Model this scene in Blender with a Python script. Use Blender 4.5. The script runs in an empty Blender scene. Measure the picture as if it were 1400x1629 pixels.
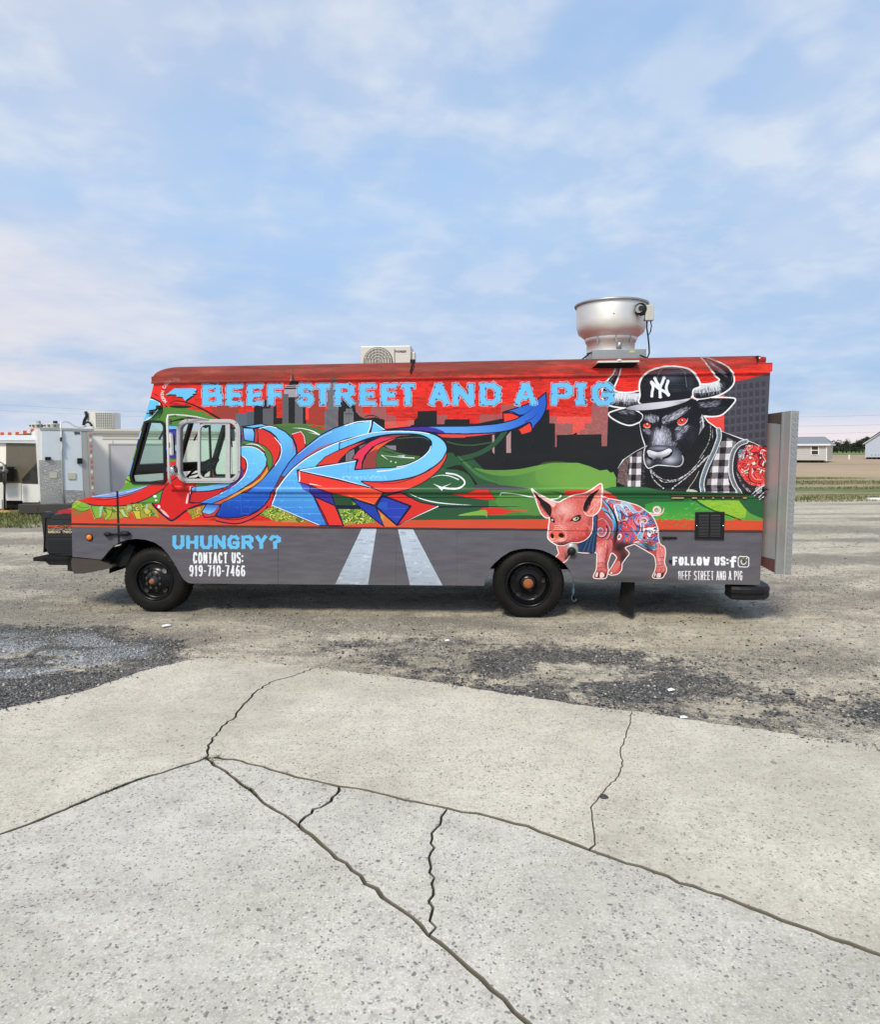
import bpy, bmesh, math, random
import numpy as np
from mathutils import Vector, Matrix, geometry
random.seed(4)
SC = bpy.context.scene
COL = SC.collection
R_ = math.radians
# ================================================================ camera
F, CX, CY, CH = 1050., 700., 814.5, 1.75           # focal length and centre in pixels of the 1400 x 1629 photograph, eye height in metres
def cam_axes(pitch, roll):
    p, r = R_(pitch), R_(roll); rt = np.array([1., 0, 0]); up = np.array([0, math.sin(p), math.cos(p)]); fw = np.array([0, math.cos(p), -math.sin(p)])
    return rt * math.cos(r) + up * math.sin(r), up * math.cos(r) - rt * math.sin(r), fw
AX, AY, AZ = cam_axes(5.4, -.25)
cam = bpy.data.cameras.new('camera'); cam_ob = bpy.data.objects.new('camera', cam); COL.objects.link(cam_ob)
cam.sensor_fit = 'HORIZONTAL'; cam.sensor_width = 36; cam.lens = 36 * F / 1400; cam.clip_start = .05; cam.clip_end = 3000
cam_ob.matrix_world = Matrix(((AX[0], AY[0], -AZ[0], 0), (AX[1], AY[1], -AZ[1], 0), (AX[2], AY[2], -AZ[2], CH), (0, 0, 0, 1)))
SC.camera = cam_ob
# ================================================================ sky, sun, exposure
SUN_EL, SUN_AZ = 47, 205                            # azimuth clockwise from +Y: behind the camera, a little to the left
W = bpy.data.worlds.new('World'); SC.world = W; W.use_nodes = True; nt = W.node_tree; nt.nodes.clear()
def nn(t, **k):
    n = nt.nodes.new(t)
    for a, b in k.items(): setattr(n, a, b)
    return n
def wm(op, a, b=None, c=None):
    n = nn('ShaderNodeMath', operation=op)
    for i, v in enumerate((a, b, c)):
        if v is None: continue
        if isinstance(v, (int, float)): n.inputs[i].default_value = v
        else: nt.links.new(v, n.inputs[i])
    return n.outputs[0]
def wmix(f, a, b):
    n = nn('ShaderNodeMix', data_type='RGBA')
    for s, v in ((0, f), (6, a), (7, b)):
        if isinstance(v, (int, float)): n.inputs[s].default_value = v
        elif isinstance(v, tuple): n.inputs[s].default_value = (*v, 1)
        else: nt.links.new(v, n.inputs[s])
    return n.outputs[2]
def ramp(x, stops, tree=None):
    t = tree or nt; n = t.nodes.new('ShaderNodeValToRGB'); t.links.new(x, n.inputs[0]); e = n.color_ramp.elements
    while len(e) < len(stops): e.new(.5)
    for q, (p, c) in zip(e, stops): q.position = p; q.color = (*c, 1) if isinstance(c, tuple) else (c, c, c, 1)
    return n.outputs[0]
sky = nn('ShaderNodeTexSky', sky_type='NISHITA', sun_disc=False, sun_elevation=R_(SUN_EL), sun_rotation=R_(SUN_AZ), air_density=1., dust_density=1.2)
tc = nn('ShaderNodeTexCoord'); sp = nn('ShaderNodeSeparateXYZ'); nt.links.new(tc.outputs['Generated'], sp.inputs[0]); dx, dy, dz = sp.outputs
zc = wm('MAXIMUM', dz, 0.); den = wm('ADD', zc, .20)
cb = nn('ShaderNodeCombineXYZ'); nt.links.new(wm('DIVIDE', dx, den), cb.inputs[0]); nt.links.new(wm('DIVIDE', dy, den), cb.inputs[1])
def wnoise(scale, det, rough=.55, dist=0., off=0., sx=1., sy=1.):
    mp = nn('ShaderNodeMapping'); mp.inputs['Location'].default_value = (off, off * .7, off); mp.inputs['Scale'].default_value = (sx, sy, 1); mp.inputs['Rotation'].default_value = (0, 0, R_(-28)); nt.links.new(cb.outputs[0], mp.inputs[0])
    n = nn('ShaderNodeTexNoise'); n.inputs['Scale'].default_value = scale; n.inputs['Detail'].default_value = det; n.inputs['Roughness'].default_value = rough; n.inputs['Distortion'].default_value = dist; nt.links.new(mp.outputs[0], n.inputs['Vector']); return n.outputs[0]
n1 = wnoise(.7, 3, .5, .2, 3.1, 1., 1.); n2 = wnoise(2.3, 6, .5, .1, 7.7, 1., 1.); n3 = wnoise(5.5, 4, .5, .1, 1.9, 1., 1.)
cl = wm('ADD', wm('ADD', wm('MULTIPLY', n1, .50), wm('MULTIPLY', n2, .38)), wm('MULTIPLY', n3, .16))
cloud = ramp(cl, [(.36, .05), (.46, .42), (.55, .72), (.66, .92)])
SK = 10.                                            # colours below are linear radiance, times SK, at world strength 1/SK
def L(r, g, b, k=SK): return tuple(((v / 255 + .055) / 1.055) ** 2.4 * k for v in (r, g, b))
def LR(r, g, b): return L(r, g, b, 1.)
gapc = ramp(dz, [(0., LR(180, 186, 200)), (.02, LR(168, 180, 202)), (.07, LR(122, 154, 190)), (.16, LR(140, 166, 198)), (.32, LR(146, 174, 206)), (.6, LR(128, 158, 196))])
warm = ramp(wm('ADD', wm('MULTIPLY', dx, -.6), .35), [(.3, LR(158, 174, 196)), (.75, LR(192, 188, 190))])
body = wmix(ramp(n2, [(.32, 0.), (.64, 1.)]), LR(146, 163, 190), LR(176, 186, 202)); body = wmix(.5, body, warm)
lit = ramp(n3, [(.45, 0.), (.66, .55)])
c0 = wmix(cloud, gapc, body); c0 = wmix(wm('MULTIPLY', wm('MULTIPLY', lit, cloud), ramp(dz, [(.1, .2), (.35, 1.)])), c0, LR(208, 210, 208))
glow = wm('MULTIPLY', ramp(wm('MULTIPLY', dx, -1.), [(.25, 0.), (.60, .75)]), ramp(dz, [(.03, 0.), (.10, 1.), (.22, .8), (.32, 0.)])); c0 = wmix(wm('MULTIPLY', glow, ramp(n2, [(.38, .2), (.58, 1.)])), c0, LR(200, 192, 192))
hz = ramp(dz, [(0., 1.), (.018, .85), (.05, 0.)]); side_w = ramp(wm('ADD', dx, .5), [(.3, .1), (.95, 1.)])
c0 = wmix(wm('MULTIPLY', hz, side_w), c0, LR(206, 194, 198))
sc = nn('ShaderNodeVectorMath', operation='SCALE'); nt.links.new(c0, sc.inputs[0]); sc.inputs['Scale'].default_value = SK
fin = wmix(.92, sky.outputs[0], sc.outputs[0])
bg = nn('ShaderNodeBackground'); bg.inputs['Strength'].default_value = .1; nt.links.new(fin, bg.inputs[0]); ow = nn('ShaderNodeOutputWorld'); nt.links.new(bg.outputs[0], ow.inputs[0])
sl = bpy.data.lights.new('sun', 'SUN'); sl.energy = 2.1; sl.angle = R_(14); sl.color = (1, .92, .76); so = bpy.data.objects.new('sun', sl); COL.objects.link(so)
sd = Vector((math.sin(R_(SUN_AZ)) * math.cos(R_(SUN_EL)), math.cos(R_(SUN_AZ)) * math.cos(R_(SUN_EL)), math.sin(R_(SUN_EL)))); so.rotation_euler = sd.to_track_quat('Z', 'Y').to_euler(); so.location = (0, -5, 20)
vs = SC.view_settings; vs.view_transform = 'Standard'; vs.look = 'None'; vs.gamma = 1; vs.use_curve_mapping = False; vs.exposure = .62
SC.cycles.max_bounces = 8; SC.cycles.transparent_max_bounces = 16; SC.cycles.use_denoising = True
# ================================================================ photograph pixels to places
def ray(x, y): return AX * ((x - CX) / F) - AY * ((y - CY) / F) + AZ
def gp(x, y, z=0.):
    d = ray(x, y); t = (z - CH) / d[2]; return np.array([d[0] * t, d[1] * t, z])
def wp(x, y, Y):
    d = ray(x, y); t = Y / d[1]; return np.array([d[0] * t, Y, CH + d[2] * t])
_a, _b = gp(245, 973), gp(840, 982.4); TD = (_b - _a)[:2]; TD = TD / np.hypot(*TD); TN = np.array([-TD[1], TD[0]]); TO = _a.copy(); YAW = math.atan2(TD[1], TD[0]); SIDE = -.04
def side_plan(x, y, off=0.):
    """photo pixel -> (s along the truck, z) on the plane 'off' metres behind its left side"""
    x = np.asarray(x, float); y = np.asarray(y, float)
    v = AX * ((x - CX) / F)[..., None] - AY * ((y - CY) / F)[..., None] + AZ
    t = (TN @ TO[:2] + SIDE + off) / (v[..., :2] @ TN); p = v * t[..., None]
    return p[..., :2] @ TD - TO[:2] @ TD, p[..., 2] + CH
def sp_(x, y, off=0.):
    s, z = side_plan(x, y, off); return Vector((float(s), SIDE + off, float(z)))    # in truck coordinates
def t2w(v): return Vector((TO[0] + TD[0] * v[0] + TN[0] * v[1], TO[1] + TD[1] * v[0] + TN[1] * v[1], v[2]))
# ================================================================ materials
def srgb(r, g, b): return tuple(((v / 255 + .055) / 1.055) ** 2.4 if v > 10 else v / 255 / 12.92 for v in (r, g, b))
class NT:
    def __init__(s, name):
        s.m = bpy.data.materials.new(name); s.m.use_nodes = True; s.t = s.m.node_tree; s.b = s.t.nodes['Principled BSDF']; s.tc = s.t.nodes.new('ShaderNodeTexCoord')
    def n(s, t, **k):
        x = s.t.nodes.new(t)
        for a, b in k.items(): setattr(x, a, b)
        return x
    def put(s, inp, v):
        if isinstance(v, (int, float)): inp.default_value = v
        elif isinstance(v, tuple): inp.default_value = (*v, 1) if len(inp.default_value) == 4 and len(v) == 3 else v
        else: s.t.links.new(v, inp)
    def math(s, op, a, b=None):
        x = s.n('ShaderNodeMath', operation=op); s.put(x.inputs[0], a)
        if b is not None: s.put(x.inputs[1], b)
        return x.outputs[0]
    def mix(s, f, a, b, mode='MIX'):
        x = s.n('ShaderNodeMix', data_type='RGBA', blend_type=mode); s.put(x.inputs[0], f); s.put(x.inputs[6], a); s.put(x.inputs[7], b); return x.outputs[2]
    def noise(s, scale, det=4, rough=.55, dist=0., coord='Object', sc=(1, 1, 1), loc=(0, 0, 0), vec=None):
        mp = s.n('ShaderNodeMapping'); mp.inputs['Scale'].default_value = sc; mp.inputs['Location'].default_value = loc; s.t.links.new(vec or s.tc.outputs[coord], mp.inputs[0])
        x = s.n('ShaderNodeTexNoise'); x.inputs['Scale'].default_value = scale; x.inputs['Detail'].default_value = det; x.inputs['Roughness'].default_value = rough; x.inputs['Distortion'].default_value = dist; s.t.links.new(mp.outputs[0], x.inputs['Vector']); return x.outputs[0]
    def voro(s, scale, feature='F1', coord='Object', sc=(1, 1, 1), out='Distance', rnd=1.):
        mp = s.n('ShaderNodeMapping'); mp.inputs['Scale'].default_value = sc; s.t.links.new(s.tc.outputs[coord], mp.inputs[0]); x = s.n('ShaderNodeTexVoronoi', feature=feature); x.inputs['Scale'].default_value = scale; x.inputs['Randomness'].default_value = rnd; s.t.links.new(mp.outputs[0], x.inputs['Vector']); return x.outputs[out]
    def ramp(s, x, stops): return ramp(x, stops, s.t)
    def bump(s, h, strength=.3, dist=.01):
        x = s.n('ShaderNodeBump'); x.inputs['Strength'].default_value = strength; x.inputs['Distance'].default_value = dist; s.t.links.new(h, x.inputs['Height']); s.t.links.new(x.outputs[0], s.b.inputs['Normal'])
    def set(s, col=None, rough=None, metal=None, spec=None, coat=None):
        for k, v in (('Base Color', col), ('Roughness', rough), ('Metallic', metal), ('Specular IOR Level', spec), ('Coat Weight', coat)):
            if v is not None: s.put(s.b.inputs[k], v)
        return s
_mc = {}
def paint(name, col, rough=.5, metal=0., dirt=.15, scale=6., bump=0., spec=.5):
    if name in _mc: return _mc[name]
    M = NT(name); n = M.noise(scale, 6, .6); c = M.mix(M.ramp(n, [(.35, 0.), (.7, dirt)]), tuple(col), tuple(v * .45 + .02 for v in col)); n2 = M.noise(scale * 7, 3)
    M.set(c, M.math('ADD', M.math('MULTIPLY', n2, .2), rough - .1), metal, spec)
    if bump: M.bump(n2, bump, .004)
    _mc[name] = M.m; return M.m
# ================================================================ object helpers
def link(o, parent=None):
    COL.objects.link(o)
    if parent is not None: o.parent = parent
    return o
def empty(name, loc=(0, 0, 0), rz=0., parent=None, **k):
    o = bpy.data.objects.new(name, None); o.empty_display_size = .1; o.location = loc; o.rotation_euler = (0, 0, rz); link(o, parent); tag(o, **k); return o
def tag(o, label=None, cat=None, group=None, kind=None):
    for k, v in (('label', label), ('category', cat), ('group', group), ('kind', kind)):
        if v: o[k] = v
    return o
class MB:
    """collects geometry for one mesh"""
    def __init__(s): s.v = []; s.f = []; s.mi = []; s.smooth = set()
    def add(s, vs, fs, mi=0, sm=False):
        o = len(s.v); s.v += [tuple(map(float, v)) for v in vs]
        for f in fs:
            if sm: s.smooth.add(len(s.f))
            s.f.append(tuple(i + o for i in f)); s.mi.append(mi)
        return s
    def box(s, c, d, rot=None, mi=0, bev=0.):
        c = Vector(c); h = Vector(d) / 2; M = rot or Matrix.Identity(3)
        if bev <= 0:
            vs = [c + M @ Vector((x * h.x, y * h.y, z * h.z)) for x in (-1, 1) for y in (-1, 1) for z in (-1, 1)]
            s.add(vs, [(0, 1, 3, 2), (4, 6, 7, 5), (0, 4, 5, 1), (2, 3, 7, 6), (0, 2, 6, 4), (1, 5, 7, 3)], mi); return s
        bm = bmesh.new(); bmesh.ops.create_cube(bm, size=1)
        for v in bm.verts: v.co = Vector((v.co.x * d[0], v.co.y * d[1], v.co.z * d[2]))
        bmesh.ops.bevel(bm, geom=bm.edges[:], offset=min(bev, min(d) * .45), segments=2, affect='EDGES', profile=.5); bm.verts.index_update()
        s.add([c + M @ v.co for v in bm.verts], [[v.index for v in f.verts] for f in bm.faces], mi); bm.free(); return s
    def span(s, a, b, mi=0, bev=0.):
        a, b = Vector(a), Vector(b); return s.box((a + b) / 2, [max(abs(b[i] - a[i]), 1e-4) for i in range(3)], None, mi, bev)
    def tube(s, pts, r, n=8, mi=0, caps=True, closed=False):
        P = [Vector(p) for p in pts]; rr = r if isinstance(r, (list, tuple)) else [r] * len(P); vs = []; up = None; m = len(P)
        for i, p in enumerate(P):
            t = (P[(i + 1) % m] - P[i - 1]) if closed else (P[min(i + 1, m - 1)] - P[max(i - 1, 0)]); t.normalize()
            if up is None: up = Vector((0, 0, 1)) if abs(t.z) < .9 else Vector((1, 0, 0))
            u = (up - t * up.dot(t)); u = u.normalized() if u.length > 1e-6 else t.orthogonal().normalized(); w = t.cross(u); up = u
            vs += [p + (u * math.cos(a) + w * math.sin(a)) * rr[i] for a in (2 * math.pi * k / n for k in range(n))]
        fs = [(i * n + k, i * n + (k + 1) % n, (i + 1) % m * n + (k + 1) % n, (i + 1) % m * n + k) for i in range(m if closed else m - 1) for k in range(n)]
        s.add(vs, fs, mi, True)
        if caps and not closed: s.f.append(tuple(len(s.v) - len(vs) + k for k in range(n))[::-1]); s.mi.append(mi); s.f.append(tuple(len(s.v) - n + k for k in range(n))); s.mi.append(mi)
        return s
    def lathe(s, prof, c, axis='Z', n=32, mi=0, sm=True, cap=False):
        """prof: (radius, height along axis)"""
        c = Vector(c); vs = []
        for r, h in prof:
            for k in range(n):
                a = 2 * math.pi * k / n; x, y = r * math.cos(a), r * math.sin(a)
                vs.append(c + (Vector((x, y, h)) if axis == 'Z' else Vector((x, h, y)) if axis == 'Y' else Vector((h, x, y))))
        m = len(prof); s.add(vs, [(i * n + k, i * n + (k + 1) % n, (i + 1) * n + (k + 1) % n, (i + 1) * n + k) for i in range(m - 1) for k in range(n)], mi, sm)
        if cap:
            o = len(s.v) - len(vs); s.f.append(tuple(o + k for k in range(n))); s.mi.append(mi); s.f.append(tuple(o + (m - 1) * n + k for k in range(n))); s.mi.append(mi)
        return s
    def sheet(s, loops, f, mi=0):
        """flat region with holes; loops of 2-D points (first outer), f maps 2-D to 3-D"""
        pts = []; edges = []; 
        for lp in loops:
            o = len(pts); k = len(lp); pts += [Vector((float(a), float(b))) for a, b in lp]; edges += [(o + i, o + (i + 1) % k) for i in range(k)]
        r = geometry.delaunay_2d_cdt(pts, edges, [], 1, 1e-6); co, fc = r[0], r[2]
        def inside(q, lp):
            c = False; j = len(lp) - 1
            for i in range(len(lp)):
                if (lp[i][1] > q[1]) != (lp[j][1] > q[1]) and q[0] < (lp[j][0] - lp[i][0]) * (q[1] - lp[i][1]) / (lp[j][1] - lp[i][1]) + lp[i][0]: c = not c
                j = i
            return c
        keep = []
        for t in fc:
            q = sum((co[i] for i in t), Vector((0, 0))) / len(t)
            if inside(q, loops[0]) and not any(inside(q, h) for h in loops[1:]): keep.append(tuple(t))
        s.add([f(c[0], c[1]) for c in co], keep, mi); return s
    def ring(s, outer, inner, f, y0, y1, mi=0):
        """frame between two loops with the same point count; f(p, y) gives 3-D; y0 is the face towards the viewer"""
        n = len(outer); vs = [f(p, y) for lp, y in ((outer, y0), (inner, y0), (outer, y1), (inner, y1)) for p in lp]; fs = []
        for i in range(n):
            j = (i + 1) % n; fs += [(i, j, n + j, n + i), (i, 2 * n + i, 2 * n + j, j), (n + i, n + j, 3 * n + j, 3 * n + i), (2 * n + i, 3 * n + i, 3 * n + j, 2 * n + j)]
        s.add(vs, fs, mi); return s
    def prism(s, poly, f, y0, y1, mi=0):
        """closed outline of 2-D points pushed from y0 to y1; f(p, y) gives 3-D"""
        n = len(poly); s.add([f(p, y) for y in (y0, y1) for p in poly], [tuple(range(n)), tuple(range(2 * n - 1, n - 1, -1))] + [(i, n + i, n + (i + 1) % n, (i + 1) % n) for i in range(n)], mi); return s
    def mesh(s, name, mats):
        me = bpy.data.meshes.new(name); me.from_pydata(s.v, [], s.f)
        for m in (mats if isinstance(mats, (list, tuple)) else [mats]): me.materials.append(m)
        me.polygons.foreach_set('material_index', s.mi); me.polygons.foreach_set('use_smooth', [i in s.smooth for i in range(len(s.f))]); me.update()
        bm = bmesh.new(); bm.from_mesh(me); bmesh.ops.recalc_face_normals(bm, faces=bm.faces); bm.to_mesh(me); bm.free(); return me
    def build(s, name, mats, parent=None, uv=None, **k):
        me = s.mesh(name, mats)
        if uv is not None:
            l = me.uv_layers.new(name='UVMap'); co = np.zeros(len(me.vertices) * 3); me.vertices.foreach_get('co', co); co = co.reshape(-1, 3); vi = np.zeros(len(me.loops), int); me.loops.foreach_get('vertex_index', vi); l.data.foreach_set('uv', uv(co[vi]).astype(np.float32).ravel())
        return tag(link(bpy.data.objects.new(name, me), parent), **k)
def rrect(x0, y0, x1, y1, r, n=6):
    """rounded rectangle; r may be 4 radii starting at (x1,y1) going round"""
    r = r if isinstance(r, (list, tuple)) else [r] * 4; o = []
    for (cx, cy, q, rad) in ((x1 - r[0], y1 - r[0], 0, r[0]), (x0 + r[1], y1 - r[1], 1, r[1]), (x0 + r[2], y0 + r[2], 2, r[2]), (x1 - r[3], y0 + r[3], 3, r[3])):
        o += [(cx + rad * math.cos(math.pi / 2 * (q + k / n)), cy + rad * math.sin(math.pi / 2 * (q + k / n))) for k in range(n + 1)]
    return o
def rpoly(pts, r, n=5):
    """polygon with rounded corners"""
    o = []; m = len(pts); r = r if isinstance(r, (list, tuple)) else [r] * m
    for i in range(m):
        p = Vector(pts[i]); a = Vector(pts[i - 1]) - p; b = Vector(pts[(i + 1) % m]) - p; q = min(r[i], a.length * .45, b.length * .45); A = p + a.normalized() * q; B = p + b.normalized() * q
        for k in range(n + 1): t = k / n; v = A * (1 - t) ** 2 + p * 2 * t * (1 - t) + B * t * t; o.append((v.x, v.y))
    return o
def inset(lp, d):
    c = [Vector(p) for p in lp]; n = len(c); A = sum(c[i].x * c[(i + 1) % n].y - c[(i + 1) % n].x * c[i].y for i in range(n)); sg = 1 if A > 0 else -1; o = []
    for i in range(n):
        t = (c[(i + 1) % n] - c[i - 1]); t = t.normalized() if t.length > 1e-9 else Vector((1, 0)); o.append((c[i].x - t.y * d * sg, c[i].y + t.x * d * sg))
    return o
def copy_tree(o, parent=None):
    c = o.copy(); COL.objects.link(c)
    if parent is not None: c.parent = parent
    for ch in list(o.children): copy_tree(ch, c)
    return c
# ---------------------------------------------------------------- printed wrap, painted as flat print in the truck side's own metres
TS0, TS1, TZ0, TZ1, TRES = -0.95, 6.55, 0.20, 2.75, 460
TW, TH = int((TS1 - TS0) * TRES), int((TZ1 - TZ0) * TRES)
IMG = np.zeros((TH, TW, 3), np.float32)            # sRGB 0..255, row 0 = top
rs = np.random.RandomState(7)
VIEWS = dict(A=(220, 650, 7), B=(380, 660, 7), C=(540, 650, 7), D=(700, 620, 7), E=(830, 760, 9.583), F=(930, 780, 10),
             G=(960, 560, 10), H=(1000, 640, 10.183), I=(1080, 670, 9.333), J=(390, 590, 7), K=(860, 600, 7), M=(1040, 780, 5.833),
             N=(180, 630, 10.18), Q=(300, 570, 4.375), R=(90, 740, 5.833), T=(220, 570, 7), Z=(950, 560, 4.828), P=(0, 0, 1),
             O=(1100, 560, 7.78))
def V(s):
    """'A x,y x,y ...' -> photo-plan points"""
    w = s.split(); ox, oy, k = VIEWS[w[0]]
    return np.array([[ox + float(a.split(',')[0]) / k, oy + float(a.split(',')[1]) / k] for a in w[1:]])
def tx(p):
    p = np.atleast_2d(np.asarray(p, float)); s, z = side_plan(p[:, 0], p[:, 1])
    return np.stack([(s - TS0) * TRES, (TZ1 - z) * TRES], 1)
PXM = TRES / 160.0                                    # tex pixels per photo pixel, about
def sm(p, closed=True, n=7):
    p = V(p) if isinstance(p, str) else np.asarray(p, float); N = len(p)
    if closed: q = np.vstack([p[-1:], p, p[:2]]); m = N
    else: q = np.vstack([2 * p[:1] - p[1:2], p, 2 * p[-1:] - p[-2:-1]]); m = N - 1
    t = np.linspace(0, 1, n, endpoint=False)[:, None]; out = []
    for i in range(m):
        a, b, c, d = q[i:i + 4]
        out.append(.5 * ((2 * b) + (c - a) * t + (2 * a - 5 * b + 4 * c - d) * t ** 2 + (3 * b - a - 3 * c + d) * t ** 3))
    r = np.vstack(out)
    return r if closed else np.vstack([r, p[-1:]])
def pmask(t):
    """even-odd mask of tex-space polygon -> (y0, x0, mask)"""
    x0 = max(int(np.floor(t[:, 0].min())), 0); x1 = min(int(np.ceil(t[:, 0].max())) + 1, TW)
    y0 = max(int(np.floor(t[:, 1].min())), 0); y1 = min(int(np.ceil(t[:, 1].max())) + 1, TH)
    if x1 <= x0 or y1 <= y0: return None
    M = np.zeros((y1 - y0, x1 - x0 + 1), np.int32)
    a = t; b = np.roll(t, -1, 0)
    for (ax, ay), (bx, by) in zip(a, b):
        if ay == by: continue
        if ay > by: ax, ay, bx, by = bx, by, ax, ay
        r0 = max(int(np.ceil(ay - .5)), y0); r1 = min(int(np.ceil(by - .5)), y1)
        if r1 <= r0: continue
        r = np.arange(r0, r1); x = ax + (r + .5 - ay) * (bx - ax) / (by - ay)
        c = np.clip(np.ceil(x - .5).astype(int), x0, x1) - x0
        np.add.at(M, (r - y0, c), 1)
    return y0, x0, (np.cumsum(M, 1)[:, :-1] & 1).astype(bool)
def put(m, col, alpha=1., clip=None):
    if m is None: return
    y0, x0, k = m; h, w = k.shape; sl = IMG[y0:y0 + h, x0:x0 + w]
    k = k if clip is None else k & clip[y0:y0 + h, x0:x0 + w]
    if isinstance(col, list):                         # linear ramp [(x,y),rgb,(x,y),rgb(, ...)]
        g = tx([col[0], col[2]]); d = g[1] - g[0]; yy, xx = np.nonzero(k)
        t = np.clip(((xx + x0 - g[0, 0]) * d[0] + (yy + y0 - g[0, 1]) * d[1]) / (d @ d), 0, 1)[:, None]
        c = np.array(col[1]) * (1 - t) + np.array(col[3]) * t
        sl[yy, xx] = sl[yy, xx] * (1 - alpha) + c * alpha
    else:
        sl[k] = sl[k] * (1 - alpha) + np.array(col, np.float32) * alpha
def fill(p, col, alpha=1., clip=None, line=None, lw=1.6, s=False):
    p = sm(p) if s else (V(p) if isinstance(p, str) else np.asarray(p, float))
    put(pmask(tx(p)), col, alpha, clip)
    if line is not None: stroke(p, lw, line, closed=True, clip=clip)
    return p
def clipof(p, s=False):
    p = sm(p) if s else (V(p) if isinstance(p, str) else np.asarray(p, float))
    M = np.zeros((TH, TW), bool); m = pmask(tx(p))
    if m: M[m[0]:m[0] + m[2].shape[0], m[1]:m[1] + m[2].shape[1]] = m[2]
    return M
def smask(p, w, closed=False):
    t = tx(p); n = len(t); w = np.broadcast_to(np.asarray(w, float) * PXM / 2, (n,))
    if closed: t = np.vstack([t, t[:1]]); w = np.append(w, w[:1])
    pad = w.max() + 2
    x0 = max(int(t[:, 0].min() - pad), 0); x1 = min(int(t[:, 0].max() + pad), TW); y0 = max(int(t[:, 1].min() - pad), 0); y1 = min(int(t[:, 1].max() + pad), TH)
    if x1 <= x0 or y1 <= y0: return None
    M = np.zeros((y1 - y0, x1 - x0), bool)
    for i in range(len(t) - 1):
        a, b = t[i], t[i + 1]; wa, wb = w[i], w[i + 1]; r = max(wa, wb) + 1
        X0 = max(int(min(a[0], b[0]) - r), x0); X1 = min(int(max(a[0], b[0]) + r) + 2, x1); Y0 = max(int(min(a[1], b[1]) - r), y0); Y1 = min(int(max(a[1], b[1]) + r) + 2, y1)
        if X1 <= X0 or Y1 <= Y0: continue
        yy, xx = np.mgrid[Y0:Y1, X0:X1]; d = b - a; L = d @ d + 1e-9
        u = np.clip(((xx + .5 - a[0]) * d[0] + (yy + .5 - a[1]) * d[1]) / L, 0, 1)
        D = (xx + .5 - a[0] - u * d[0]) ** 2 + (yy + .5 - a[1] - u * d[1]) ** 2
        M[Y0 - y0:Y1 - y0, X0 - x0:X1 - x0] |= D <= (wa + (wb - wa) * u) ** 2
    return y0, x0, M
def stroke(p, w, col, alpha=1., closed=False, clip=None, s=False, taper=0):
    p = sm(p, closed) if s else (V(p) if isinstance(p, str) else np.asarray(p, float))
    if taper:                                          # 1: thin both ends, 2: thin start, 3: thin end
        u = np.linspace(0, 1, len(p)); f = {1: np.sin(np.pi * u), 2: u, 3: 1 - u}[taper]; w = w * (.12 + .88 * f ** .8)
    put(smask(p, w, closed), col, alpha, clip)
def blob(x, y, rx, ry, col, a=.8, ang=0, clip=None, hard=1.):
    c = tx([(x, y)])[0]; rx *= PXM; ry *= PXM; R = max(rx, ry) * 2.2
    x0 = max(int(c[0] - R), 0); x1 = min(int(c[0] + R), TW); y0 = max(int(c[1] - R), 0); y1 = min(int(c[1] + R), TH)
    if x1 <= x0 or y1 <= y0: return
    yy, xx = np.mgrid[y0:y1, x0:x1]; ca, sa = math.cos(math.radians(ang)), math.sin(math.radians(ang)); X = xx - c[0]; Y = yy - c[1]
    d = ((X * ca + Y * sa) / rx) ** 2 + ((-X * sa + Y * ca) / ry) ** 2
    t = np.clip(np.exp(-d * hard), 0, 1) * a
    if clip is not None: t = t * clip[y0:y1, x0:x1]
    t = t[..., None]; IMG[y0:y1, x0:x1] = IMG[y0:y1, x0:x1] * (1 - t) + np.array(col, np.float32) * t
def ell(x, y, rx, ry, ang=0, n=28):
    t = np.linspace(0, 2 * np.pi, n, endpoint=False); c, s = math.cos(math.radians(ang)), math.sin(math.radians(ang))
    return np.stack([x + rx * np.cos(t) * c - ry * np.sin(t) * s, y + rx * np.cos(t) * s + ry * np.sin(t) * c], 1)
def hairs(poly, n, ang, L, w, cols, spread=18, clip=None, alpha=.75, s=True):
    """short tapered strokes scattered in a region; ang may be a function of (x, y)"""
    p = sm(poly) if s else V(poly); M = clipof(p); ys, xs = np.nonzero(M)
    if not len(ys): return
    k = rs.randint(0, len(ys), n)
    for i in k:
        x, y = xs[i], ys[i]; a = ang(x, y) if callable(ang) else ang
        a = math.radians(a + rs.uniform(-spread, spread)); l = L * PXM * rs.uniform(.5, 1.3); ww = w * PXM * rs.uniform(.6, 1.3) / 2
        dx, dy = math.cos(a), math.sin(a); c = cols[rs.randint(len(cols))]
        bx, by = x + dx * l * .5, y + dy * l * .5; ax, ay = x - dx * l * .5, y - dy * l * .5
        put(pmask(np.array([[ax, ay], [x - dy * ww, y + dx * ww], [bx, by], [x + dy * ww, y - dx * ww]])), c, alpha * rs.uniform(.5, 1), clip)
def swirl(x, y, r, turns, w, col, a0=0, dirn=1, clip=None, alpha=1., sq=1.):
    t = np.linspace(0, 1, 40); a = math.radians(a0) + dirn * t * turns * 2 * np.pi; R = r * (1 - t * .88)
    stroke(np.stack([x + R * np.cos(a), y + R * np.sin(a) * sq], 1), w * (1 - .6 * t), col, alpha, clip=clip)
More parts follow.
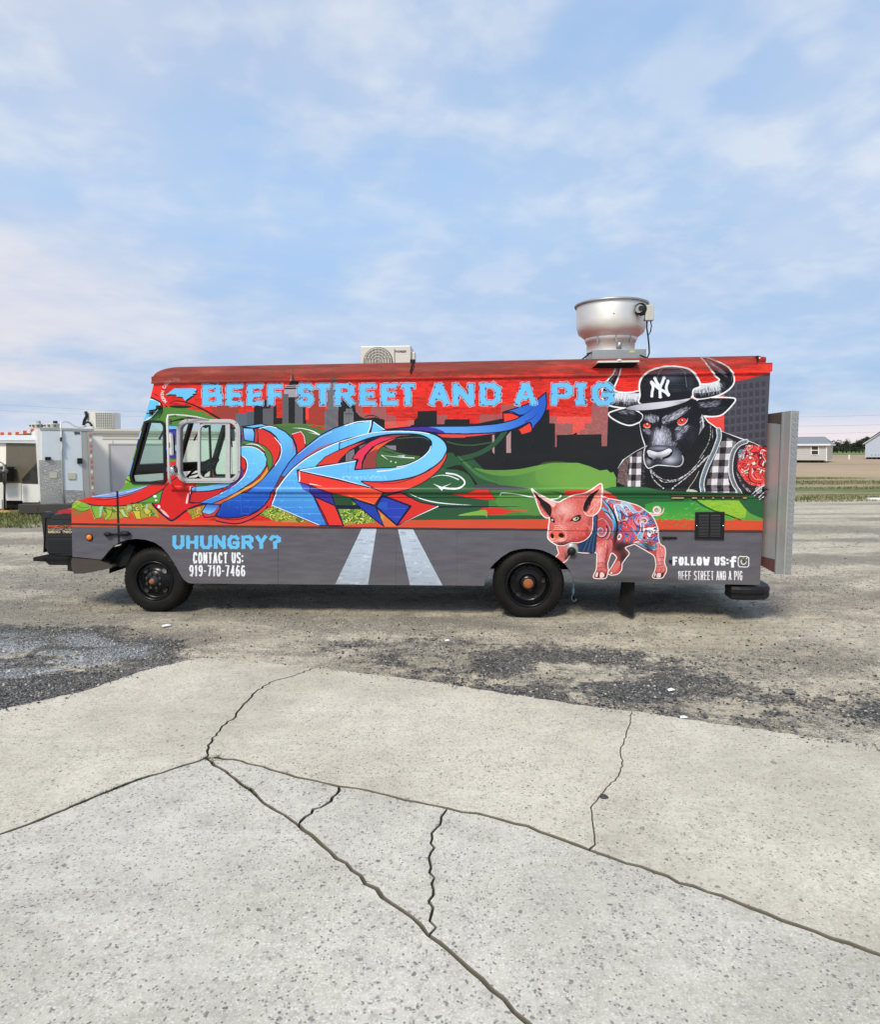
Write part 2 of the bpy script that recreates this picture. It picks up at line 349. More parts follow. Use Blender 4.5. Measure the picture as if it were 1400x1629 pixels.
def marble(clip, pal, cx, cy, n=7, warp=26, cell=46, seed=50, line=(34, 26, 40), lo=.0, tw=0., alpha=1., lw=.10):
    """marbled ink: banded palette over doubly warped noise, thin dark lines between bands"""
    ys, xs = np.nonzero(clip)
    if not len(ys): return
    a = grain(cell, seed); b = grain(cell, seed + 1); Y = np.clip((ys + (a[ys, xs] - .5) * warp * 2).astype(int), 0, TH - 1); X = np.clip((xs + (b[ys, xs] - .5) * warp * 2).astype(int), 0, TW - 1); Y2 = np.clip((Y + (b[Y, X] - .5) * warp * 2).astype(int), 0, TH - 1); X2 = np.clip((X + (a[Y, X] - .5) * warp * 2).astype(int), 0, TW - 1)
    c = tx([(cx, cy)])[0]; r = np.hypot(xs - c[0], (ys - c[1])); th = np.arctan2(ys - c[1], xs - c[0]); v = (grain(cell * .8, seed + 2)[Y2, X2] + .5 * grain(cell * .45, seed + 3)[Y2, X2]) * n + tw * (r / PXM / 9 + th / (2 * np.pi)); k = np.floor(v).astype(int); f = v - k; C = np.array(pal, np.float32)[k % len(pal)]; C = C * (.86 + .3 * np.sin(f * np.pi))[:, None]; C[f < lw] = line; IMG[ys, xs] = IMG[ys, xs] * (1 - alpha) + np.clip(C, 0, 255) * alpha
_gn = {}
def grain(cell, seed=0):
    """smooth value noise over the whole sheet, 0..1"""
    if (cell, seed) in _gn: return _gn[(cell, seed)]
    r = np.random.RandomState(seed + 11); cx, cy = (cell if isinstance(cell, tuple) else (cell, cell)); gy, gx = int(TH / cy) + 3, int(TW / cx) + 3; g = r.rand(gy, gx).astype(np.float32)
    y = np.arange(TH) / cy; x = np.arange(TW) / cx; yi = y.astype(int); xi = x.astype(int); fy = (y - yi)[:, None]; fx = (x - xi)[None]
    fy = fy * fy * (3 - 2 * fy); fx = fx * fx * (3 - 2 * fx)
    o = (g[yi][:, xi] * (1 - fx) + g[yi][:, xi + 1] * fx) * (1 - fy) + (g[yi + 1][:, xi] * (1 - fx) + g[yi + 1][:, xi + 1] * fx) * fy
    _gn[(cell, seed)] = o; return o
GLY = {  # stroke skeletons, x right, y down, 0..1
 'A': ['0,1 .42,0', '.58,0 1,1', '.36,0 .64,0', '.24,.68 .76,.68'], 'B': ['0,0 0,1', '0,0 .8,0', '.92,.08 .92,.42', '.8,.48 0,.48', '1,.56 1,.92', '.86,1 0,1'], 'C': ['1,.2 .75,0 .25,0 0,.25 0,.75 .25,1 .75,1 1,.8'],
 'D': ['0,0 0,1', '0,0 .7,0', '.7,0 1,.22 1,.78 .7,1', '.7,1 0,1'], 'E': ['1,0 0,0 0,1 1,1', '0,.5 .8,.5'], 'F': ['1,0 0,0 0,1', '0,.5 .8,.5'], 'G': ['1,.18 .75,0 .25,0 0,.25 0,.75 .25,1 .8,1 1,.85 1,.55 .55,.55'],
 'H': ['0,0 0,1', '1,0 1,1', '0,.5 1,.5'], 'I': ['.5,0 .5,1', '.15,0 .85,0', '.15,1 .85,1'], 'L': ['0,0 0,1 1,1'], 'N': ['0,1 0,0 1,1 1,0'], 'O': ['.25,0 .75,0 1,.25 1,.75 .75,1 .25,1 0,.75 0,.25 .25,0'],
 'P': ['0,1 0,0 .75,0 1,.15 1,.42 .75,.58 0,.58'], 'R': ['0,1 0,0 .75,0 1,.14 1,.38 .75,.54 0,.54', '.5,.54 1,1'], 'S': ['1,.14 .75,0 .2,0 0,.14 0,.34 .2,.46 .8,.54 1,.68 1,.88 .8,1 .2,1 0,.86'],
 'T': ['0,0 1,0', '.5,0 .5,1'], 'U': ['0,0 0,.75 .25,1 .75,1 1,.75 1,0'], 'W': ['0,0 .25,1 .5,.3 .75,1 1,0'], 'Y': ['0,0 .5,.5 1,0', '.5,.5 .5,1'], '?': ['0,.2 .25,0 .75,0 1,.15 1,.35 .5,.55 .5,.7', '.5,.95 .5,1'],
 ':': ['.5,.3 .5,.34', '.5,.8 .5,.84'], '-': ['0,.52 1,.52'], '0': ['.25,0 .75,0 1,.25 1,.75 .75,1 .25,1 0,.75 0,.25 .25,0'], '1': ['.1,.2 .6,0 .6,1'], '4': ['.75,1 .75,0 0,.7 1,.7'],
 '5': ['.95,0 .1,0 .05,.45 .7,.42 1,.6 1,.85 .7,1 0,.95'], '6': ['.9,.05 .4,0 0,.35 0,.8 .25,1 .75,1 1,.8 1,.6 .75,.45 .2,.45 0,.6'], '7': ['0,0 1,0 .4,1'], '9': ['.1,.95 .6,1 1,.65 1,.2 .75,0 .25,0 0,.2 0,.4 .25,.55 .8,.55 1,.4'],
 'V': ['0,0 .5,1 1,0'], 'M': ['0,1 0,0 .5,.6 1,0 1,1'], 'Q': ['.25,0 .75,0 1,.25 1,.75 .75,1 .25,1 0,.75 0,.25 .25,0', '.6,.7 1,1']}
def gpts(s): return np.array([[float(v) for v in a.split(',')] for a in s.split()])
def letter(ch, x0, y0, x1, y1, w, M, slab=0):
    """OR one glyph into full-size mask M (y may lean: y0, y1 tuples left/right)"""
    for s in GLY.get(ch, []):
        if slab:
            g = gpts(s); wx, wy = w * 1.06, w * .80; q = np.stack([x0 + wx / 2 + g[:, 0] * (x1 - x0 - wx), y0 + wy / 2 + g[:, 1] * (y1 - y0 - wy)], 1)
            for a, b in zip(q, q[1:]):
                d = b - a; l = np.hypot(*d) + 1e-9; e = d / l; ww = wy + (wx - wy) * abs(e[1]); n_ = np.array([-e[1], e[0]]) * ww / 2; e = e * min(wy, wx) * .46; m = pmask(tx([a - e + n_, b + e + n_, b + e - n_, a - e - n_]))
                if m: M[m[0]:m[0] + m[2].shape[0], m[1]:m[1] + m[2].shape[1]] |= m[2]
            continue
        g = gpts(s); q = np.stack([x0 + w / 2 + g[:, 0] * (x1 - x0 - w), y0 + w / 2 + g[:, 1] * (y1 - y0 - w)], 1)
        m = smask(q, w)
        if m: M[m[0]:m[0] + m[2].shape[0], m[1]:m[1] + m[2].shape[1]] |= m[2]
def rough(M, amp, cell, seed=3):
    ys, xs = np.nonzero(M)
    if not len(ys): return M, (0, 1, 0, 1)
    a = int(amp * 3 + 6); y0, y1, x0, x1 = max(ys.min() - a, 0), min(ys.max() + a, TH), max(xs.min() - a, 0), min(xs.max() + a, TW)
    yy, xx = np.mgrid[y0:y1, x0:x1]; g1 = grain(cell, seed)[y0:y1, x0:x1]; g2 = grain(cell, seed + 1)[y0:y1, x0:x1]
    Y = np.clip((yy + (g1 - .5) * 2 * amp).astype(int), 0, TH - 1); X = np.clip((xx + (g2 - .5) * 2 * amp).astype(int), 0, TW - 1)
    O = np.zeros_like(M); O[y0:y1, x0:x1] = M[Y, X]; return O, (y0, y1, x0, x1)
def dil(M, r, b):
    y0, y1, x0, x1 = b; S = M[y0:y1, x0:x1]; O = S.copy()
    for dy in range(-r, r + 1):
        for dx in range(-r, r + 1):
            if dx * dx + dy * dy <= r * r: O |= np.roll(np.roll(S, dy, 0), dx, 1)
    return O
def text(items, w, col, amp=1.5, cell=5, halo=None, seed=3, slab=0):
    M = np.zeros((TH, TW), bool)
    for ch, x0, y0, x1, y1 in items: letter(ch, x0, y0, x1, y1, w, M, slab)
    M, b = rough(M, amp, cell, seed); y0, y1, x0, x1 = b; S = IMG[y0:y1, x0:x1]
    if halo is not None:
        ring = dil(M, 5, b) & ~dil(M, 3, b) & (grain(13, 9)[y0:y1, x0:x1] > .33)
        S[ring] = halo
        S[dil(M, 2, b)] = S[dil(M, 2, b)] * .35 + np.array((110, 60, 90)) * .65
    S[M[y0:y1, x0:x1]] = col
    if halo is not None:                                # small bites in the letter edge
        inn = M[y0:y1, x0:x1] & ~(~dil(~M, 5, b)) & (grain(9, 21)[y0:y1, x0:x1] > .83); S[inn] = (60, 70, 100)
def spaced(s, x0, x1, y0, y1, gap=.18, widths=None):
    W = [{' ': .55, 'I': .55, ':': .4, '-': .6, '1': .7, 'W': 1.35, 'M': 1.25}.get(c, 1.) for c in s]; tot = sum(W) + gap * (len(s) - 1); k = (x1 - x0) / tot; x = x0; o = []
    for c, w in zip(s, W):
        if c != ' ': o.append((c, x, y0, x + w * k, y1))
        x += (w + gap) * k
    return o
NAVY, WHT, RED, LB, BLK = (18, 20, 58), (238, 244, 248), (216, 50, 42), (104, 194, 243), (28, 31, 34)
def paint_wrap():
    fill('P 60,540 1260,540 1260,990 60,990', (226, 46, 36))
    g1, g2, g3 = grain((60, 9), 80), grain((16, 4), 81), grain((150, 60), 82); IMG[:] *= (1 - (np.clip(g1 - .5, 0, 1) * .34 + np.clip(g2 - .55, 0, 1) * .42 + (g3 - .5) * .16))[..., None]
    yy = 606.
    while yy < 690:
        x = 240 + rs.uniform(0, 20)
        while x < 1170:
            l = rs.uniform(14, 34); stroke([(x, yy + rs.uniform(-.4, .4)), (x + l * .8, yy + rs.uniform(-.4, .4))], .55, (150, 26, 22) if rs.rand() < .6 else (246, 104, 84), .5)
            if rs.rand() < .5: stroke([(x, yy), (x, yy + 8)], .5, (160, 30, 26), .4)
            x += l
        yy += 8.6
    # ---- red brick sky with translucent brown blocks
    BR = (146, 62, 52); BR2 = (152, 92, 92)
    for r in ('Q 165,285 345,285 345,420 165,420', 'P 347,637 380,637 380,700 347,700', 'Q 820,215 950,215 950,470 820,470', 'Q 1140,290 1215,290 1215,420 1140,420',
              'C 350,0 520,0 520,60 630,90 630,200 200,100 200,40 350,60', 'C 765,125 880,125 880,200 765,200', 'C 1085,75 1205,75 1205,180 1085,180', 'D 0,280 85,280 85,390 0,390',
              'D 460,275 690,275 690,385 440,385 440,300', 'D 680,165 880,165 880,260 680,260', 'Q 1270,330 1375,330 1375,420 1270,420', 'Q 20,165 230,165 230,178 20,178'):
        fill(r, BR if V(r)[0, 0] < 560 else BR2, .82)
    fill('P 600,672 664,668 664,676 600,690', (225, 110, 95), .5)
    fill('K 100,440 180,440 180,515 358,515 358,640 432,640 432,590 490,590 490,515 570,515 570,300 755,300 745,770 680,770 680,640 180,645 180,780 162,780 162,515 100,515', BR2)
    fill('K 180,440 570,440 570,515 490,515 490,590 432,590 432,640 358,640 358,515 180,515', (226, 84, 74))
    hairs('K 100,330 755,330 745,640 180,640', 420, 0, 4, .8, [(250, 150, 135), (200, 60, 55), (190, 130, 130)], 25, alpha=.5, s=False)
    fill('K 850,120 915,120 915,150 850,160', (190, 60, 50))
    # skyline
    SL = (88, 100, 112); GT = (90, 90, 97)
    fill('P 375,658 405,656 405,690 375,690', SL); fill('P 393,655 404,655 404,690 393,690', (78, 92, 104))
    fill('P 404,645 418,645 418,690 404,690', BLK); fill('P 418,648 435,648 435,692 418,692', GT); fill('P 435,645 440,645 440,665 449,665 449,692 435,692', BLK)
    fill('P 421,636 428,634 430,640 430,650 418,650 418,642', BLK)
    fill('P 449,626 459,626 459,692 449,692', GT); fill('P 459,632 469,632 469,692 459,692', BLK); fill('P 469,626 482,626 482,692 469,692', GT); fill('P 482,640 487,640 487,690 482,690', BLK)
    fill('P 452,619 473,618 473,632 459,632 459,627 452,627', (158, 154, 166)); fill('Q 700,180 715,150 722,110 724,65 727,65 730,110 740,150 765,165 765,215 665,215', BLK)
    for y in (188, 200): fill('Q 668,%d 765,%d 765,%d 668,%d' % (y, y - 3, y + 3, y + 6), (170, 166, 176))
    fill('Q 712,125 720,110 722,160 708,162', (150, 150, 160))
    fill('P 486,648 491,648 491,668 486,668', (240, 66, 50))
    fill('P 538,636 564,636 566,655 572,662 580,666 596,664 612,668 612,692 538,692', BLK)
    fill('Q 1008,100 1013,100 1016,125 1028,140 1032,190 990,190 993,140 1004,125', (104, 104, 112)); fill('Q 968,190 1045,190 1045,365 968,365', (100, 100, 108)); fill('Q 948,362 1040,362 1040,510 945,510', (92, 92, 100))
    fill('Q 1095,350 1140,350 1140,370 1148,372 1150,460 1078,480 1080,372 1095,370', (108, 108, 116))
    for k in range(11): stroke([(517 + k * 2.0, 654), (517 + k * 2.0, 686)], .5, (140, 140, 148), .7)
    for k in range(7): stroke([(523 + k * 2.2, 616), (523 + k * 2.2, 652)], .4, (140, 140, 148), .6); stroke([(548 + k * 2.2, 664), (548 + k * 2.2, 675)], .4, (145, 145, 152), .7)
    for k in range(5): stroke([(421 + k * 3, 655), (421 + k * 3, 690)], .4, (120, 120, 128), .6); stroke([(450.5 + k * 2, 630), (450.5 + k * 2, 690)], .4, (120, 120, 128), .5); stroke([(471 + k * 2.4, 630), (471 + k * 2.4, 690)], .4, (122, 122, 130), .5)
    for k in range(6): fill(ell(550 + k * 2, 658.5, .7, .8), BLK)
    fill('C 870,30 1085,25 1085,190 830,200 830,135 870,95', BLK); fill('D 50,345 70,330 330,330 330,400 50,405', BLK)
    fill('P 655,676 760,674 868,652 874,652 874,673.5 883,674 883,711.5 885.7,711.5 885.7,692 957,691 957,710 965.7,710 968,645 1060,640 1060,800 640,800 640,690', BLK)
    fill('K 350,640 405,615 405,640', BLK)
    fill('D 582,505 608,500 608,720 582,690', (172, 138, 142)); fill('D 738,520 790,460 790,705 738,705', (170, 136, 140))
    fill('P 664,677 720,677 720,800 540,800 540,690', BLK)
    # ---- right-hand office block
    fill('O 540,365 640,350 780,315 975,262 985,262 985,1500 700,1500 330,1300 330,700 400,400', (76, 75, 86))
    cl = clipof('O 545,372 950,280 950,1300 400,1150 400,450 480,380')
    for r in range(9):
        for c in range(7):
            x = 1153 + c * 9.7 - r * .1; y = 614 + r * 13.3 - c * 1.1
            fill([(x, y), (x + 6.3, y - .7), (x + 6.3, y + 8), (x, y + 8.6)], (61, 60, 71), clip=cl); stroke([(x - 1.5, y + 9.8), (x + 7.5, y + 9)], .5, (98, 97, 108), .6, clip=cl); stroke([(x - 1, y), (x - 1, y + 8.6)], .4, (94, 93, 104), .5, clip=cl)
    fill('P 1126,632 1152,628 1152,696 1126,696', (226, 74, 66)); hairs('P 1126,632 1152,628 1152,696 1126,696', 90, 0, 4, .8, [(245, 140, 130), (190, 50, 45)], 20, alpha=.5, s=False)
    # ---- greens
    DG = (42, 84, 56); MG = (66, 118, 62); LG = (104, 152, 68)
    fill('D -320,790 60,770 350,750 480,880 620,1000 720,1100 1400,1120 1400,1600 -400,1600', DG)
    fill('P 560,730 720,720 780,800 780,836 520,836 520,780', DG)
    stroke('D -10,770 60,790 250,760 420,715 560,640 650,560 720,470', 7.5, (44, 84, 58), s=True, taper=0); stroke('D 80,580 200,610 360,618 560,590', 2.6, (50, 84, 60), s=True)
    fill('D -300,900 60,870 200,890 320,940 400,1040 385,1110 200,1160 -300,1150', (48, 92, 60), s=True)
    fill('D 60,880 200,840 260,860 380,1000 440,1100 400,1080 320,950 200,895', BLK, s=True)
    fill('D 380,880 500,895 700,900 900,885 1100,845 1250,818 1400,815 1540,815 1660,850 1780,900 1860,890 1900,925 1930,915 2010,1080 2010,1120 780,1110 600,1030 450,950', [(750, 760), (48, 98, 58), (900, 745), (110, 160, 72)])
    fill('D 380,865 500,890 700,895 900,880 1100,840 1250,815 1400,815 1400,845 1250,850 1100,890 900,945 760,960 600,950 450,910', LG, .8, s=True)
    stroke('D 200,740 280,820 360,890 430,950 560,1010 780,1075', 5.5, (70, 118, 68), s=True, taper=1); stroke('D 230,800 380,770', 1.5, (25, 50, 35))
    stroke('D 355,880 380,860 420,870', 1, (20, 40, 30)); fill('K 350,955 640,1090 620,1190 0,1190 0,965', (112, 164, 72), .35, s=True)
    fill('D 400,1060 600,1055 850,1080 980,1105 700,1120 420,1120', (70, 74, 76), s=True)
    fill('D 540,1120 1400,1100 1950,1110 1960,1400 540,1400', [(800, 780), (70, 124, 60), (940, 800), (80, 140, 62)])
    fill('D 620,1230 680,1170 900,1150 1100,1160 1100,1400 720,1310 640,1280', (84, 138, 66), s=True)
    fill('D 100,1160 300,1150 400,1112 540,1112 580,1170 620,1220 500,1230 300,1200', RED, line=(40, 40, 30), lw=.5); fill('D 430,1345 480,1312 690,1320 760,1340 960,1350 760,1370 700,1392 480,1392', RED)
    fill('D 200,1400 440,1345 520,1350 520,1440 490,1400', (122, 178, 72), s=True); stroke('D 840,1340 960,1345 1000,1340', 1.6, (210, 90, 60), taper=1)
    stroke('D -700,1302 0,1305 500,1302 900,1303', 3.4, (18, 24, 48), taper=3)
    # right end greens
    fill('K 690,1245 800,1222 1000,1217 1400,1225 2560,1255 2560,1460 690,1460', (40, 96, 56)); fill('M 0,110 500,100 900,90 1010,120 1010,380 -80,380 -80,130', [(1060, 800), (52, 140, 62), (1060, 836), (88, 168, 66)])
    fill('M 400,92 860,92 860,250 740,260 560,200 480,140', (142, 186, 58), s=False); hairs('M 300,92 870,92 860,300 300,300', 160, 5, 8, 1.6, [(170, 205, 70), (95, 165, 60), (70, 140, 60)], 20, alpha=.55, s=False)
    hairs('M -60,200 400,200 400,320 -60,320', 120, 0, 7, 2, [(150, 190, 70), (90, 170, 70), (60, 140, 60)], 25, alpha=.5, s=False)
    stroke('M 375,80 440,130 560,190 700,235 860,300 1000,355', 2.4, (30, 82, 46), s=True); fill('M 780,80 1120,60 1120,330 1000,275 920,235 840,160', (40, 92, 56), s=False); fill('M 860,200 1005,260 1120,320 1120,362 1003,360 930,345 840,290', (90, 150, 66))
    # orange base line (ragged top)
    OR = (206, 78, 52)
    fill('P 60,826 300,828 520,829 700,827 850,826 1215,828 1215,845 60,843', OR); fill('C 700,1240 1400,1240 3400,1290 3400,1340 640,1340', OR)
    top = [(1030, 838)] + [(x, 829 + 4 * math.sin(x * .31) + 3 * math.sin(x * .83)) for x in range(1032, 1180, 3)] + [(1206, 842), (1030, 845)]
    fill(top, OR); hairs('P 1035,828 1170,828 1170,838 1035,838', 130, 8, 5, 1.6, [(206, 78, 52), (96, 160, 60), (190, 66, 46)], 25, alpha=.7, s=False)
    fill('K 265,1262 500,1255 660,1262 760,1280 860,1350 820,1362 700,1345 500,1330 265,1312', (222, 48, 42)); fill('K 520,1255 690,1245 800,1300 640,1290', (225, 190, 170), .6); stroke('D 1180,1130 1300,1140 1380,1165', 2, (60, 30, 25), taper=2)
    # ---- front of the cab
    fill('T 180,275 280,275 262,480 300,560 -200,1100 -200,500', (232, 46, 38))
    fill('T 260,540 480,545 600,575 720,590 800,640 900,700 900,760 60,790 60,700 230,560', (82, 130, 56)); fill('N 480,420 560,390 830,400 1240,480 1240,520 830,520 440,560', (82, 130, 56))
    fill('T 120,455 180,465 232,490 225,550 160,640 75,700 30,700', LB); stroke('T 120,455 180,465 232,490 228,545 165,635 75,700', 1.7, WHT, s=True); stroke('T 145,440 230,480 262,520 262,600 230,660', 2.6, (20, 38, 40), s=True); fill('T 262,560 262,600 225,665 150,700 100,700 170,640 235,560', (50, 104, 58), s=True)
    stroke('T 345,520 375,488 440,476 550,498 700,560 820,625 930,690', 3.2, (22, 24, 22), s=True, taper=2); fill(ell(287.5, 647.2, 18, 2.3, 1), (28, 40, 24)); fill(ell(264.5, 646.8, 2.6, .9), (24, 26, 24)); stroke('T 150,390 200,410 240,435', 1.4, (22, 24, 22), taper=1)
    stroke('A 285,170 450,125 640,100', 4.5, (26, 40, 24), s=True, taper=2); fill('A 500,110 620,105 760,120 540,140', (170, 130, 150), .5)
    fill('N 430,570 500,560 440,720 380,720', (150, 205, 240)); fill('N 400,700 450,700 420,820 360,840', (44, 44, 120)); fill('N 350,840 440,820 330,1030 290,1040', (96, 160, 60)); fill('N 300,1030 350,1020 270,1290 215,1290', (104, 170, 230)); fill('N 215,1290 280,1290 290,1400 190,1420', (140, 190, 60)); stroke('N 210,1350 290,1400', 1.8, (20, 20, 30)); stroke('N 230,1280 290,1300', 1.2, (20, 20, 30)); stroke('N 310,1020 350,1030', 1, (20, 20, 30))
    # bands between the two windows
    for q, c in (('N 830,490 1060,490 1060,560 830,560', (108, 190, 238)), ('N 830,545 1060,530 1060,760 830,760', (52, 54, 150)), ('N 830,745 1060,745 1060,810 830,810', (88, 130, 60)), ('N 830,800 1060,800 1060,905 830,895', (112, 190, 238)),
                 ('N 830,880 1060,890 1060,1030 830,1010', (52, 48, 150)), ('N 830,1000 1060,1010 1060,1060 830,1100', (110, 134, 52)), ('N 830,1080 1060,1050 1060,1150 830,1150', (216, 50, 44)), ('N 830,1140 1060,1140 1060,1240 830,1230', (104, 168, 226)), ('N 830,1225 1060,1235 1060,1420 830,1440', (204, 40, 38))): fill(q, c)
    for y in (545, 760, 1015, 1140, 1235): stroke([(261.5, 630 + y / 10.18), (284, 630 + (y + 5) / 10.18)], 1, (26, 24, 66))
    stroke('N 845,600 960,600', 2, WHT, taper=3); fill('N 975,560 1040,560 1040,745 975,745', (70, 62, 150))
    # hood
    fill('R 60,340 320,290 560,240 640,170 1060,150 1060,560 60,560', OR)
    fill('R 560,250 620,205 650,160 900,150 870,190 700,235', (96, 158, 56)); fill('R 320,296 440,262 560,248 700,218 870,180 800,225 700,262 560,300 440,308', (120, 160, 222), s=False); stroke('R 330,290 560,262 700,238 860,190', .8, (222, 228, 240), s=True)
    stroke('R 340,300 450,302 560,290 700,255 860,190', 1.1, NAVY, s=True); stroke('R 440,268 560,270 640,250', .7, (160, 90, 110))
    fill('R 205,335 320,296 440,312 560,304 700,270 860,190 1050,170 1040,200 900,275 780,335 640,372 560,378 400,378 280,365', (222, 44, 38)); stroke('R 300,310 420,320 560,306 690,272 760,240', 1, NAVY, s=True, taper=1)
    fill('R 690,350 780,335 900,280 1015,200 975,290 965,352', (86, 152, 54)); stroke('R 210,335 300,362 400,376 560,378 640,372 780,335 900,278 1030,195', 1.7, NAVY, s=True); stroke('R 960,345 975,290 1010,215', 1.2, (228, 206, 60), s=True); stroke('R 690,351 965,352', 1, NAVY)
    fill(ell(246.6, 789.5, 2.9, 2.1), WHT); fill(ell(248.3, 796, 2, 1.3), WHT)
    fill('R 135,370 160,335 215,335 300,370 300,410 230,425 150,400', (126, 178, 60), s=True); stroke('R 175,335 215,345 150,395', 1.6, (196, 190, 70), s=True); stroke('R 150,400 230,428 300,410 320,380', .9, (30, 60, 40), s=True); stroke('R 180,365 240,395 300,385', .8, (40, 110, 70), s=True); blob(123, 815, 12, 5, (120, 130, 60), .7)
    graff('R 300,372 440,380 420,490 350,500', 9, 1); graff('R 430,385 700,380 660,480 440,510', 14, 2); graff('R 650,365 880,352 900,470 740,500', 18, 3); graff('R 860,360 930,420 950,490 880,450', 5, 4)
    for q in ('R 320,378 400,380 440,378 415,440 410,490 360,495 335,430', 'R 445,400 520,420 500,480 460,512 440,505 470,450', 'R 570,410 620,400 640,450 680,490 620,480', 'R 700,420 780,425 775,470 790,500 740,500 720,450', 'R 800,395 850,400 880,430 850,460 820,450'):
        fill(q, [(150, 805), (118, 170, 62), (200, 830), (206, 190, 62)], line=(28, 52, 34), lw=.8)
    for q in ('R 400,385 432,380 410,480 395,480', 'R 590,420 610,410 650,470 640,480', 'R 660,375 700,390 650,420', 'R 830,360 850,360 840,420 825,440'): fill(q, (150, 210, 190), .8)
    # ---- graffiti lettering, left half
    fill('B 330,115 560,92 760,105 780,125 950,165 965,190 840,300 740,370 640,330 540,220', (74, 112, 62)); stroke('B 430,115 620,105 780,112 950,130', 2.2, (86, 120, 62), s=True)
    stroke('B 590,146 700,152 810,178 895,222', 2.4, WHT, s=True, taper=2); stroke('B 770,198 840,208 900,222', 1.6, WHT, taper=2)
    fill('A 1060,330 1150,330 1400,390 1400,450 1200,430 1080,420', (80, 122, 56)); fill('A 1080,290 1160,290 1160,380 1080,350', (60, 60, 140))
    fill('A 300,850 440,740 560,800 640,830 610,880 585,950 570,1045 690,1050 640,1085 540,1130 460,1190 370,1245 290,1190 210,1120 160,1060 240,1050 262,960', (208, 36, 36))
    stroke('A 160,1062 210,1122 290,1192 370,1246 460,1192 540,1132 640,1086 760,1058', 3, NAVY, s=True); stroke('A 240,1050 262,950 310,855 430,765', 1.4, NAVY, s=True)
    fill(ell(252.8, 806, 2.3, 2.6), WHT); fill('A 240,1115 300,1150 345,1210 290,1180', (244, 190, 190), s=True); fill('A 548,950 562,960 548,1050 528,1048', (246, 200, 200), s=True); stroke('A 590,870 575,945', 1.6, (244, 190, 190))
    stroke('A 640,840 605,885 585,950 570,1045 690,1050', 1.4, NAVY, s=True)
    graff('A 540,1130 740,1080 700,1190 600,1230', 22, 5, True); graff('A 1340,1180 1500,1080 1620,1180 1400,1200', 20, 6)
    # lower deep-blue body of the S
    bl = 'B 220,145 330,120 420,138 520,190 600,270 637,370 640,440 600,500 520,590 460,690 420,770 395,830 350,880 345,925 290,1000 220,1060 120,1110 0,1140 -120,1152 -220,1135 -255,1125 -205,1010 -195,985 -40,880 0,880 90,860 170,800 260,720 330,640 400,560 450,480 470,390 455,310 410,240 350,190 270,155'
    P1 = fill(bl, [(400, 690), (106, 190, 242), (400, 790), (40, 104, 205)]); c1 = clipof(P1); fill('P 300,782 450,782 450,840 300,840', [(380, 786), (34, 96, 198), (380, 826), (16, 54, 160)], clip=c1); bricks(c1, (90, 165, 235), 330, 690, 470, 830); stroke(P1, 1.7, NAVY, closed=True)
    fill('A 860,1200 950,1228 1080,1238 1200,1210 1320,1150 1400,1085 1440,1075 1380,1150 1250,1232 1120,1276 1000,1274 870,1248', (212, 60, 50)); stroke('A 860,1200 950,1228 1080,1238 1200,1210 1320,1150 1400,1085', 1.2, NAVY, s=True); stroke('A 866,1250 1000,1276 1120,1278 1250,1234 1400,1140 1440,1090', 2, NAVY, s=True)
    fill('B 190,150 215,148 270,160 350,200 410,250 455,320 465,390 440,480 400,550 345,625 375,540 368,470 330,410 270,350 215,315 210,200', (214, 52, 44), line=NAVY, lw=1.2)
    fill('B 40,330 130,322 210,315 290,350 350,410 377,480 375,560 335,635 320,560 302,480 285,410 240,365 150,335', (84, 130, 56), line=NAVY, lw=1.2); stroke('B 70,330 150,325 220,345 295,405', 2, (226, 236, 224), s=True, taper=1)
    fill('B 318,560 332,632 262,722 172,795 60,852 0,888 -80,930 -200,985 -295,985 -190,940 0,850 140,768 232,700 290,620', (224, 150, 52), line=NAVY, lw=1.2); fill('A 830,1058 920,1060 1060,960 1000,975', (205, 92, 44))
    L1 = fill('A 1100,430 1240,414 1330,440 1400,490 1432,560 1422,640 1370,720 1290,800 1190,870 1080,940 960,1000 820,1060 680,1052 760,1010 900,950 1010,890 1110,820 1180,740 1212,640 1190,560 1140,520 1100,510', [(400, 715), (112, 202, 246), (340, 800), (62, 130, 222)])
    c2 = clipof(L1); bricks(c2, (165, 220, 250), 300, 705, 430, 805); stroke(L1, 1.4, NAVY, closed=True); stroke('A 1100,432 1240,424 1330,450 1400,505', 1.2, WHT, s=True); stroke('A 1150,525 1198,565 1216,640 1186,738 1112,822 1010,892 900,954 690,1046', 1.3, WHT, s=True)
    fill('A 1100,500 1140,520 1190,570 1204,640 1180,700 1140,660 1100,640', (204, 44, 44), line=NAVY, lw=1); fill('A 1100,640 1145,640 1168,700 1150,770 1090,835 1010,892 940,930 1000,860 1080,800 1130,740', (110, 60, 150), line=NAVY, lw=1)
    fill('A 600,885 640,868 780,855 900,830 1060,815 1010,860 940,885 800,915 640,925 600,925', (112, 180, 232), line=NAVY, lw=1.1); fill('A 660,830 760,815 900,822 820,850 640,862', (80, 130, 60)); fill('A 605,930 640,928 800,920 950,888 905,950 780,1005 680,1050 575,1043 585,960', (200, 40, 40), line=NAVY, lw=1.2)
    fill('A 760,1062 915,1070 905,1112 850,1200 740,1215 705,1150', [(330, 803), (50, 110, 205), (330, 815), (120, 190, 240)], line=NAVY, lw=1.6); fill('A 708,1155 790,1180 850,1150 905,1080 905,1112 850,1198 742,1212', (206, 56, 50), line=NAVY, lw=.8)
    fill('B 30,132 250,100 330,124 160,148', LB, line=NAVY, lw=1.6); fill('B 45,146 158,152 176,205 168,302 58,282', [(395, 682), (132, 206, 246), (400, 702), (86, 150, 226)], line=NAVY, lw=1.7); fill('B 172,155 200,158 214,220 208,310 172,303 180,210', (196, 50, 60), line=NAVY, lw=1.1)
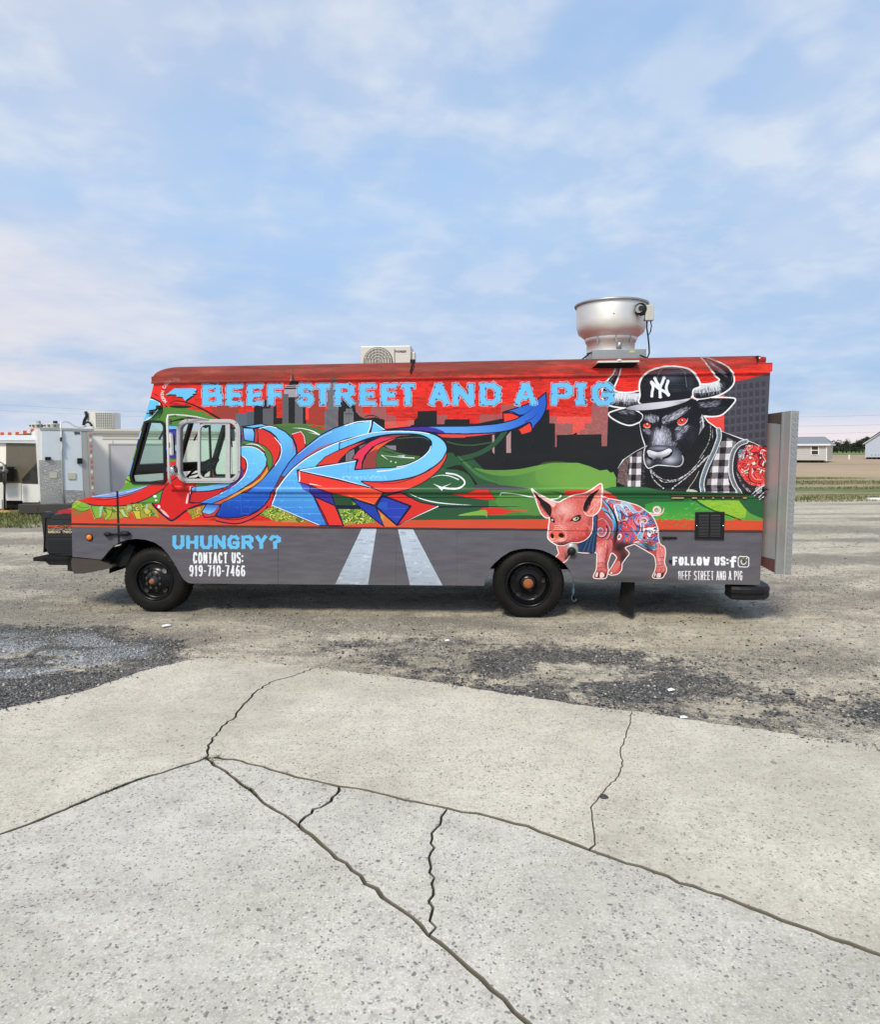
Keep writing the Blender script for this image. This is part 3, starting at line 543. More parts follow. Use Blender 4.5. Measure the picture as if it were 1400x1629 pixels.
    stroke('B 230,152 330,128 420,146', 1.3, WHT, s=True); stroke('B 400,255 455,320 476,392 455,485 405,562', 1.4, WHT, s=True); fill('B 585,215 690,185 730,240 742,330 740,370 650,440 640,340', RED, line=NAVY, lw=1.6); stroke('B 590,215 690,186 728,240 738,320', 1.2, (240, 220, 230))
    stroke('B 585,280 612,350 600,440', 2.6, (196, 90, 120), .7, taper=1, s=True)
    # ---- column, bowl and arrow of the R
    B1 = fill('B 1480,66 1465,150 1450,205 1400,225 1200,280 1050,340 900,420 760,500 650,590 560,680 500,740 440,830 400,880 395,820 430,750 460,690 490,640 560,530 640,440 740,360 900,230 1060,150 1200,103 1400,73', [(480, 735), (70, 130, 220), (585, 670), (116, 204, 246)], line=NAVY, lw=1.8)
    cb = clipof(B1); stroke('B 600,590 760,460 900,370 1050,310', 3.2, (190, 80, 90), .8, s=True, taper=1, clip=cb); fill('B 470,670 520,690 440,840 395,830 420,760', (120, 50, 60), clip=cb); blob(486, 745, 14, 9, (120, 100, 200), .6, -50, clip=cb)
    stroke('C 60,190 200,150 355,137', 1.6, WHT, s=True); stroke('C 352,142 345,200 318,270', 1.5, WHT, s=True); stroke('B 660,440 760,360 920,245 1040,185', .8, (200, 225, 250), s=True)
    fill('C 375,138 530,240 430,262 345,272', LB, line=NAVY, lw=1.8); stroke('C 380,150 500,235', 1, WHT)
    stroke('C 270,105 320,80 390,82 460,120', 1.6, (30, 26, 40), s=True, taper=1)
    CO = fill('B 355,1000 400,890 425,820 500,705 600,590 740,482 900,390 1050,322 1200,268 1400,225 1400,290 1250,332 1100,402 960,492 860,582 720,612 650,622 665,745 790,790 830,900 900,1060 985,1235 900,1232 700,1152 500,1066', [(480, 735), (104, 194, 244), (470, 830), (52, 122, 212)])
    cc = clipof(CO); bricks(cc, (168, 220, 250), 430, 690, 525, 836); stroke(CO, 1.6, NAVY, closed=True); stroke('B 372,990 414,880 440,812 510,712 610,600 750,490 905,400 1050,332 1200,280 1390,236', 1.7, WHT, s=True); stroke('B 365,1004 500,1060 700,1146 890,1224', 1.2, WHT)
    stroke('B 395,880 358,1000', 1.4, (20, 20, 40))
    # counter of the bowl
    fill('C 420,330 640,290 820,288 960,315 1030,390 1000,470 900,560 700,640 400,670 300,600', BLK); fill('C 480,420 620,480 760,515 900,530 880,570 750,625 600,655 400,665 390,540 430,460', (62, 104, 60)); stroke('C 500,350 700,330 900,320 1000,350', 1.5, (60, 100, 58), s=True); fill('C 500,412 630,412 630,468 560,450', (128, 128, 138)); stroke('C 450,460 560,490 640,505', 1.3, (20, 24, 22), taper=1)
    fill('C -20,520 60,470 170,420 220,400 220,600 -60,640', BLK); fill('C 70,495 165,450 165,590 70,590', (120, 120, 128)); fill('C 220,420 360,366 300,400 225,450', (110, 110, 118))
    for k in range(6): stroke([(551 + k * 2.1, 722 - k * 1.1), (551 + k * 2.1, 733)], .5, (80, 80, 88), .8)
    fill('C -260,640 -160,540 0,460 150,400 330,346 240,395 120,462 20,555 -20,610', (216, 60, 48), line=NAVY, lw=1.3)
    fill('C 140,560 205,470 330,375 460,315 620,292 800,286 640,322 480,372 365,430 285,520 252,600 250,672 172,676 212,568', (222, 52, 84), line=NAVY, lw=1.3); fill('C 440,330 600,295 800,290 640,320', (150, 60, 66))
    fill('C 252,672 262,600 305,510 400,412 560,345 700,305 540,378 445,450 402,545 412,666', (238, 92, 46), line=NAVY, lw=1.3); fill('C 258,670 268,590 320,500 400,455 440,455 405,545 412,664', (142, 60, 60), .95)
    stroke('C 470,520 600,535 720,545 832,551', 1.7, WHT, taper=2); stroke('C 470,520 545,572', 1.6, WHT, taper=3); fill(ell(622, 734, 1.1, 1.1), WHT); fill(ell(629.5, 735.8, 1.1, 1.1), WHT); fill('C 630,525 728,517 725,542', (190, 190, 200))
    # bowl ring with arrow
    outer = sm('C 0,382 150,333 330,278 540,246 740,244 900,254 1050,288 1150,350 1194,420 1190,485 1130,582 1000,682 850,752 680,792 520,812 380,815 245,808', False)
    inner = sm('C 170,682 410,664 600,654 750,620 900,552 1000,462 1027,392 1000,340 900,294 740,281 540,290 330,330 150,400 0,462', False)
    RG = np.vstack([outer, V('C 400,892 250,860 0,790 -470,685 0,608 190,575'), inner])
    fill(RG, [(545, 745), (98, 182, 240), (700, 690), (122, 204, 246)]); cr = clipof(RG); bricks(cr, (150, 214, 250), 540, 742, 600, 766)
    for k in range(60):
        x = 545 + rs.rand() * 70; y = 757 + rs.rand() * 5; fill(ell(x, y, rs.uniform(.5, 2), rs.uniform(.5, 1.6)), (140, 208, 246), clip=cr)
    stroke(RG, 1.7, NAVY, closed=True); stroke('C 20,370 200,312 380,268 540,256 740,254 900,264 1000,282', 1.4, WHT, s=True); stroke('C 1020,420 990,480 900,560 760,626 640,650', 1.3, WHT, s=True); stroke('C -440,686 0,616 180,584', 1.5, WHT); stroke('C 420,700 560,688 700,660 760,645', 1.8, WHT, taper=3); stroke('C -440,690 0,784 250,852 380,884', 1.2, WHT)
    fill('C -470,690 0,800 400,895 495,930 390,1075 100,990 -120,930 -320,858 -455,818', [(560, 770), (226, 58, 48), (590, 805), (232, 84, 48)], line=NAVY, lw=1.8); fill('C -450,700 -440,815 -455,815', WHT); stroke('C -445,700 -440,790', 1.3, (250, 210, 205)); stroke('C -330,838 -260,850 -190,866', 1.6, WHT, taper=3); stroke('C 100,965 390,1062', 1, (246, 130, 60))
    RS = sm('C 245,812 380,818 520,815 680,795 850,755 1000,686 1130,586 1190,488 1186,560 1110,680 990,785 850,865 690,918 560,935 495,932 400,892')
    fill(RS, [(700, 730), (232, 76, 60), (620, 790), (222, 60, 50)], line=NAVY, lw=1.5); stroke('C 420,835 620,830 800,780 960,700 1040,640', 1.1, (90, 20, 30), s=True, taper=1)
    # feet and lower arrow
    fill('B 1040,870 1310,930 1420,1010 1420,1045 1080,1020', (38, 74, 46)); fill('B 1080,1005 1420,1012 1420,1048 1090,1045', (18, 24, 48)); graff('B 1110,1050 1400,1050 1560,1150 1500,1200 1170,1225', 60, 7); graff('B 235,1110 300,1050 420,1030 700,1160 770,1200 420,1190', 60, 8); graff('B 1260,960 1320,990 1270,1005', 5, 9)
    fill('B 790,790 1030,870 1072,1012 960,962 840,910 800,872', (56, 46, 150), line=NAVY, lw=1.7); fill('B 668,745 790,790 800,870 720,830', (58, 60, 170), .8); fill('B 840,910 960,962 1072,1012 1165,1235 1000,1235 960,1140', (222, 54, 46), line=NAVY, lw=2)
    fill('C 130,1000 400,1090 500,1312 440,1272 250,1120', (36, 60, 170), line=NAVY, lw=1.8); fill('C 425,1120 640,1310 500,1312', (214, 110, 60)); blob(608, 822, 3, 5, (190, 180, 60), .9)
    fill('C 510,975 680,930 770,980 900,1042 1105,1082 640,1302 800,1088 640,1030', RED, line=NAVY, lw=1.8); BQ = fill('C 480,968 790,1085 640,1298 405,1092', (40, 64, 178)); fill('C 400,1095 430,1050 530,1040 530,1130', (40, 90, 190), .8); stroke(BQ, 3, NAVY, closed=True); stroke('C 1100,1088 900,1180 690,1280', 1.8, WHT, taper=3); stroke('C 530,1110 730,1112', .5, (90, 130, 220)); stroke('C 540,1205 690,1208', .5, (90, 130, 220))
    # white flourishes on green
    stroke('C 1020,770 1110,744 1220,750 1325,790', 1.9, WHT, s=True, taper=2); stroke('C 1190,720 1300,738 1380,790 1392,840 1330,885 1230,890 1140,880', 2.6, WHT, s=True, taper=0); stroke('C 1045,840 1140,880 1250,832', 1.8, WHT, taper=1); fill('C 1045,836 1160,880 1145,915 1110,880', WHT); stroke('C 760,940 900,1000 1050,1040 1240,1062 1480,1075', 1.9, WHT, s=True, taper=1)
    stroke('D 672,1172 680,1152 720,1148 850,1162 1020,1195 1180,1216 1300,1212 1345,1180', 1.6, WHT, s=True); stroke('D 1100,1190 1240,1220 1320,1205 1345,1182', 2.8, WHT, s=True, taper=2)
    # ---- blue ribbon
    RB = np.vstack([sm('C 540,240 700,216 900,200 1120,197 1420,195 1680,178 1840,152 1960,108 2050,72', False), V('D 880,285 800,245 700,252 850,205 980,160 1080,115 1180,30'), sm('D 1182,60 1186,180 1142,300 1060,400 1030,440 1000,365 880,415 760,455 600,480 300,492 0,488', False), V('C 1050,268 900,250 740,240')])
    fill(RB, [(740, 680), (92, 158, 234), (850, 640), (40, 92, 198)]); crb = clipof(RB); fill('C 560,240 900,195 1060,215 1150,250 1190,280 900,270', (66, 52, 152), clip=crb); stroke(RB, 1.9, NAVY, closed=True)
    stroke('D 890,300 980,250 1040,195', 1.2, NAVY, s=True, taper=3); stroke('D 950,360 1040,310 1095,240', 1.1, NAVY, s=True, taper=3)
    fill('D 700,260 800,262 895,302 830,335 712,366', (232, 62, 46), line=NAVY, lw=1.7); fill('D 870,448 1000,370 1026,430 1014,470 912,500 890,462', (226, 66, 48), line=NAVY, lw=.8); fill('D -10,496 300,500 640,485 400,516 150,536 20,528', (222, 74, 62)); fill('C 1080,285 1180,285 1400,290 1400,325 1240,325 1150,320', (222, 74, 62))
    # ---- titles
    TB = (104, 190, 242); TL = (190, 214, 236)
    xs = [('B', 321.7, 353.7), ('E', 359.4, 388), ('E', 392.6, 420), ('F', 425.7, 450.9), ('S', 472.6, 498.9), ('T', 501.5, 526), ('R', 532, 564), ('E', 572, 599.4), ('E', 605.7, 634), ('T', 635.7, 661.4), ('A', 682, 715), ('N', 720, 754), ('D', 763, 797), ('A', 818, 854), ('P', 877, 911.4), ('I', 912, 936), ('G', 941.4, 977)]
    TITLE.extend([(c, a, 611 - (a - 321) * .003, b, 645.5 - (a - 321) * .002) for c, a, b in xs])
    # NC outline with drop shadow and arched lettering
    nc = V('T 300,410 350,375 405,335 620,335 648,345 640,372 615,365 645,390 600,402 612,418 585,425 570,440 545,455 525,475 490,432 430,427 420,405 350,402'); fill(nc + (1.8, 2), (22, 24, 26)); fill(nc, TB)
    ar = sm('T 308,492 272,440 270,380 290,318 340,268 400,240 470,240', False); L = np.r_[0, np.cumsum(np.hypot(*np.diff(ar, axis=0).T))]; M = np.zeros((TH, TW), bool); st = 'NORTH CAROLINA'
    for i, ch in enumerate(st):
        d = (i + .5) / len(st) * L[-1]; q = np.array([np.interp(d, L, ar[:, 0]), np.interp(d, L, ar[:, 1])]); e = np.array([np.interp(d + .6, L, ar[:, 0]), np.interp(d + .6, L, ar[:, 1])]) - q; e /= np.hypot(*e) + 1e-9; up = np.array([e[1], -e[0]])
        for s in GLY.get(ch, []):
            g = gpts(s); m = smask(q + np.outer((g[:, 0] - .5) * 3.0, e) - np.outer((g[:, 1] - .5) * 4.4, up), 1.0)
            M[m[0]:m[0] + m[2].shape[0], m[1]:m[1] + m[2].shape[1]] |= m[2]
    IMG[M] = (232, 226, 232)
    # ---- grey skirt
    fill('P 60,837.5 1230,846 1230,1000 60,1000', (94, 93, 101)); fill('P 60,831 330,835 700,839.5 1215,843.5 1215,846.5 700,842.5 330,838 60,834', (78, 52, 48))
    g = grain((90, 14), 4); g2 = grain((30, 6), 5); y0 = int(tx([(700, 842)])[0, 1]); S = IMG[y0:]; dark = (S.mean(2) > 60) & (S.mean(2) < 125); S[dark] *= (1 + (g[y0:][dark] - .5) * .12 + (g2[y0:][dark] - .5) * .06)[:, None]
    st1 = 'P 575.5,840.5 599,840.7 585.5,930 533.5,929'; st2 = 'P 633,841.5 657,841.7 704.5,932 652.5,931.5'
    for q, gx in ((st1, (590, 560)), (st2, (645, 680))):
        p = fill(q, [(gx[0], 840), (190, 204, 222), (gx[1], 930), (172, 184, 200)]); k = clipof(p)
        for i in range(130):
            t = rs.rand(); x = gx[0] + (gx[1] - gx[0]) * t + rs.uniform(-30, 30); y = 842 + t * 88; fill(ell(x, y, rs.uniform(2, 9), rs.uniform(.4, 1.8)), [(205, 216, 230), (158, 172, 196), (182, 190, 206), (148, 158, 178)][rs.randint(4)], rs.uniform(.25, .6), clip=k)
        for i in range(10): fill(ell(gx[0] + rs.uniform(-25, 60), 850 + rs.rand() * 78, rs.uniform(.8, 2.2), .6), (228, 236, 244), clip=k)
    text(spaced('UHUNGRY?', 274, 447, 851.5, 873, .14), 5.8, TB, 1.5, 6, seed=13, slab=1)
    text(spaced('CONTACT US:', 307, 387, 878.5, 896, .2), 2.6, (240, 242, 246), 1.0, 5, seed=14, slab=1); text(spaced('919-710-7466', 301, 390, 899, 916.5, .22), 2.5, (240, 242, 246), 1.0, 5, seed=15, slab=1)
    text(spaced('FOLLOW US:', 1070, 1159, 885.5, 899.2, .18), 3.5, (240, 242, 246), .8, 5, seed=16, slab=1); text(spaced('BEEF STREET AND A PIG', 1079, 1181, 908, 922.5, .22), 1.45, (240, 242, 246), .15, 4, seed=17, slab=1)
    fill('M 705,645 720,645 722,620 745,608 768,612 768,632 752,634 745,645 765,645 765,665 745,665 745,716 718,716 718,665 705,665', WHT)
    stroke(np.array([(1174.5 + 2.5, 885), (1190 - 2, 885.3), (1191.3, 887.5), (1191.3, 899.5), (1189, 902), (1176.5, 901.6), (1174.5, 899.2), (1174.5, 887.5)]), 1.4, WHT, closed=True); stroke(ell(1183, 893.6, 4, 4), 1.4, WHT, closed=True); fill(ell(1188, 888.3, 1, 1), WHT)
def bricks(clip, col, x0, y0, x1, y1):
    y = y0; k = 0
    while y < y1:
        x = x0 + rs.uniform(0, 10)
        while x < x1:
            l = rs.uniform(8, 20)
            if rs.rand() < .8: stroke([(x, y + rs.uniform(-.3, .3)), (x + l * .5, y + rs.uniform(-.5, .5)), (x + l, y)], .8, col, .45, clip=clip)
            if rs.rand() < .45: stroke([(x + l, y), (x + l + rs.uniform(-.4, .4), y + 9)], .6, col, .4, clip=clip)
            if rs.rand() < .3: fill(ell(x + l * .6, y + .8, rs.uniform(1, 3), .8), col, .45, clip=clip)
            x += l + rs.uniform(0, 4)
        y += 10.6; k += 1
def graff(poly, n, seed, yel=False):
    r = np.random.RandomState(seed); p = V(poly); c = clipof(p); lo, hi = p.min(0), p.max(0)
    fill(p, (150, 178, 70) if not yel else (196, 180, 70), .8)
    for i in range(n):
        x, y = r.uniform(lo[0], hi[0]), r.uniform(lo[1], hi[1]); col = [(176, 206, 84), (120, 168, 60), (208, 216, 110), (84, 138, 58), (190, 196, 74)][r.randint(5)] if not yel else [(214, 196, 80), (160, 160, 60), (200, 150, 60)][r.randint(3)]
        q = np.array([(x, y)]) + np.cumsum(r.uniform(-4, 4, (5, 2)), 0); q = sm(q, False, 4)
        stroke(q, 3.2, (28, 52, 30), 1, clip=c); stroke(q, 2.0, col, 1, clip=c)
TITLE = []
def finish_title():
    text(TITLE, 9.4, (104, 190, 242), 1.9, 7, halo=(196, 218, 238), slab=1)
def paint_bull():
    K = (22, 22, 29); W = (236, 238, 242); keep = IMG.copy()
    Lh = sm('G 205,205 272,205 262,300 235,400 195,500 160,585 200,628 300,648 450,645 600,630 620,800 560,850 420,885 250,882 80,842 0,760 -22,670 0,560 80,440 150,360 185,280')
    Rh = sm('Z 818,36 862,38 905,62 985,105 1038,165 1052,225 1020,280 940,330 830,358 760,360 735,330 738,262 800,250 870,245 940,218 905,180 860,120 835,75')
    Le = sm('G 88,980 180,938 340,898 480,920 620,1000 600,1090 540,1130 420,1165 280,1130 130,1045')
    Re = sm('Z 770,375 880,352 990,352 1060,363 1030,415 960,480 890,495 810,490 770,450')
    hat = sm('Z 330,330 326,250 348,195 400,150 470,125 545,112 640,118 710,140 765,195 790,262 740,290 722,350 600,385 340,400')
    head = sm('Z 328,545 335,430 420,400 700,360 790,400 818,500 822,600 790,690 720,760 665,800 655,860 560,882 470,880 390,895 366,860 358,790 372,725 345,640')
    tor = V('Z 815,495 850,540 960,618 1100,668 1190,700 1300,750 1300,1110 150,1110 145,990 165,885 210,825 290,770 375,725 500,600')
    for p in (Lh, Rh, Le, Re): stroke(p, 3.0, W, closed=True)
    stroke(hat, 3.6, W, closed=True); stroke('Z 165,890 200,832 290,772 370,728', 2.2, W); stroke('Z 330,545 345,640 372,725', 2.4, W, s=True); stroke('Z 815,495 850,540 960,618 1100,668 1190,700 1300,752', 3.2, W)
    fill(tor, K); ct = clipof(tor)
    for p in (Lh, Rh, Le, Re, head): fill(p, K)
    ch = clipof(head); cL = clipof(Lh); cR = clipof(Rh)
    # horns: pale furred root, sheen up the curve
    fill('G 170,645 300,655 450,660 590,655 585,790 420,800 160,780', (214, 218, 230), clip=cL); hairs('G 150,760 600,760 600,830 150,830', 190, 86, 11, .6, [K, (60, 60, 72), (200, 204, 216)], 10, cL, .9, s=False); hairs('G 170,660 590,660 590,790 170,790', 150, 86, 8, .5, [(240, 242, 248), (150, 152, 168)], 10, cL, .7, s=False)
    stroke('G 235,220 215,320 140,430 60,520', 1.6, (130, 132, 146), .8, s=True, clip=cL, taper=1); stroke('G 215,240 190,330', .8, (190, 190, 200), s=True, clip=cL)
    fill('Z 740,265 800,255 870,250 935,225 965,262 940,300 800,318 740,312', (220, 224, 234), clip=cR); hairs('Z 735,290 960,270 960,330 735,335', 200, 82, 10, .6, [K, (60, 60, 72), (205, 208, 220)], 14, cR, .9, s=False); hairs('Z 940,220 985,240 985,300 940,300', 60, 60, 8, .6, [K, (90, 90, 104)], 14, cR, .9, s=False); hairs('Z 740,262 940,235 950,290 740,300', 110, 84, 8, .5, [(244, 246, 250), (160, 162, 178)], 10, cR, .7, s=False)
    stroke('Z 848,60 890,105 950,150 1000,195', 7, (104, 106, 124), .8, s=True, clip=cR, taper=1); stroke('Z 855,60 900,105 955,145', 2.4, (164, 166, 184), .8, s=True, clip=cR, taper=1); stroke('Z 1000,120 1035,180 1030,230', 1.4, (120, 122, 138), .7, s=True, clip=cR, taper=1)
    for p in (Lh, Rh): stroke(p, 1.7, W, closed=True)
    # ears
    ce = clipof(Le); hairs('G 200,935 480,930 520,1010 300,990', 80, 25, 8, .6, [(120, 122, 136), (170, 172, 186)], 18, ce, .8, s=False); hairs('G 150,990 500,1000 500,1130 300,1120', 120, 20, 8, .6, [(60, 60, 70), (38, 38, 46)], 18, ce, .8, s=False)
    cq = clipof(Re); hairs('Z 790,390 950,370 930,420 800,430', 130, -14, 9, .7, [(130, 134, 152), (84, 86, 102), (170, 172, 188)], 16, cq, .75, s=False); hairs('Z 840,430 1000,420 960,485 860,485', 120, -20, 8, .6, [(66, 66, 78), (40, 40, 48)], 20, cq, .8, s=False)
    stroke(Le, 1.4, W, closed=True); stroke('Z 880,352 990,352 1060,363 1030,415 960,480 890,495 820,490', 1.5, W, s=True)
    # hat
    fill(hat, (26, 27, 34)); chh = clipof(hat); blob(1066, 600, 20, 9, (96, 98, 118), .75, clip=chh); blob(1090, 592, 26, 5, (70, 72, 88), .8, clip=chh); blob(1040, 592, 12, 4, (60, 62, 76), .7, clip=chh); blob(1076, 622, 12, 8, (46, 48, 62), .8, clip=chh); blob(1098, 610, 5, 20, (52, 54, 68), .7, clip=chh)
    for y in (596, 603, 612, 620, 628): stroke([(1020, y + 1), (1060, y - .5), (1110, y + .5)], .5, (66, 68, 82), .6, clip=chh)
    stroke('G 855,420 880,330 930,270 1000,255', 1, (120, 122, 140), s=True, clip=chh); stroke('G 1210,262 1280,320 1310,430 1325,560', .8, (120, 122, 140), s=True, clip=chh); stroke('G 900,300 950,262 1100,262 1210,262', .8, (110, 112, 130), s=True, clip=chh)
    stroke(hat, 2.2, W, closed=True); fill('Z 335,330 345,395 720,352 715,300', (26, 27, 34), clip=chh)
    # monogram
    for q, w in (('G 762,478 790,560 775,640 770,705', 4.2), ('G 768,480 870,575 985,640 1035,690', 4.2), ('G 1030,465 1000,560 1015,640 1040,680', 4.2), ('G 818,415 850,490 905,560', 4.6), ('G 965,405 940,480 905,560 900,640 905,718', 4.4)): stroke(q, w, (232, 236, 244), s=True)
    for q in ('G 752,700 792,712 770,722', 'G 875,725 935,722 905,700', 'G 795,430 838,402 820,440', 'G 940,395 990,425 960,440', 'G 1010,445 1048,478 1020,490', 'G 745,500 782,468 780,510', 'G 1020,705 1058,680 1040,660'): fill(q, (232, 236, 244), line=(232, 236, 244), lw=.8)
    # brim
    br = sm('G 345,900 560,832 900,792 1200,762 1395,735 1300,800 1150,850 960,895 750,922 520,932'); fill(br, [(1000, 650), (176, 178, 192), (1060, 640), (206, 208, 220)]); cb = clipof(br); blob(1090, 641, 12, 3, (110, 112, 126), .7, clip=cb); blob(1000, 650, 10, 2, (120, 122, 136), .6, clip=cb); stroke(br, .7, (40, 40, 50), closed=True)
    # face fur
    fur = [(222, 225, 240), (186, 190, 210), (150, 154, 178), (240, 241, 250)]; dk = [(24, 24, 32), (44, 45, 58), (70, 72, 90)]
    blob(1034, 666, 9, 4.2, (190, 194, 216), .95, 14, ch, 1.3); blob(1074, 662, 17, 5.2, (196, 200, 222), .97, -26, ch, 1.3); blob(1051, 694, 12, 15, (170, 173, 196), 1., 5, ch, 1.1); blob(1050, 699, 8, 11, (214, 217, 232), .9, 0, ch); blob(1056, 712, 14, 4, (190, 193, 212), .8, 8, ch)
    blob(1087, 684, 9, 5, (130, 134, 158), .75, -25, ch); blob(1081, 694, 7, 6, (100, 104, 126), .7, -35, ch); blob(1031, 687, 6, 3, (120, 124, 146), .7, 20, ch); blob(1062, 706, 12, 5, (130, 134, 156), .6, 10, ch); blob(1101, 694, 8, 16, (44, 44, 56), .8, 10, ch)
    hairs('H 210,260 300,210 440,215 500,260 500,330 400,350 300,300', 260, 70, 7, .6, fur + dk, 25, ch, .75); hairs('H 540,330 560,240 700,190 850,110 1000,90 900,170 760,290 650,340', 420, -48, 8, .6, fur + dk, 22, ch, .75)
    hairs('H 420,480 470,400 540,380 640,430 690,520 680,650 560,720 430,700 380,680', 620, lambda x, y: 92, 6, .55, fur + fur + dk, 30, ch, .6); hairs('H 780,400 940,380 1010,360 940,470 880,500 860,570 790,600 760,480', 300, -38, 8, .6, fur + dk, 20, ch, .7)
    hairs('H 240,440 350,440 350,510 290,510', 90, 40, 6, .6, fur + dk, 25, ch, .7); hairs('H 640,640 780,620 760,720 660,700', 120, -60, 5, .5, dk + fur, 30, ch, .6); hairs('H 880,440 1100,400 1130,700 900,800 800,700', 260, -55, 6, .5, dk, 25, ch, .5)
    hairs('H 330,680 420,600 420,720 340,760', 80, -70, 5, .5, dk + fur[1:3], 20, ch, .6)
    hairs('Z 795,500 818,500 822,610 780,700 765,690 790,600', 200, -65, 6, .7, [(200, 204, 220), (236, 238, 244), (120, 124, 144)], 18, None, .85); 
    stroke('Z 806,500 816,560 808,620', 2.2, (222, 225, 236), s=True, taper=3)
    hairs('H 500,230 540,230 540,360 520,420 480,400', 90, 88, 9, 1.1, [K], 12, ch, .9); hairs('H 380,330 560,360 520,400 400,400', 60, 10, 6, 1, [K], 20, ch, .8); hairs('H 600,340 800,300 780,360 640,420', 70, -25, 8, 1, [K], 15, ch, .8)
    # eyes
    for (x, y, rx, ry, a) in ((1029.2, 676.5, 6.5, 4.2, 15), (1085, 670.2, 8.6, 5.6, -18)):
        fill(ell(x, y, rx * 1.25, ry * 1.35, a), K); fill(ell(x, y + .5, rx * .92, ry, a), (236, 200, 196)); fill(ell(x - .2, y - .2, rx * .88, ry * .92, a), (222, 60, 52)); fill(ell(x, y - .8, rx * .3, ry * .42), (120, 24, 28)); fill(ell(x + .5, y - 1.7, 1.1, 1.1), (250, 244, 240)); stroke([(x - rx * 1.2, y - ry * .2), (x, y - ry * 1.15), (x + rx * 1.15, y - ry * .7)], 1.6, K, clip=None)
    stroke('H 600,330 760,290 930,190 1010,130', 1.6, K, s=True, taper=1); stroke('H 960,260 940,320 870,375 800,365', .7, (210, 212, 224), s=True)
    # muzzle
    mz = sm('H 300,770 262,830 258,960 300,1055 370,1050 470,1018 640,1028 800,1040 868,1000 880,900 850,800 740,720 600,700 420,700'); cm = clipof(mz); fill(mz, (30, 31, 40)); blob(1067, 731, 15, 9, (196, 199, 218), .97, -8, cm, 1.2); blob(1074, 722, 8, 8, (116, 118, 140), .8, 0, cm); blob(1050, 713, 18, 4, (168, 171, 192), .8, 0, cm); blob(1032, 734, 5, 6, (170, 172, 190), .85, 0, cm); blob(1047, 738, 6, 4, (40, 40, 52), .9, 0, cm); hairs(mz[::7], 420, 30, 2.4, .5, [(216, 218, 230), (150, 152, 172), (90, 92, 110)], 60, cm, .35)
    ns = sm('H 292,800 325,766 400,785 465,802 550,786 650,742 708,775 690,850 610,880 545,935 480,925 420,935 380,930 315,880'); fill(ns, [(1050, 716), (226, 228, 238), (1050, 732), (120, 122, 140)], line=(16, 16, 22), lw=1.2); cn = clipof(ns)
    fill('H 300,815 330,880 390,905 385,935 340,925 295,860', (14, 14, 18), s=True); fill('H 700,800 650,850 590,880 545,900 560,915 640,900 700,850', (14, 14, 18), s=True); blob(1046, 731, 5, 4, (30, 30, 38), .9, 0, cn); blob(1041, 721, 6, 2.5, (240, 242, 248), .8, 10, cn); blob(1058, 719, 8, 2.4, (240, 242, 248), .8, -20, cn)
    stroke('H 262,745 245,860 262,985 312,1065 370,1056 470,1020 640,1030', 1.5, W, s=True); stroke('H 640,1030 800,1040 862,1005 886,930 872,870', 1.7, (196, 196, 200), s=True); stroke('H 300,700 262,745', 1.2, (200, 196, 196)); hairs('H 420,1070 740,1070 740,1105 420,1105', 110, 45, 3.6, .5, [(150, 150, 160), (90, 90, 98)], 60, None, .8, s=False)
    # clothes
    K2 = IMG.copy()
    def plaid(reg, x0, y0, cw, chh_, nx, ny, skew=0.):
        c = clipof(reg)
        for i in range(-1, nx):
            for j in range(-1, ny):
                x = x0 + i * cw + j * skew; y = y0 + j * chh_; k = (i & 1) + (j & 1); fill([(x, y), (x + cw, y - .6), (x + cw + skew, y + chh_ - .6), (x + skew, y + chh_)], [(226, 224, 232), (122, 116, 122), (26, 25, 30)][k], clip=c)
        return c
    fill('Z 855,640 960,612 1100,668 1200,700 1300,750 1300,1110 800,1110', (36, 34, 40)); cS = plaid('Z 960,640 1070,690 1030,760 1005,900 1010,1000 1090,1110 830,1110 850,960 900,820 950,700', 1118, 702, 9.5, 10, 8, 10, -.8)
    hairs('Z 860,640 1060,680 1060,1100 820,1100', 120, 75, 9, 1, [(60, 56, 62), (30, 30, 36), (170, 166, 172)], 18, cS, .35, s=False)
    plaid('Z 255,800 345,755 345,1035 235,1035', 998, 727, 7.6, 9.5, 6, 9, -.4); fill('Z 345,745 378,735 372,1035 335,1035', (30, 30, 36)); hairs('Z 338,780 366,780 366,1030 335,1030', 120, 0, 4, .5, [(150, 148, 150), (80, 78, 80)], 10, None, .7, s=False); stroke('Z 250,805 232,900 235,1030', 1.3, (176, 174, 178), s=True)
    fill('Z 170,890 210,830 250,805 235,900 230,1035 150,1000', (104, 84, 82)); hairs('Z 170,890 210,830 250,805 235,900 230,1035 150,1000', 160, 60, 6, .7, [(60, 50, 54), (180, 160, 158), (40, 36, 40), (130, 100, 96)], 50, None, .8, s=False)
    fill('Z 380,900 660,830 830,560 935,600 920,720 850,880 805,1000 800,1110 360,1110', (26, 26, 30)); blob(1065, 783, 40, 5, (66, 62, 66), .7); blob(1100, 760, 14, 12, (48, 44, 44), .6)
    IMG[cm] = K2[cm]; stroke('H 640,1030 800,1040 862,1005 886,930 872,870', 1.7, (196, 196, 200), s=True); stroke('H 262,745 245,860 262,985 312,1065 370,1056 470,1020 640,1030', 1.5, W, s=True)
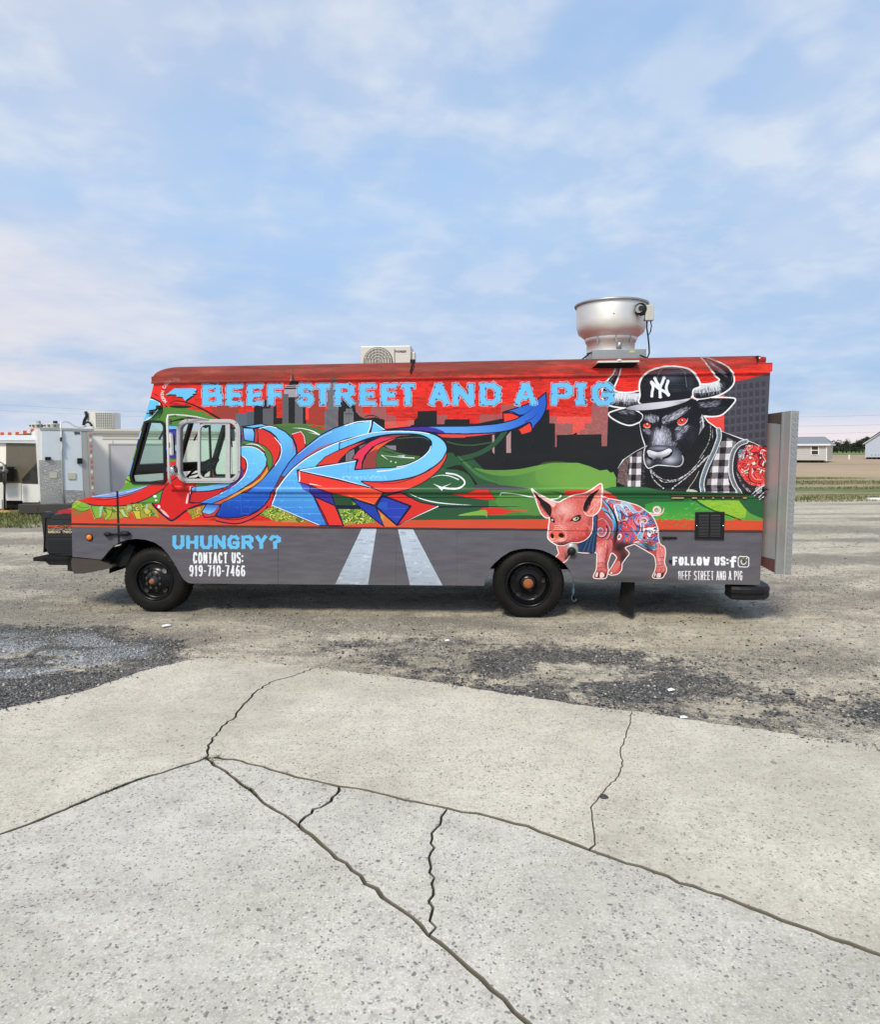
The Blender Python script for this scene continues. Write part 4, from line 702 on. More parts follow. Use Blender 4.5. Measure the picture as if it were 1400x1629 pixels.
    def ribbed(q, w, base, ribs, n, e):
        p = sm(q, False, 10); stroke(p, w + 2.2, W, s=False); stroke(p, w, base); d = np.gradient(p, axis=0); L = np.r_[0, np.cumsum(np.hypot(*np.diff(p, axis=0).T))]
        for u in np.linspace(.01, .99, n):
            k = u * L[-1]; c = np.array([np.interp(k, L, p[:, 0]), np.interp(k, L, p[:, 1])]); t = np.array([np.interp(k, L, d[:, 0]), np.interp(k, L, d[:, 1])]); t /= np.hypot(*t); nn = np.array([-t[1], t[0]]) * w * .46
            stroke([c - nn * rs.uniform(.7, 1), c + nn * rs.uniform(.2, 1)], .75, ribs, .9)
    ribbed('I 590,130 600,230 570,330 520,460 450,600 390,740 345,900 345,1090', 5.6, (130, 150, 164), (28, 30, 38), 58, 0); ribbed('I 1000,300 900,340 820,430 780,560 768,700 785,830 830,950 900,1080', 5.2, (140, 142, 152), (30, 30, 36), 52, 0)
    # arm
    arm = sm('I 1050,340 950,380 870,480 840,620 850,760 900,880 960,980 1060,1080 1250,1180 1330,1150 1330,440 1200,370'); ca = clipof(arm); fill(arm, (42, 38, 46)); fill('I 1010,380 1150,370 1290,460 1290,880 1150,960 1000,900 900,740 870,680 900,520', (206, 56, 56), clip=ca, s=True)
    hairs('I 880,420 1090,430 1050,560 900,600', 260, lambda x, y: rs.uniform(-60, 60), 6, .8, [(226, 236, 244), (160, 200, 224), (80, 110, 140)], 30, ca, .85, s=False)
    marble(clipof('I 1000,360 1150,365 1330,450 1330,940 1150,965 1010,910 900,760 875,680 930,560 990,460', True) & ca, [(214, 52, 50), (232, 96, 88), (170, 34, 44), (226, 72, 62), (242, 206, 200), (120, 26, 40)], 1190, 745, 8, 20, 34, 70, (30, 20, 28), lw=.13)
    swirl(1184.5, 740.5, 7, 1.8, 2.6, (226, 70, 60), clip=ca); swirl(1184.5, 740.5, 5.4, 1.8, .9, (50, 24, 30), clip=ca); stroke('I 880,700 960,760 1000,880 940,800 890,720', 1.8, (226, 60, 54), s=True, clip=ca); stroke('I 1070,700 1060,800 1110,880 1220,900', 5, (216, 60, 58), s=True, clip=ca); stroke('I 1090,700 1090,800 1140,860 1230,870', 1.2, (240, 170, 166), s=True, clip=ca); stroke('I 1050,700 1035,820 1090,905 1220,930', 1.2, (36, 24, 30), s=True, clip=ca)
    for q in ('I 1190,760 1230,700 1250,720 1215,790', 'I 1230,640 1260,580 1280,600 1250,690', 'I 1070,620 1130,590 1150,640 1100,660'): fill(q, (240, 220, 206), clip=ca, line=(40, 24, 28), lw=.7)
    hairs('I 850,720 900,840 980,960 1060,1040 1020,1060 900,940 840,800', 130, 40, 6, .8, [(230, 232, 240), (120, 122, 136), (50, 50, 60)], 20, ca, .8, s=False)
    fill('I 1060,1090 1150,1010 1260,960 1330,960 1330,1170 1240,1180', (50, 50, 58), clip=None, s=True)
    for r_ in (7, 5, 3): swirl(1206, 780, r_, 1.2, .9, (214, 216, 226), 40 * r_)
    for q in ('I 1080,1090 1150,1020 1260,960', 'I 1120,1110 1200,1040 1265,1010', 'I 1180,1140 1260,1060', 'I 1200,1160 1260,1120'): stroke(q, 1.5, (216, 218, 228), s=True)
    # chains
    for q, st in (('H 350,1075 420,1150 520,1230 640,1265 760,1255 900,1190 1050,1070 1222,860', 1.5), ('H 350,1110 450,1200 560,1290 660,1290 780,1270 900,1200 1100,1050 1250,900', 1.7), ('H 360,1130 400,1240 470,1320 560,1390', 1.9), ('H 700,1400 790,1330 920,1230 1000,1160 1150,1020 1300,860', 1.9), ('I 470,60 470,200 440,320 390,420 300,560', 1.1), ('I 500,120 500,260', 1.0)):
        p = sm(q, False, 16); L = np.r_[0, np.cumsum(np.hypot(*np.diff(p, axis=0).T))]; k = 0.
        while k < L[-1]:
            c = (np.interp(k, L, p[:, 0]) + rs.uniform(-.2, .2), np.interp(k, L, p[:, 1]) + rs.uniform(-.3, .3)); fill(ell(c[0], c[1], st * .62, st * .45, rs.uniform(-60, 20)), [(226, 228, 234), (190, 192, 198), (120, 120, 126)][rs.randint(3)]); k += st * 1.15
    stroke('I 300,740 240,860 170,960 100,1045', .9, (196, 190, 180), s=True); fill(ell(1100, 781.5, 9, 3, 8), (196, 196, 188))
    # everything under the shoulder line goes back to the green belt
    lim = clipof('K 690,1245 800,1222 1000,1217 1160,1222 1330,1262 1560,1272 2200,1290 2600,1330 2600,1500 690,1500'); lim &= ~clipof('I 850,1060 1060,1090 1180,1160 1260,1185 1300,1185 1300,900 1000,900')
    IMG[lim] = keep[lim]
def paint_pig():
    W = (244, 234, 230); bk = (40, 34, 38)
    body = sm('F 240,120 400,140 550,168 700,203 850,250 960,318 1060,400 1115,490 1160,620 1170,760 1200,858 1268,908 1280,1000 1268,1150 1300,1262 1262,1350 1225,1390 1110,1390 1087,1360 1120,1290 1140,1180 1112,1045 1010,972 900,910 800,855 740,868 640,915 705,1000 645,1085 592,1170 588,1250 530,1322 430,1342 378,1310 430,1232 498,1115 512,1055 430,990 382,1100 362,1180 372,1262 352,1350 318,1395 172,1395 146,1360 190,1262 200,1110 186,990 0,990 -150,950 -190,760 -100,300', n=5)
    fl = sm('E 555,1030 570,1150 530,1215 640,1285 745,1165 800,1100 790,1000'); head = sm('E 152,172 215,225 350,298 460,348 565,374 660,325 800,266 950,238 1090,165 1208,95 1222,200 1212,430 1155,540 1090,590 1085,720 1060,850 980,940 880,985 760,990 650,1030 560,1032 482,992 412,935 398,880 408,790 424,640 422,606 372,607 300,542 245,415 205,290', n=6)
    tail = 'F 1040,375 1100,385 1180,385 1240,350 1268,275'
    blob(990, 922, 65, 6, (58, 57, 62), .95); blob(1070, 925, 30, 6, (62, 61, 67), .8); stroke(tail, 5.2, W, s=True, taper=3); stroke(ell(1045, 811, 5.6, 5), 2.6, (236, 190, 196), closed=True); swirl(1045, 811, 6.4, 1.6, 1.5, W); swirl(1045, 811, 4, 1.3, .8, (206, 120, 140)); stroke(tail, 2.8, (226, 160, 168), s=True, taper=3)
    for p in (body, head, fl): stroke(p, 2.8, W, closed=True)
    fill(body, (190, 74, 74)); cb = clipof(body); fill(fl, (214, 112, 108)); cf = clipof(fl); blob(903, 884, 8, 6, (70, 40, 46), .8, 0, cf); hairs('E 560,1050 700,1050 700,1250 560,1220', 120, 85, 5, .6, [(236, 160, 150), (180, 70, 70)], 15, cf, .6, s=False)
    # marbled back: flowing bands
    pal = [(206, 84, 96), (226, 150, 164), (106, 178, 214), (236, 206, 214), (60, 46, 66), (176, 60, 72), (150, 96, 140), (84, 130, 178)]
    r = np.random.RandomState(5)
    gx, gy = grain(70, 31), grain(70, 32)
    def ang(x, y): return 25 + 200 * (gx[min(max(int(y), 0), TH - 1), min(max(int(x), 0), TW - 1)] - .5) + 25
    mk = clipof('F 250,100 560,150 850,240 1060,390 1180,640 1180,880 1090,960 1000,950 800,840 560,840 500,620 440,440 330,230', True) & cb; marble(mk, [(214, 92, 100), (236, 160, 176), (196, 56, 66), (112, 180, 220), (236, 206, 214), (206, 72, 70), (150, 84, 132), (64, 120, 176)], 1000, 840, 7, 26, 56, 50, (36, 24, 38), lw=.17); blob(990, 802, 26, 7, (196, 214, 232), .45, 18, mk); blob(1040, 815, 12, 6, (240, 190, 200), .4, 40, mk)
    for (x, y, R, cols, t, a0, sq) in ((1025, 829, 12, ((226, 168, 190), (196, 80, 104), (150, 206, 232), (228, 200, 214)), 1.2, 160, .9), (1035, 848, 9, ((110, 172, 214), (34, 40, 62), (210, 226, 238)), 1.1, 60, 1.), (956, 845, 14, ((206, 90, 92), (44, 34, 48), (236, 168, 164), (88, 170, 214)), 1.5, -60, 1.15), (993, 838, 9, ((214, 66, 66), (40, 30, 40), (232, 150, 150)), 1.1, 200, 1.2), (1044, 845, 9, ((214, 76, 62), (40, 30, 44)), 1., 220, 1.2)):
        for i, c in enumerate(cols): swirl(x, y, R * (1 - i * .17), t, 2.6 - i * .35, c, a0 + i * 20, 1 if i % 2 else 1, cb, 1., sq)
    # flank ribbons
    for q, w, c in (('F 270,140 340,220 440,330 500,470 500,620 440,760', 4.6, (96, 178, 220)), ('F 250,290 300,290 370,380 450,470 470,560 430,700', 5.5, (84, 172, 222)), ('F 310,330 380,380 450,470', 3.2, (44, 38, 56)), ('F 330,350 380,400 440,480', 1.4, (226, 200, 206)), ('F 300,150 400,260 480,400 520,560 500,760 470,850', 3, (30, 26, 34)), ('F 420,180 560,290 650,340 760,330 850,350', 3.4, (190, 170, 206)), ('F 460,170 560,260 640,300 720,270', 2, (126, 190, 220)), ('F 560,180 640,250 600,200', 2, (150, 210, 230)),
                    ('F 500,300 600,380 700,420 780,380 860,360', 2.4, (90, 70, 120)), ('F 520,420 620,520 700,560 690,620 620,600 580,540', 3.4, (220, 62, 54)), ('F 570,470 600,520 580,570 545,510', 2, (70, 90, 110)), ('F 760,560 800,680 900,770 1040,810', 3.2, (128, 160, 204)), ('F 740,600 800,740 920,830 1040,850 1130,780', 2.6, (216, 84, 66)), ('F 900,800 1000,870 1110,890 1150,820', 3, (60, 130, 170)), ('F 900,840 1010,910 1120,930', 1.4, (24, 30, 44)),
                    ('F 770,480 830,570 920,600 1010,580', 1.4, (40, 30, 50)), ('F 560,640 600,620 640,700 600,760 560,740', 2.4, (196, 60, 80)), ('F 640,600 720,640 700,760 600,820', 2.2, (214, 84, 84)), ('F 1000,500 1060,480 1110,520', 2.2, (56, 80, 130)), ('F 200,480 280,450 360,500 410,600 390,720 330,790', 2, (190, 170, 190)), ('F 240,460 340,470 420,600 420,700 350,800 240,810', 1.1, (50, 36, 56)), ('F 850,330 900,440 860,540 800,480 840,400', 2.4, (220, 150, 184))):
        stroke(q, w, c, s=True, clip=cb, taper=1)
    blob(1000, 868, 22, 5, (46, 34, 38), .85, 8, cb); blob(985, 872, 10, 8, (30, 26, 30), .9, 0, cb); blob(1030, 868, 8, 7, (40, 30, 34), .6, 40, cb); blob(992, 887, 8, 12, (34, 32, 36), .95, 0, cb); blob(979, 850, 3.5, 18, (34, 26, 32), .85, 6, cb)
    # legs
    hs = [(240, 176, 172), (214, 108, 106), (168, 60, 66), (250, 206, 200)]
    for reg, a in (('F 190,830 430,800 430,980 370,1110 360,1280 200,1280 200,1000', 88), ('F 1150,860 1270,920 1270,1280 1130,1280 1140,1080', 86)): fill(reg, (212, 104, 104), .8, clip=cb, s=True); hairs(reg, 330, a, 6, .8, hs, 14, cb, .6, s=False)
    blob(953, 876, 7, 9, (240, 184, 178), .7, 0, cb); blob(966, 880, 2.2, 12, (120, 40, 46), .8, 8, cb); blob(954, 890, 4, 7, (244, 190, 186), .6, 0, cb); blob(965, 896, 3, 9, (110, 40, 46), .7, 0, cb); blob(1048, 890, 3, 9, (240, 180, 176), .6, -8, cb); blob(1042, 896, 2, 12, (90, 30, 38), .7, 0, cb); fill('F 440,1240 520,1130 560,1130 560,1200 500,1290 420,1320 400,1300', (216, 112, 108), clip=cb, s=True)
    for y in (1075, 1140, 1200, 1240): stroke([(1044.5, 780 + y / 10), (1057, 780 + (y - 8) / 10)], .7, (130, 36, 44), .8, clip=cb)
    for y in (1160, 1230, 1290): stroke([(950, 780 + y / 10 + 1), (958, 780 + y / 10 - 1), (965, 780 + y / 10 + 1)], .7, (120, 36, 44), .8, clip=cb)
    for q in ('F 165,1365 190,1300 222,1310 205,1380', 'F 240,1390 245,1310 300,1305 325,1370 290,1392', 'F 1100,1370 1115,1310 1140,1320 1130,1375', 'F 1145,1385 1155,1315 1215,1315 1210,1385', 'F 405,1325 420,1290 450,1300 440,1335'): fill(q, (246, 206, 206), clip=cb, s=True, line=(60, 30, 36), lw=.8)
    fill('F 205,1385 222,1310 240,1310 240,1392', (24, 20, 24), clip=cb); fill('F 1110,1390 1140,1330 1146,1390', (24, 20, 24), clip=cb); fill('F 290,1392 330,1340 350,1300 350,1395', (60, 30, 36), clip=cb); fill('F 1215,1390 1225,1320 1260,1290 1260,1370', (60, 30, 36), clip=cb)
    # bandana
    bd = sm('E 1095,560 1150,560 1152,700 1140,900 1110,1135 980,1130 862,1118 852,1020 980,950 1062,860 1088,720'); fill(bd, (34, 58, 96), line=(20, 24, 40), lw=.9); cd = clipof(bd)
    for k in range(7): stroke('E %d,1120 %d,960 %d,780 %d,580' % (900 + k * 36, 985 + k * 22, 1068 + k * 13, 1100 + k * 7), .9, (74, 112, 158) if k % 2 else (18, 26, 46), .8, s=True, clip=cd)
    # head
    fill(head, (208, 100, 94)); ch = clipof(head)
    for (x, y, a, b, c, al, an) in ((897, 811, 17, 14, (240, 190, 184), .85, 0), (893, 838, 9, 14, (238, 176, 170), .7, 0), (925, 850, 12, 12, (214, 86, 78), .8, 0), (930, 858, 15, 7, (168, 44, 42), .85, -30), (936, 845, 5, 14, (150, 40, 40), .6, 10), (885, 856, 8, 8, (240, 186, 180), .6, 0), (893, 826, 3, 8, (196, 70, 66), .55, 0), (884, 826, 6, 3, (196, 70, 68), .6, 30), (906, 827, 8, 3, (196, 66, 64), .7, -30), (877, 845, 5, 18, (196, 80, 78), .6, 0), (920, 858, 18, 4, (150, 40, 42), .5, -8), (900, 866, 16, 5, (60, 34, 38), .85, -6), (889, 868, 12, 4, (40, 32, 36), .9, 0), (883, 807, 6, 6, (206, 84, 80), .6, 30), (921, 802, 5, 8, (210, 90, 84), .6, -20), (940, 822, 4, 8, (120, 40, 42), .6, 20)):
        blob(x, y, a, b, c, al, an, ch)
    hairs(head[::5], 1400, lambda x, y: 90 + (x / TRES + TS0 - side_plan(np.array([893.]), np.array([820.]))[0][0]) * 90, 5, .5, [(252, 216, 210), (222, 128, 120), (166, 48, 48), (244, 186, 178), (190, 70, 66)], 26, ch, .5)
    for k in range(7): stroke(sm([(912 + k * 2.6, 872 - k), (930 + k * 1.6, 866 - k * 2), (939 + k * .4, 850 - k * 2), (934 - k * .6, 832 + k)], False), .6, (250, 190, 180) if k % 2 else (190, 64, 60), .7, clip=ch)
    # ears
    e1 = sm('E 160,190 230,260 330,330 420,420 450,520 430,600 372,600 305,535 250,410 210,290'); e2 = sm('E 1205,120 1212,220 1205,430 1150,530 1060,585 980,560 940,480 950,380 1000,290 1090,200')
    fill(e1, (222, 118, 110)); fill(e2, (228, 130, 122)); k1, k2 = clipof(e1), clipof(e2); hairs('E 180,230 420,420 440,600 300,520', 260, 65, 7, .8, [(240, 160, 150), (196, 70, 64), (160, 40, 40)], 14, k1, .7, s=False); hairs('E 1200,150 1200,420 1060,580 960,470 1010,300', 420, -62, 8, .9, [(248, 190, 180), (206, 84, 74), (236, 150, 140)], 16, k2, .7, s=False)
    fill('E 190,225 300,290 420,400 455,480 440,590 400,560 340,470 260,350', (34, 22, 26), clip=None, s=True); hairs('E 230,280 340,470 400,570 300,450', 90, 55, 6, .7, [(34, 22, 26), (190, 70, 64)], 12, k1, .8, s=False); fill('E 1180,170 1100,215 1010,290 955,390 940,490 985,520 1010,470 1060,370 1110,270', (34, 22, 26), s=True); hairs('E 1120,230 1010,500 960,510 1060,380', 90, -60, 7, .9, [(34, 22, 26), (200, 80, 70)], 14, k2, .85, s=False)
    fill('E 205,235 340,300 460,355 520,400 480,450 420,400 320,330', (240, 190, 186), clip=ch, s=True); stroke(e2[6:40], 1, (252, 226, 218), clip=ch)
    # eyes, brow
    fill('E 430,600 470,605 505,660 495,690 440,650', bk, s=True); fill(ell(878.5, 827, 2, 1.6, 30), (190, 190, 170)); fill('E 735,665 790,610 850,572 905,590 890,650 830,672 770,660', bk, s=True); fill(ell(916, 825.2, 4.8, 3, -15), (206, 206, 180)); fill(ell(917, 824.5, 2.6, 2.5), (120, 126, 90)); fill(ell(917.5, 824.3, 1.3, 1.4), (16, 16, 16)); fill(ell(916.4, 823.6, .6, .6), (250, 250, 250)); stroke('E 735,660 800,600 870,570 920,575', 1.6, (60, 24, 28), s=True, taper=1); stroke('E 560,560 600,600 610,640', .9, (190, 70, 66), s=True); stroke('E 650,560 630,600 625,640', .8, (190, 70, 66), s=True)
    # snout
    sn = sm('E 412,900 425,840 480,795 560,785 630,810 670,850 680,905 660,950 600,970 540,960 490,975 440,960'); fill(sn, (222, 92, 80), line=(240, 180, 168), lw=1); cs = clipof(sn); blob(886, 848, 5, 4, (238, 120, 100), .7, 0, cs); blob(893, 858, 7, 3, (250, 196, 184), .9, 0, cs); blob(878, 857, 5, 3, (250, 196, 184), .9, 0, cs)
    fill(ell(878.6, 852.5, 2.6, 4.2, -12), (30, 16, 20)); fill(ell(893, 851.5, 4.6, 3.6, 25), (30, 16, 20))
    for k in range(5): stroke('E %d,%d %d,%d %d,%d' % (500, 782 - k * 16, 590, 765 - k * 14, 680, 812 - k * 16), .7, (250, 200, 192) if k % 2 else (180, 64, 62), .8, s=True, clip=ch)
    stroke('E 480,985 560,1025 650,1020 760,985 860,990', 1.2, (40, 26, 30), s=True, clip=ch); stroke(head, 1.2, W, closed=True)
# ================================================================ the wrap print becomes an in-memory image
paint_wrap(); paint_bull(); paint_pig(); finish_title()
img = bpy.data.images.new('wrap_print', TW, TH, alpha=False); px = np.ones((TH, TW, 4), np.float32); px[..., :3] = np.clip(IMG[::-1], 0, 255) / 255; img.pixels.foreach_set(px.ravel()); img.update(); img.pack(); del px
def wrap_uv(co): return np.stack([(co[:, 0] - TS0) / (TS1 - TS0), (co[:, 2] - TZ0) / (TZ1 - TZ0)], 1)
def wrap_mat(name, top=False):
    M = NT(name); im = M.n('ShaderNodeTexImage'); im.image = img; im.extension = 'EXTEND'; im.interpolation = 'Linear'; c = im.outputs[0]
    if top:
        n = M.noise(3., 8, .7, .6, sc=(.5, 1, 4)); n2 = M.noise(14, 6, .7, sc=(.3, 1, 3)); s = M.n('ShaderNodeSeparateXYZ'); M.put(s.inputs[0], M.tc.outputs['Object'])
        left = M.ramp(M.math('MULTIPLY', M.math('ADD', s.outputs[0], 1.), .15), [(.15, .34), (.55, .1), (1., 0.)]); high = M.ramp(M.math('SUBTRACT', s.outputs[2], 2.), [(.48, .0), (.62, .16)])
        k = M.math('ADD', M.math('ADD', n, left), high); c = M.mix(M.ramp(k, [(.44, 0.), (.66, .85)]), c, (.15, .042, .032)); c = M.mix(M.ramp(M.math('ADD', M.math('MULTIPLY', n2, .8), M.math('MULTIPLY', high, .8)), [(.50, 0.), (.68, .7)]), c, (.05, .028, .022)); c = M.mix(M.ramp(M.noise(5, 5, .6, sc=(.4, 1, 2), loc=(3, 1, 5)), [(.5, 0.), (.75, .35)]), c, (.62, .14, .10))
    else:
        n = M.noise(1.6, 6, .6, sc=(1, 1, 2)); c = M.mix(M.ramp(n, [(.45, 0.), (.8, .16)]), c, (.05, .043, .038)); s = M.n('ShaderNodeSeparateXYZ'); M.put(s.inputs[0], M.tc.outputs['Object'])
        low = M.ramp(s.outputs[2], [(.33, .40), (.50, .10), (.8, 0.)]); c = M.mix(M.math('MULTIPLY', low, M.noise(5, 7, .7, sc=(1, 1, .5))), c, (.20, .175, .145))
        sp_k = M.voro(60, sc=(1, 1, 1)); c = M.mix(M.math('MULTIPLY', M.math('LESS_THAN', sp_k, .05), M.math('GREATER_THAN', M.noise(2, 3), .55)), c, (.5, .48, .46))
    M.set(c, .55 if top else .34, 0., .15 if top else .22, 0. if top else .03); M.put(M.b.inputs['Coat Roughness'], .18); M.bump(M.noise(1.7, 2, .5, sc=(1, 1, .8)), .22, .03); return M.m
m_wrap, m_wraptop = wrap_mat('vinyl wrap'), wrap_mat('weathered vinyl wrap', True)
m_black = paint('black rubber', (.007, .007, .008), .55, 0, .3, spec=.3); m_tyre = NT('tyre rubber')
def _tyre():
    M = m_tyre; n = M.noise(5, 6, .65); s = M.n('ShaderNodeSeparateXYZ'); M.put(s.inputs[0], M.tc.outputs['Object']); r = M.noise(26, 3, .5)
    c = M.mix(M.ramp(n, [(.42, 0.), (.75, .6)]), (.005, .005, .005), (.022, .020, .017)); M.set(c, .65, 0, .22); M.bump(r, .25, .003)
_tyre(); m_tyre = m_tyre.m
m_rim = paint('black enamel', (.004, .004, .005), .28, 0, .1, 9, spec=.35); m_rust = paint('orange rust', (.42, .12, .035), .8, 0, .7, 60, .5); m_nut = paint('dull steel', (.16, .16, .16), .45, .8, .5, 40)
m_white = paint('white enamel', (.70, .69, .66), .35, 0, .18, 14); m_steel = None
m_frame = paint('window frame aluminium', (.56, .56, .57), .38, .35, .15, 20)
m_dark = paint('dark interior', (.012, .012, .012), .7, 0, .1); m_under = paint('chassis black', (.006, .006, .006), .8, 0, .4, 8, spec=.2); m_red = paint('faded red paint', (.62, .05, .03), .5, 0, .4, 3); m_grey = paint('grey dash', (.03, .03, .03), .6)
m_orange = paint('amber lens', (.85, .22, .01), .15, 0, 0.); m_chrome = paint('chrome', (.75, .75, .75), .12, 1., .1)
def steel(name, col=(.52, .53, .53), rough=.32, diamond=False, brush=(1, 1, 30)):
    M = NT(name); n = M.noise(9, 4, .6, sc=brush); n2 = M.noise(2.2, 5, .6); c = M.mix(M.ramp(n2, [(.3, 0.), (.75, .5)]), col, tuple(v * .62 for v in col)); M.set(c, M.math('ADD', M.math('MULTIPLY', n, .22), rough - .08), .88); 
    if diamond:
        v = M.voro(46, sc=(1, 1, .6)); M.bump(M.ramp(v, [(.2, 1.), (.42, 0.)]), .9, .006)
    else: M.bump(n, .06, .002)
    return M.m
m_steel = steel('brushed stainless', (.66, .67, .66), .58); m_alu = steel('spun aluminium', (.86, .84, .80), .5, brush=(1, 1, 24)); m_galv = steel('galvanised steel', (.42, .45, .45), .45, brush=(3, 3, 3)); m_diam = steel('diamond plate', (.52, .52, .52), .42)
def glass_mat(name, tint, gl=.12, rough=.02):
    M = NT(name); t = M.t; tr = M.n('ShaderNodeBsdfTransparent'); tr.inputs[0].default_value = (*tint, 1); g = M.n('ShaderNodeBsdfGlossy'); g.inputs['Roughness'].default_value = rough; g.inputs['Color'].default_value = (.9, .95, .95, 1)
    fr = M.n('ShaderNodeFresnel'); fr.inputs[0].default_value = 1.45; mx = M.n('ShaderNodeMixShader'); t.links.new(M.math('ADD', fr.outputs[0], gl), mx.inputs[0]); t.links.new(tr.outputs[0], mx.inputs[1]); t.links.new(g.outputs[0], mx.inputs[2]); t.links.new(mx.outputs[0], t.nodes['Material Output'].inputs[0]); return M.m
m_glass = glass_mat('tinted window glass', (.74, .97, .87), .0); m_wind = glass_mat('windscreen glass', (.88, .98, .94), .0)
TRUCKW = 2.12
truck = empty('food_truck', TO, YAW, label='step van food truck wrapped in red and blue graffiti with a bull and pig', cat='food truck')
def P(v, off=0.): p = sp_(v[0], v[1], off); return (p.x, p.z)
def S3(p, y): return Vector((p[0], SIDE + y, p[1]))
def pxs(s): return [tuple(float(v) for v in a.split(',')) for a in s.split()]
FRONT = pxs('245,609 242.5,620 239.5,632 229,669 223,686 217.2,709 211.2,730 205,752 200,764.5 197.5,772.5 193,778 187,781.6 167,785.2 145,789.8 127,795 118.5,797.8 115.5,802 114,808 113.6,816 114,831 114.6,860 115.2,885.5')
ARCH1 = pxs('161,890 165,886 171,878.5 180,869 190,862.5 203,858.4 217,857 232,858.6 246,863 258,871 268,882 278,897 286,912 292,921.5 298,926.5 304,928')
ARCH2 = pxs('770,931.6 771.2,925 772.9,918.4 775.4,912 779,905 785.7,896.8 798.6,885.5 811.4,877.6 824,873.8 837,872.4 850,872.9 862.8,875.2 875.7,880.6 888.5,888.4 898.8,897.4 906.5,907.6 910.6,917 912,924')
REAR = pxs('1209,930.6 1216.5,770 1225.3,594')
outer = FRONT + ARCH1 + [(540, 930)] + ARCH2 + REAR
# window cut-outs (photo pixels)
NV = lambda s: [tuple(v) for v in V('N ' + s)]
Q_OUT = rpoly(NV('520,392 800,402 855,470 862,1370 840,1425 300,1425 270,1290 '), 5.2)
Q_IN = inset(Q_OUT, 3.9)
D_OUT = rrect(282.2, 667.0, 383.0, 768.0, 17.5); D_IN = rrect(288.4, 673.2, 376.8, 761.6, 12.5)
mid = 790
def wrap_part(name, mb, parent=truck, mat=None, **k): return mb.build(name, mat or m_wrap, parent, wrap_uv, **k)
# left side skin: upper and lower sheets, edge turned in
o2 = [P(p) for p in outer]; q2 = [P(p) for p in Q_OUT]; d2 = [P(p) for p in inset(D_OUT, 2.5)]
mb = MB(); mb.sheet([o2, q2, d2], lambda x, z: (x, SIDE, z)); mb.sheet([o2, q2, d2], lambda x, z: (x, SIDE + .035, z)); mb.ring(o2, [(x, z) for x, z in o2], S3, 0, .035)
left = wrap_part('side_panel', mb)
# pressed body line and rub rails
def rail(name, p0, p1, h, out, prof=5, mat=None, tap=True, parent=truck):
    a, b = P(p0), P(p1); n = 40; vs = []; fs = []
    for i in range(n + 1):
        t = i / n; x = a[0] + (b[0] - a[0]) * t; zc = a[1] + (b[1] - a[1]) * t; k = min(1, min(i, n - i) / 1.2) if tap else 1
        for j in range(prof + 1):
            w = math.pi * j / prof; vs.append((x, SIDE - .001 - out * math.sin(w) ** .7 * k, zc - h / 2 * math.cos(w)))
    for i in range(n):
        for j in range(prof): fs.append((i * (prof + 1) + j, (i + 1) * (prof + 1) + j, (i + 1) * (prof + 1) + j + 1, i * (prof + 1) + j + 1))
    m = MB(); m.add(vs, fs, 0, True); return m.build(name, mat or m_wrap, parent, wrap_uv)
rail('rub_rail', (384, 779.5), (1214, 781.5), .070, .022); rail('rub_rail', (272, 776.5), (312, 777), .062, .02)
mb = MB()
for a, b in (((384, 789.8), (1214, 791.6)),): pa, pb = P(a), P(b); mb.add([(pa[0], SIDE - .003, pa[1] - .005), (pb[0], SIDE - .003, pb[1] - .005), (pb[0], SIDE - .003, pb[1] + .006), (pa[0], SIDE - .003, pa[1] + .006), (pa[0], SIDE - .009, pa[1]), (pb[0], SIDE - .009, pb[1])], [(0, 1, 5, 4), (4, 5, 2, 3)])
mb.build('body_seam', m_wrap, truck, wrap_uv)
pa, pb, pc = P((114, 832.5)), P((330, 836.4)), P((1214, 845))
def strip(name, pts, h, out, mat, parent=truck):
    m = MB()
    for (a, b) in zip(pts, pts[1:]): m.add([(a[0], SIDE - y, a[1] + z) for y, z in ((-.002, -h / 2), (out, -h / 2), (out, h / 2), (-.002, h / 2))] + [(b[0], SIDE - y, b[1] + z) for y, z in ((-.002, -h / 2), (out, -h / 2), (out, h / 2), (-.002, h / 2))], [(0, 1, 5, 4), (1, 2, 6, 5), (2, 3, 7, 6)])
    return m.build(name, mat, parent, wrap_uv)
strip('trim_strip', [pa, pb, pc], .020, .008, m_wrap)
# drip rail along the roof edge
zr0, zr1 = P((245, 609))[1], P((1225, 592))[1]
def zrail(s): return zr0 + (zr1 - zr0) * (s - .1) / 6.25
SREAR = P((1225.3, 594))[0]; SFR = P((245, 609))[0]
m = MB(); N = 30
for i in range(N):
    s0, s1 = SFR - .02 + (SREAR + .014 - SFR) * i / N, SFR - .02 + (SREAR + .014 - SFR) * (i + 1) / N
    pr = ((.003, -.012), (-.02, -.012), (-.022, .0), (-.012, .012), (-.012, .062), (.003, .066)); m.add([(s0, SIDE + y, zrail(s0) + z) for y, z in pr] + [(s1, SIDE + y, zrail(s1) + z) for y, z in pr], [(j, j + 1, j + 7, j + 6) for j in range(5)])
wrap_part('drip_rail', m, mat=m_wraptop)
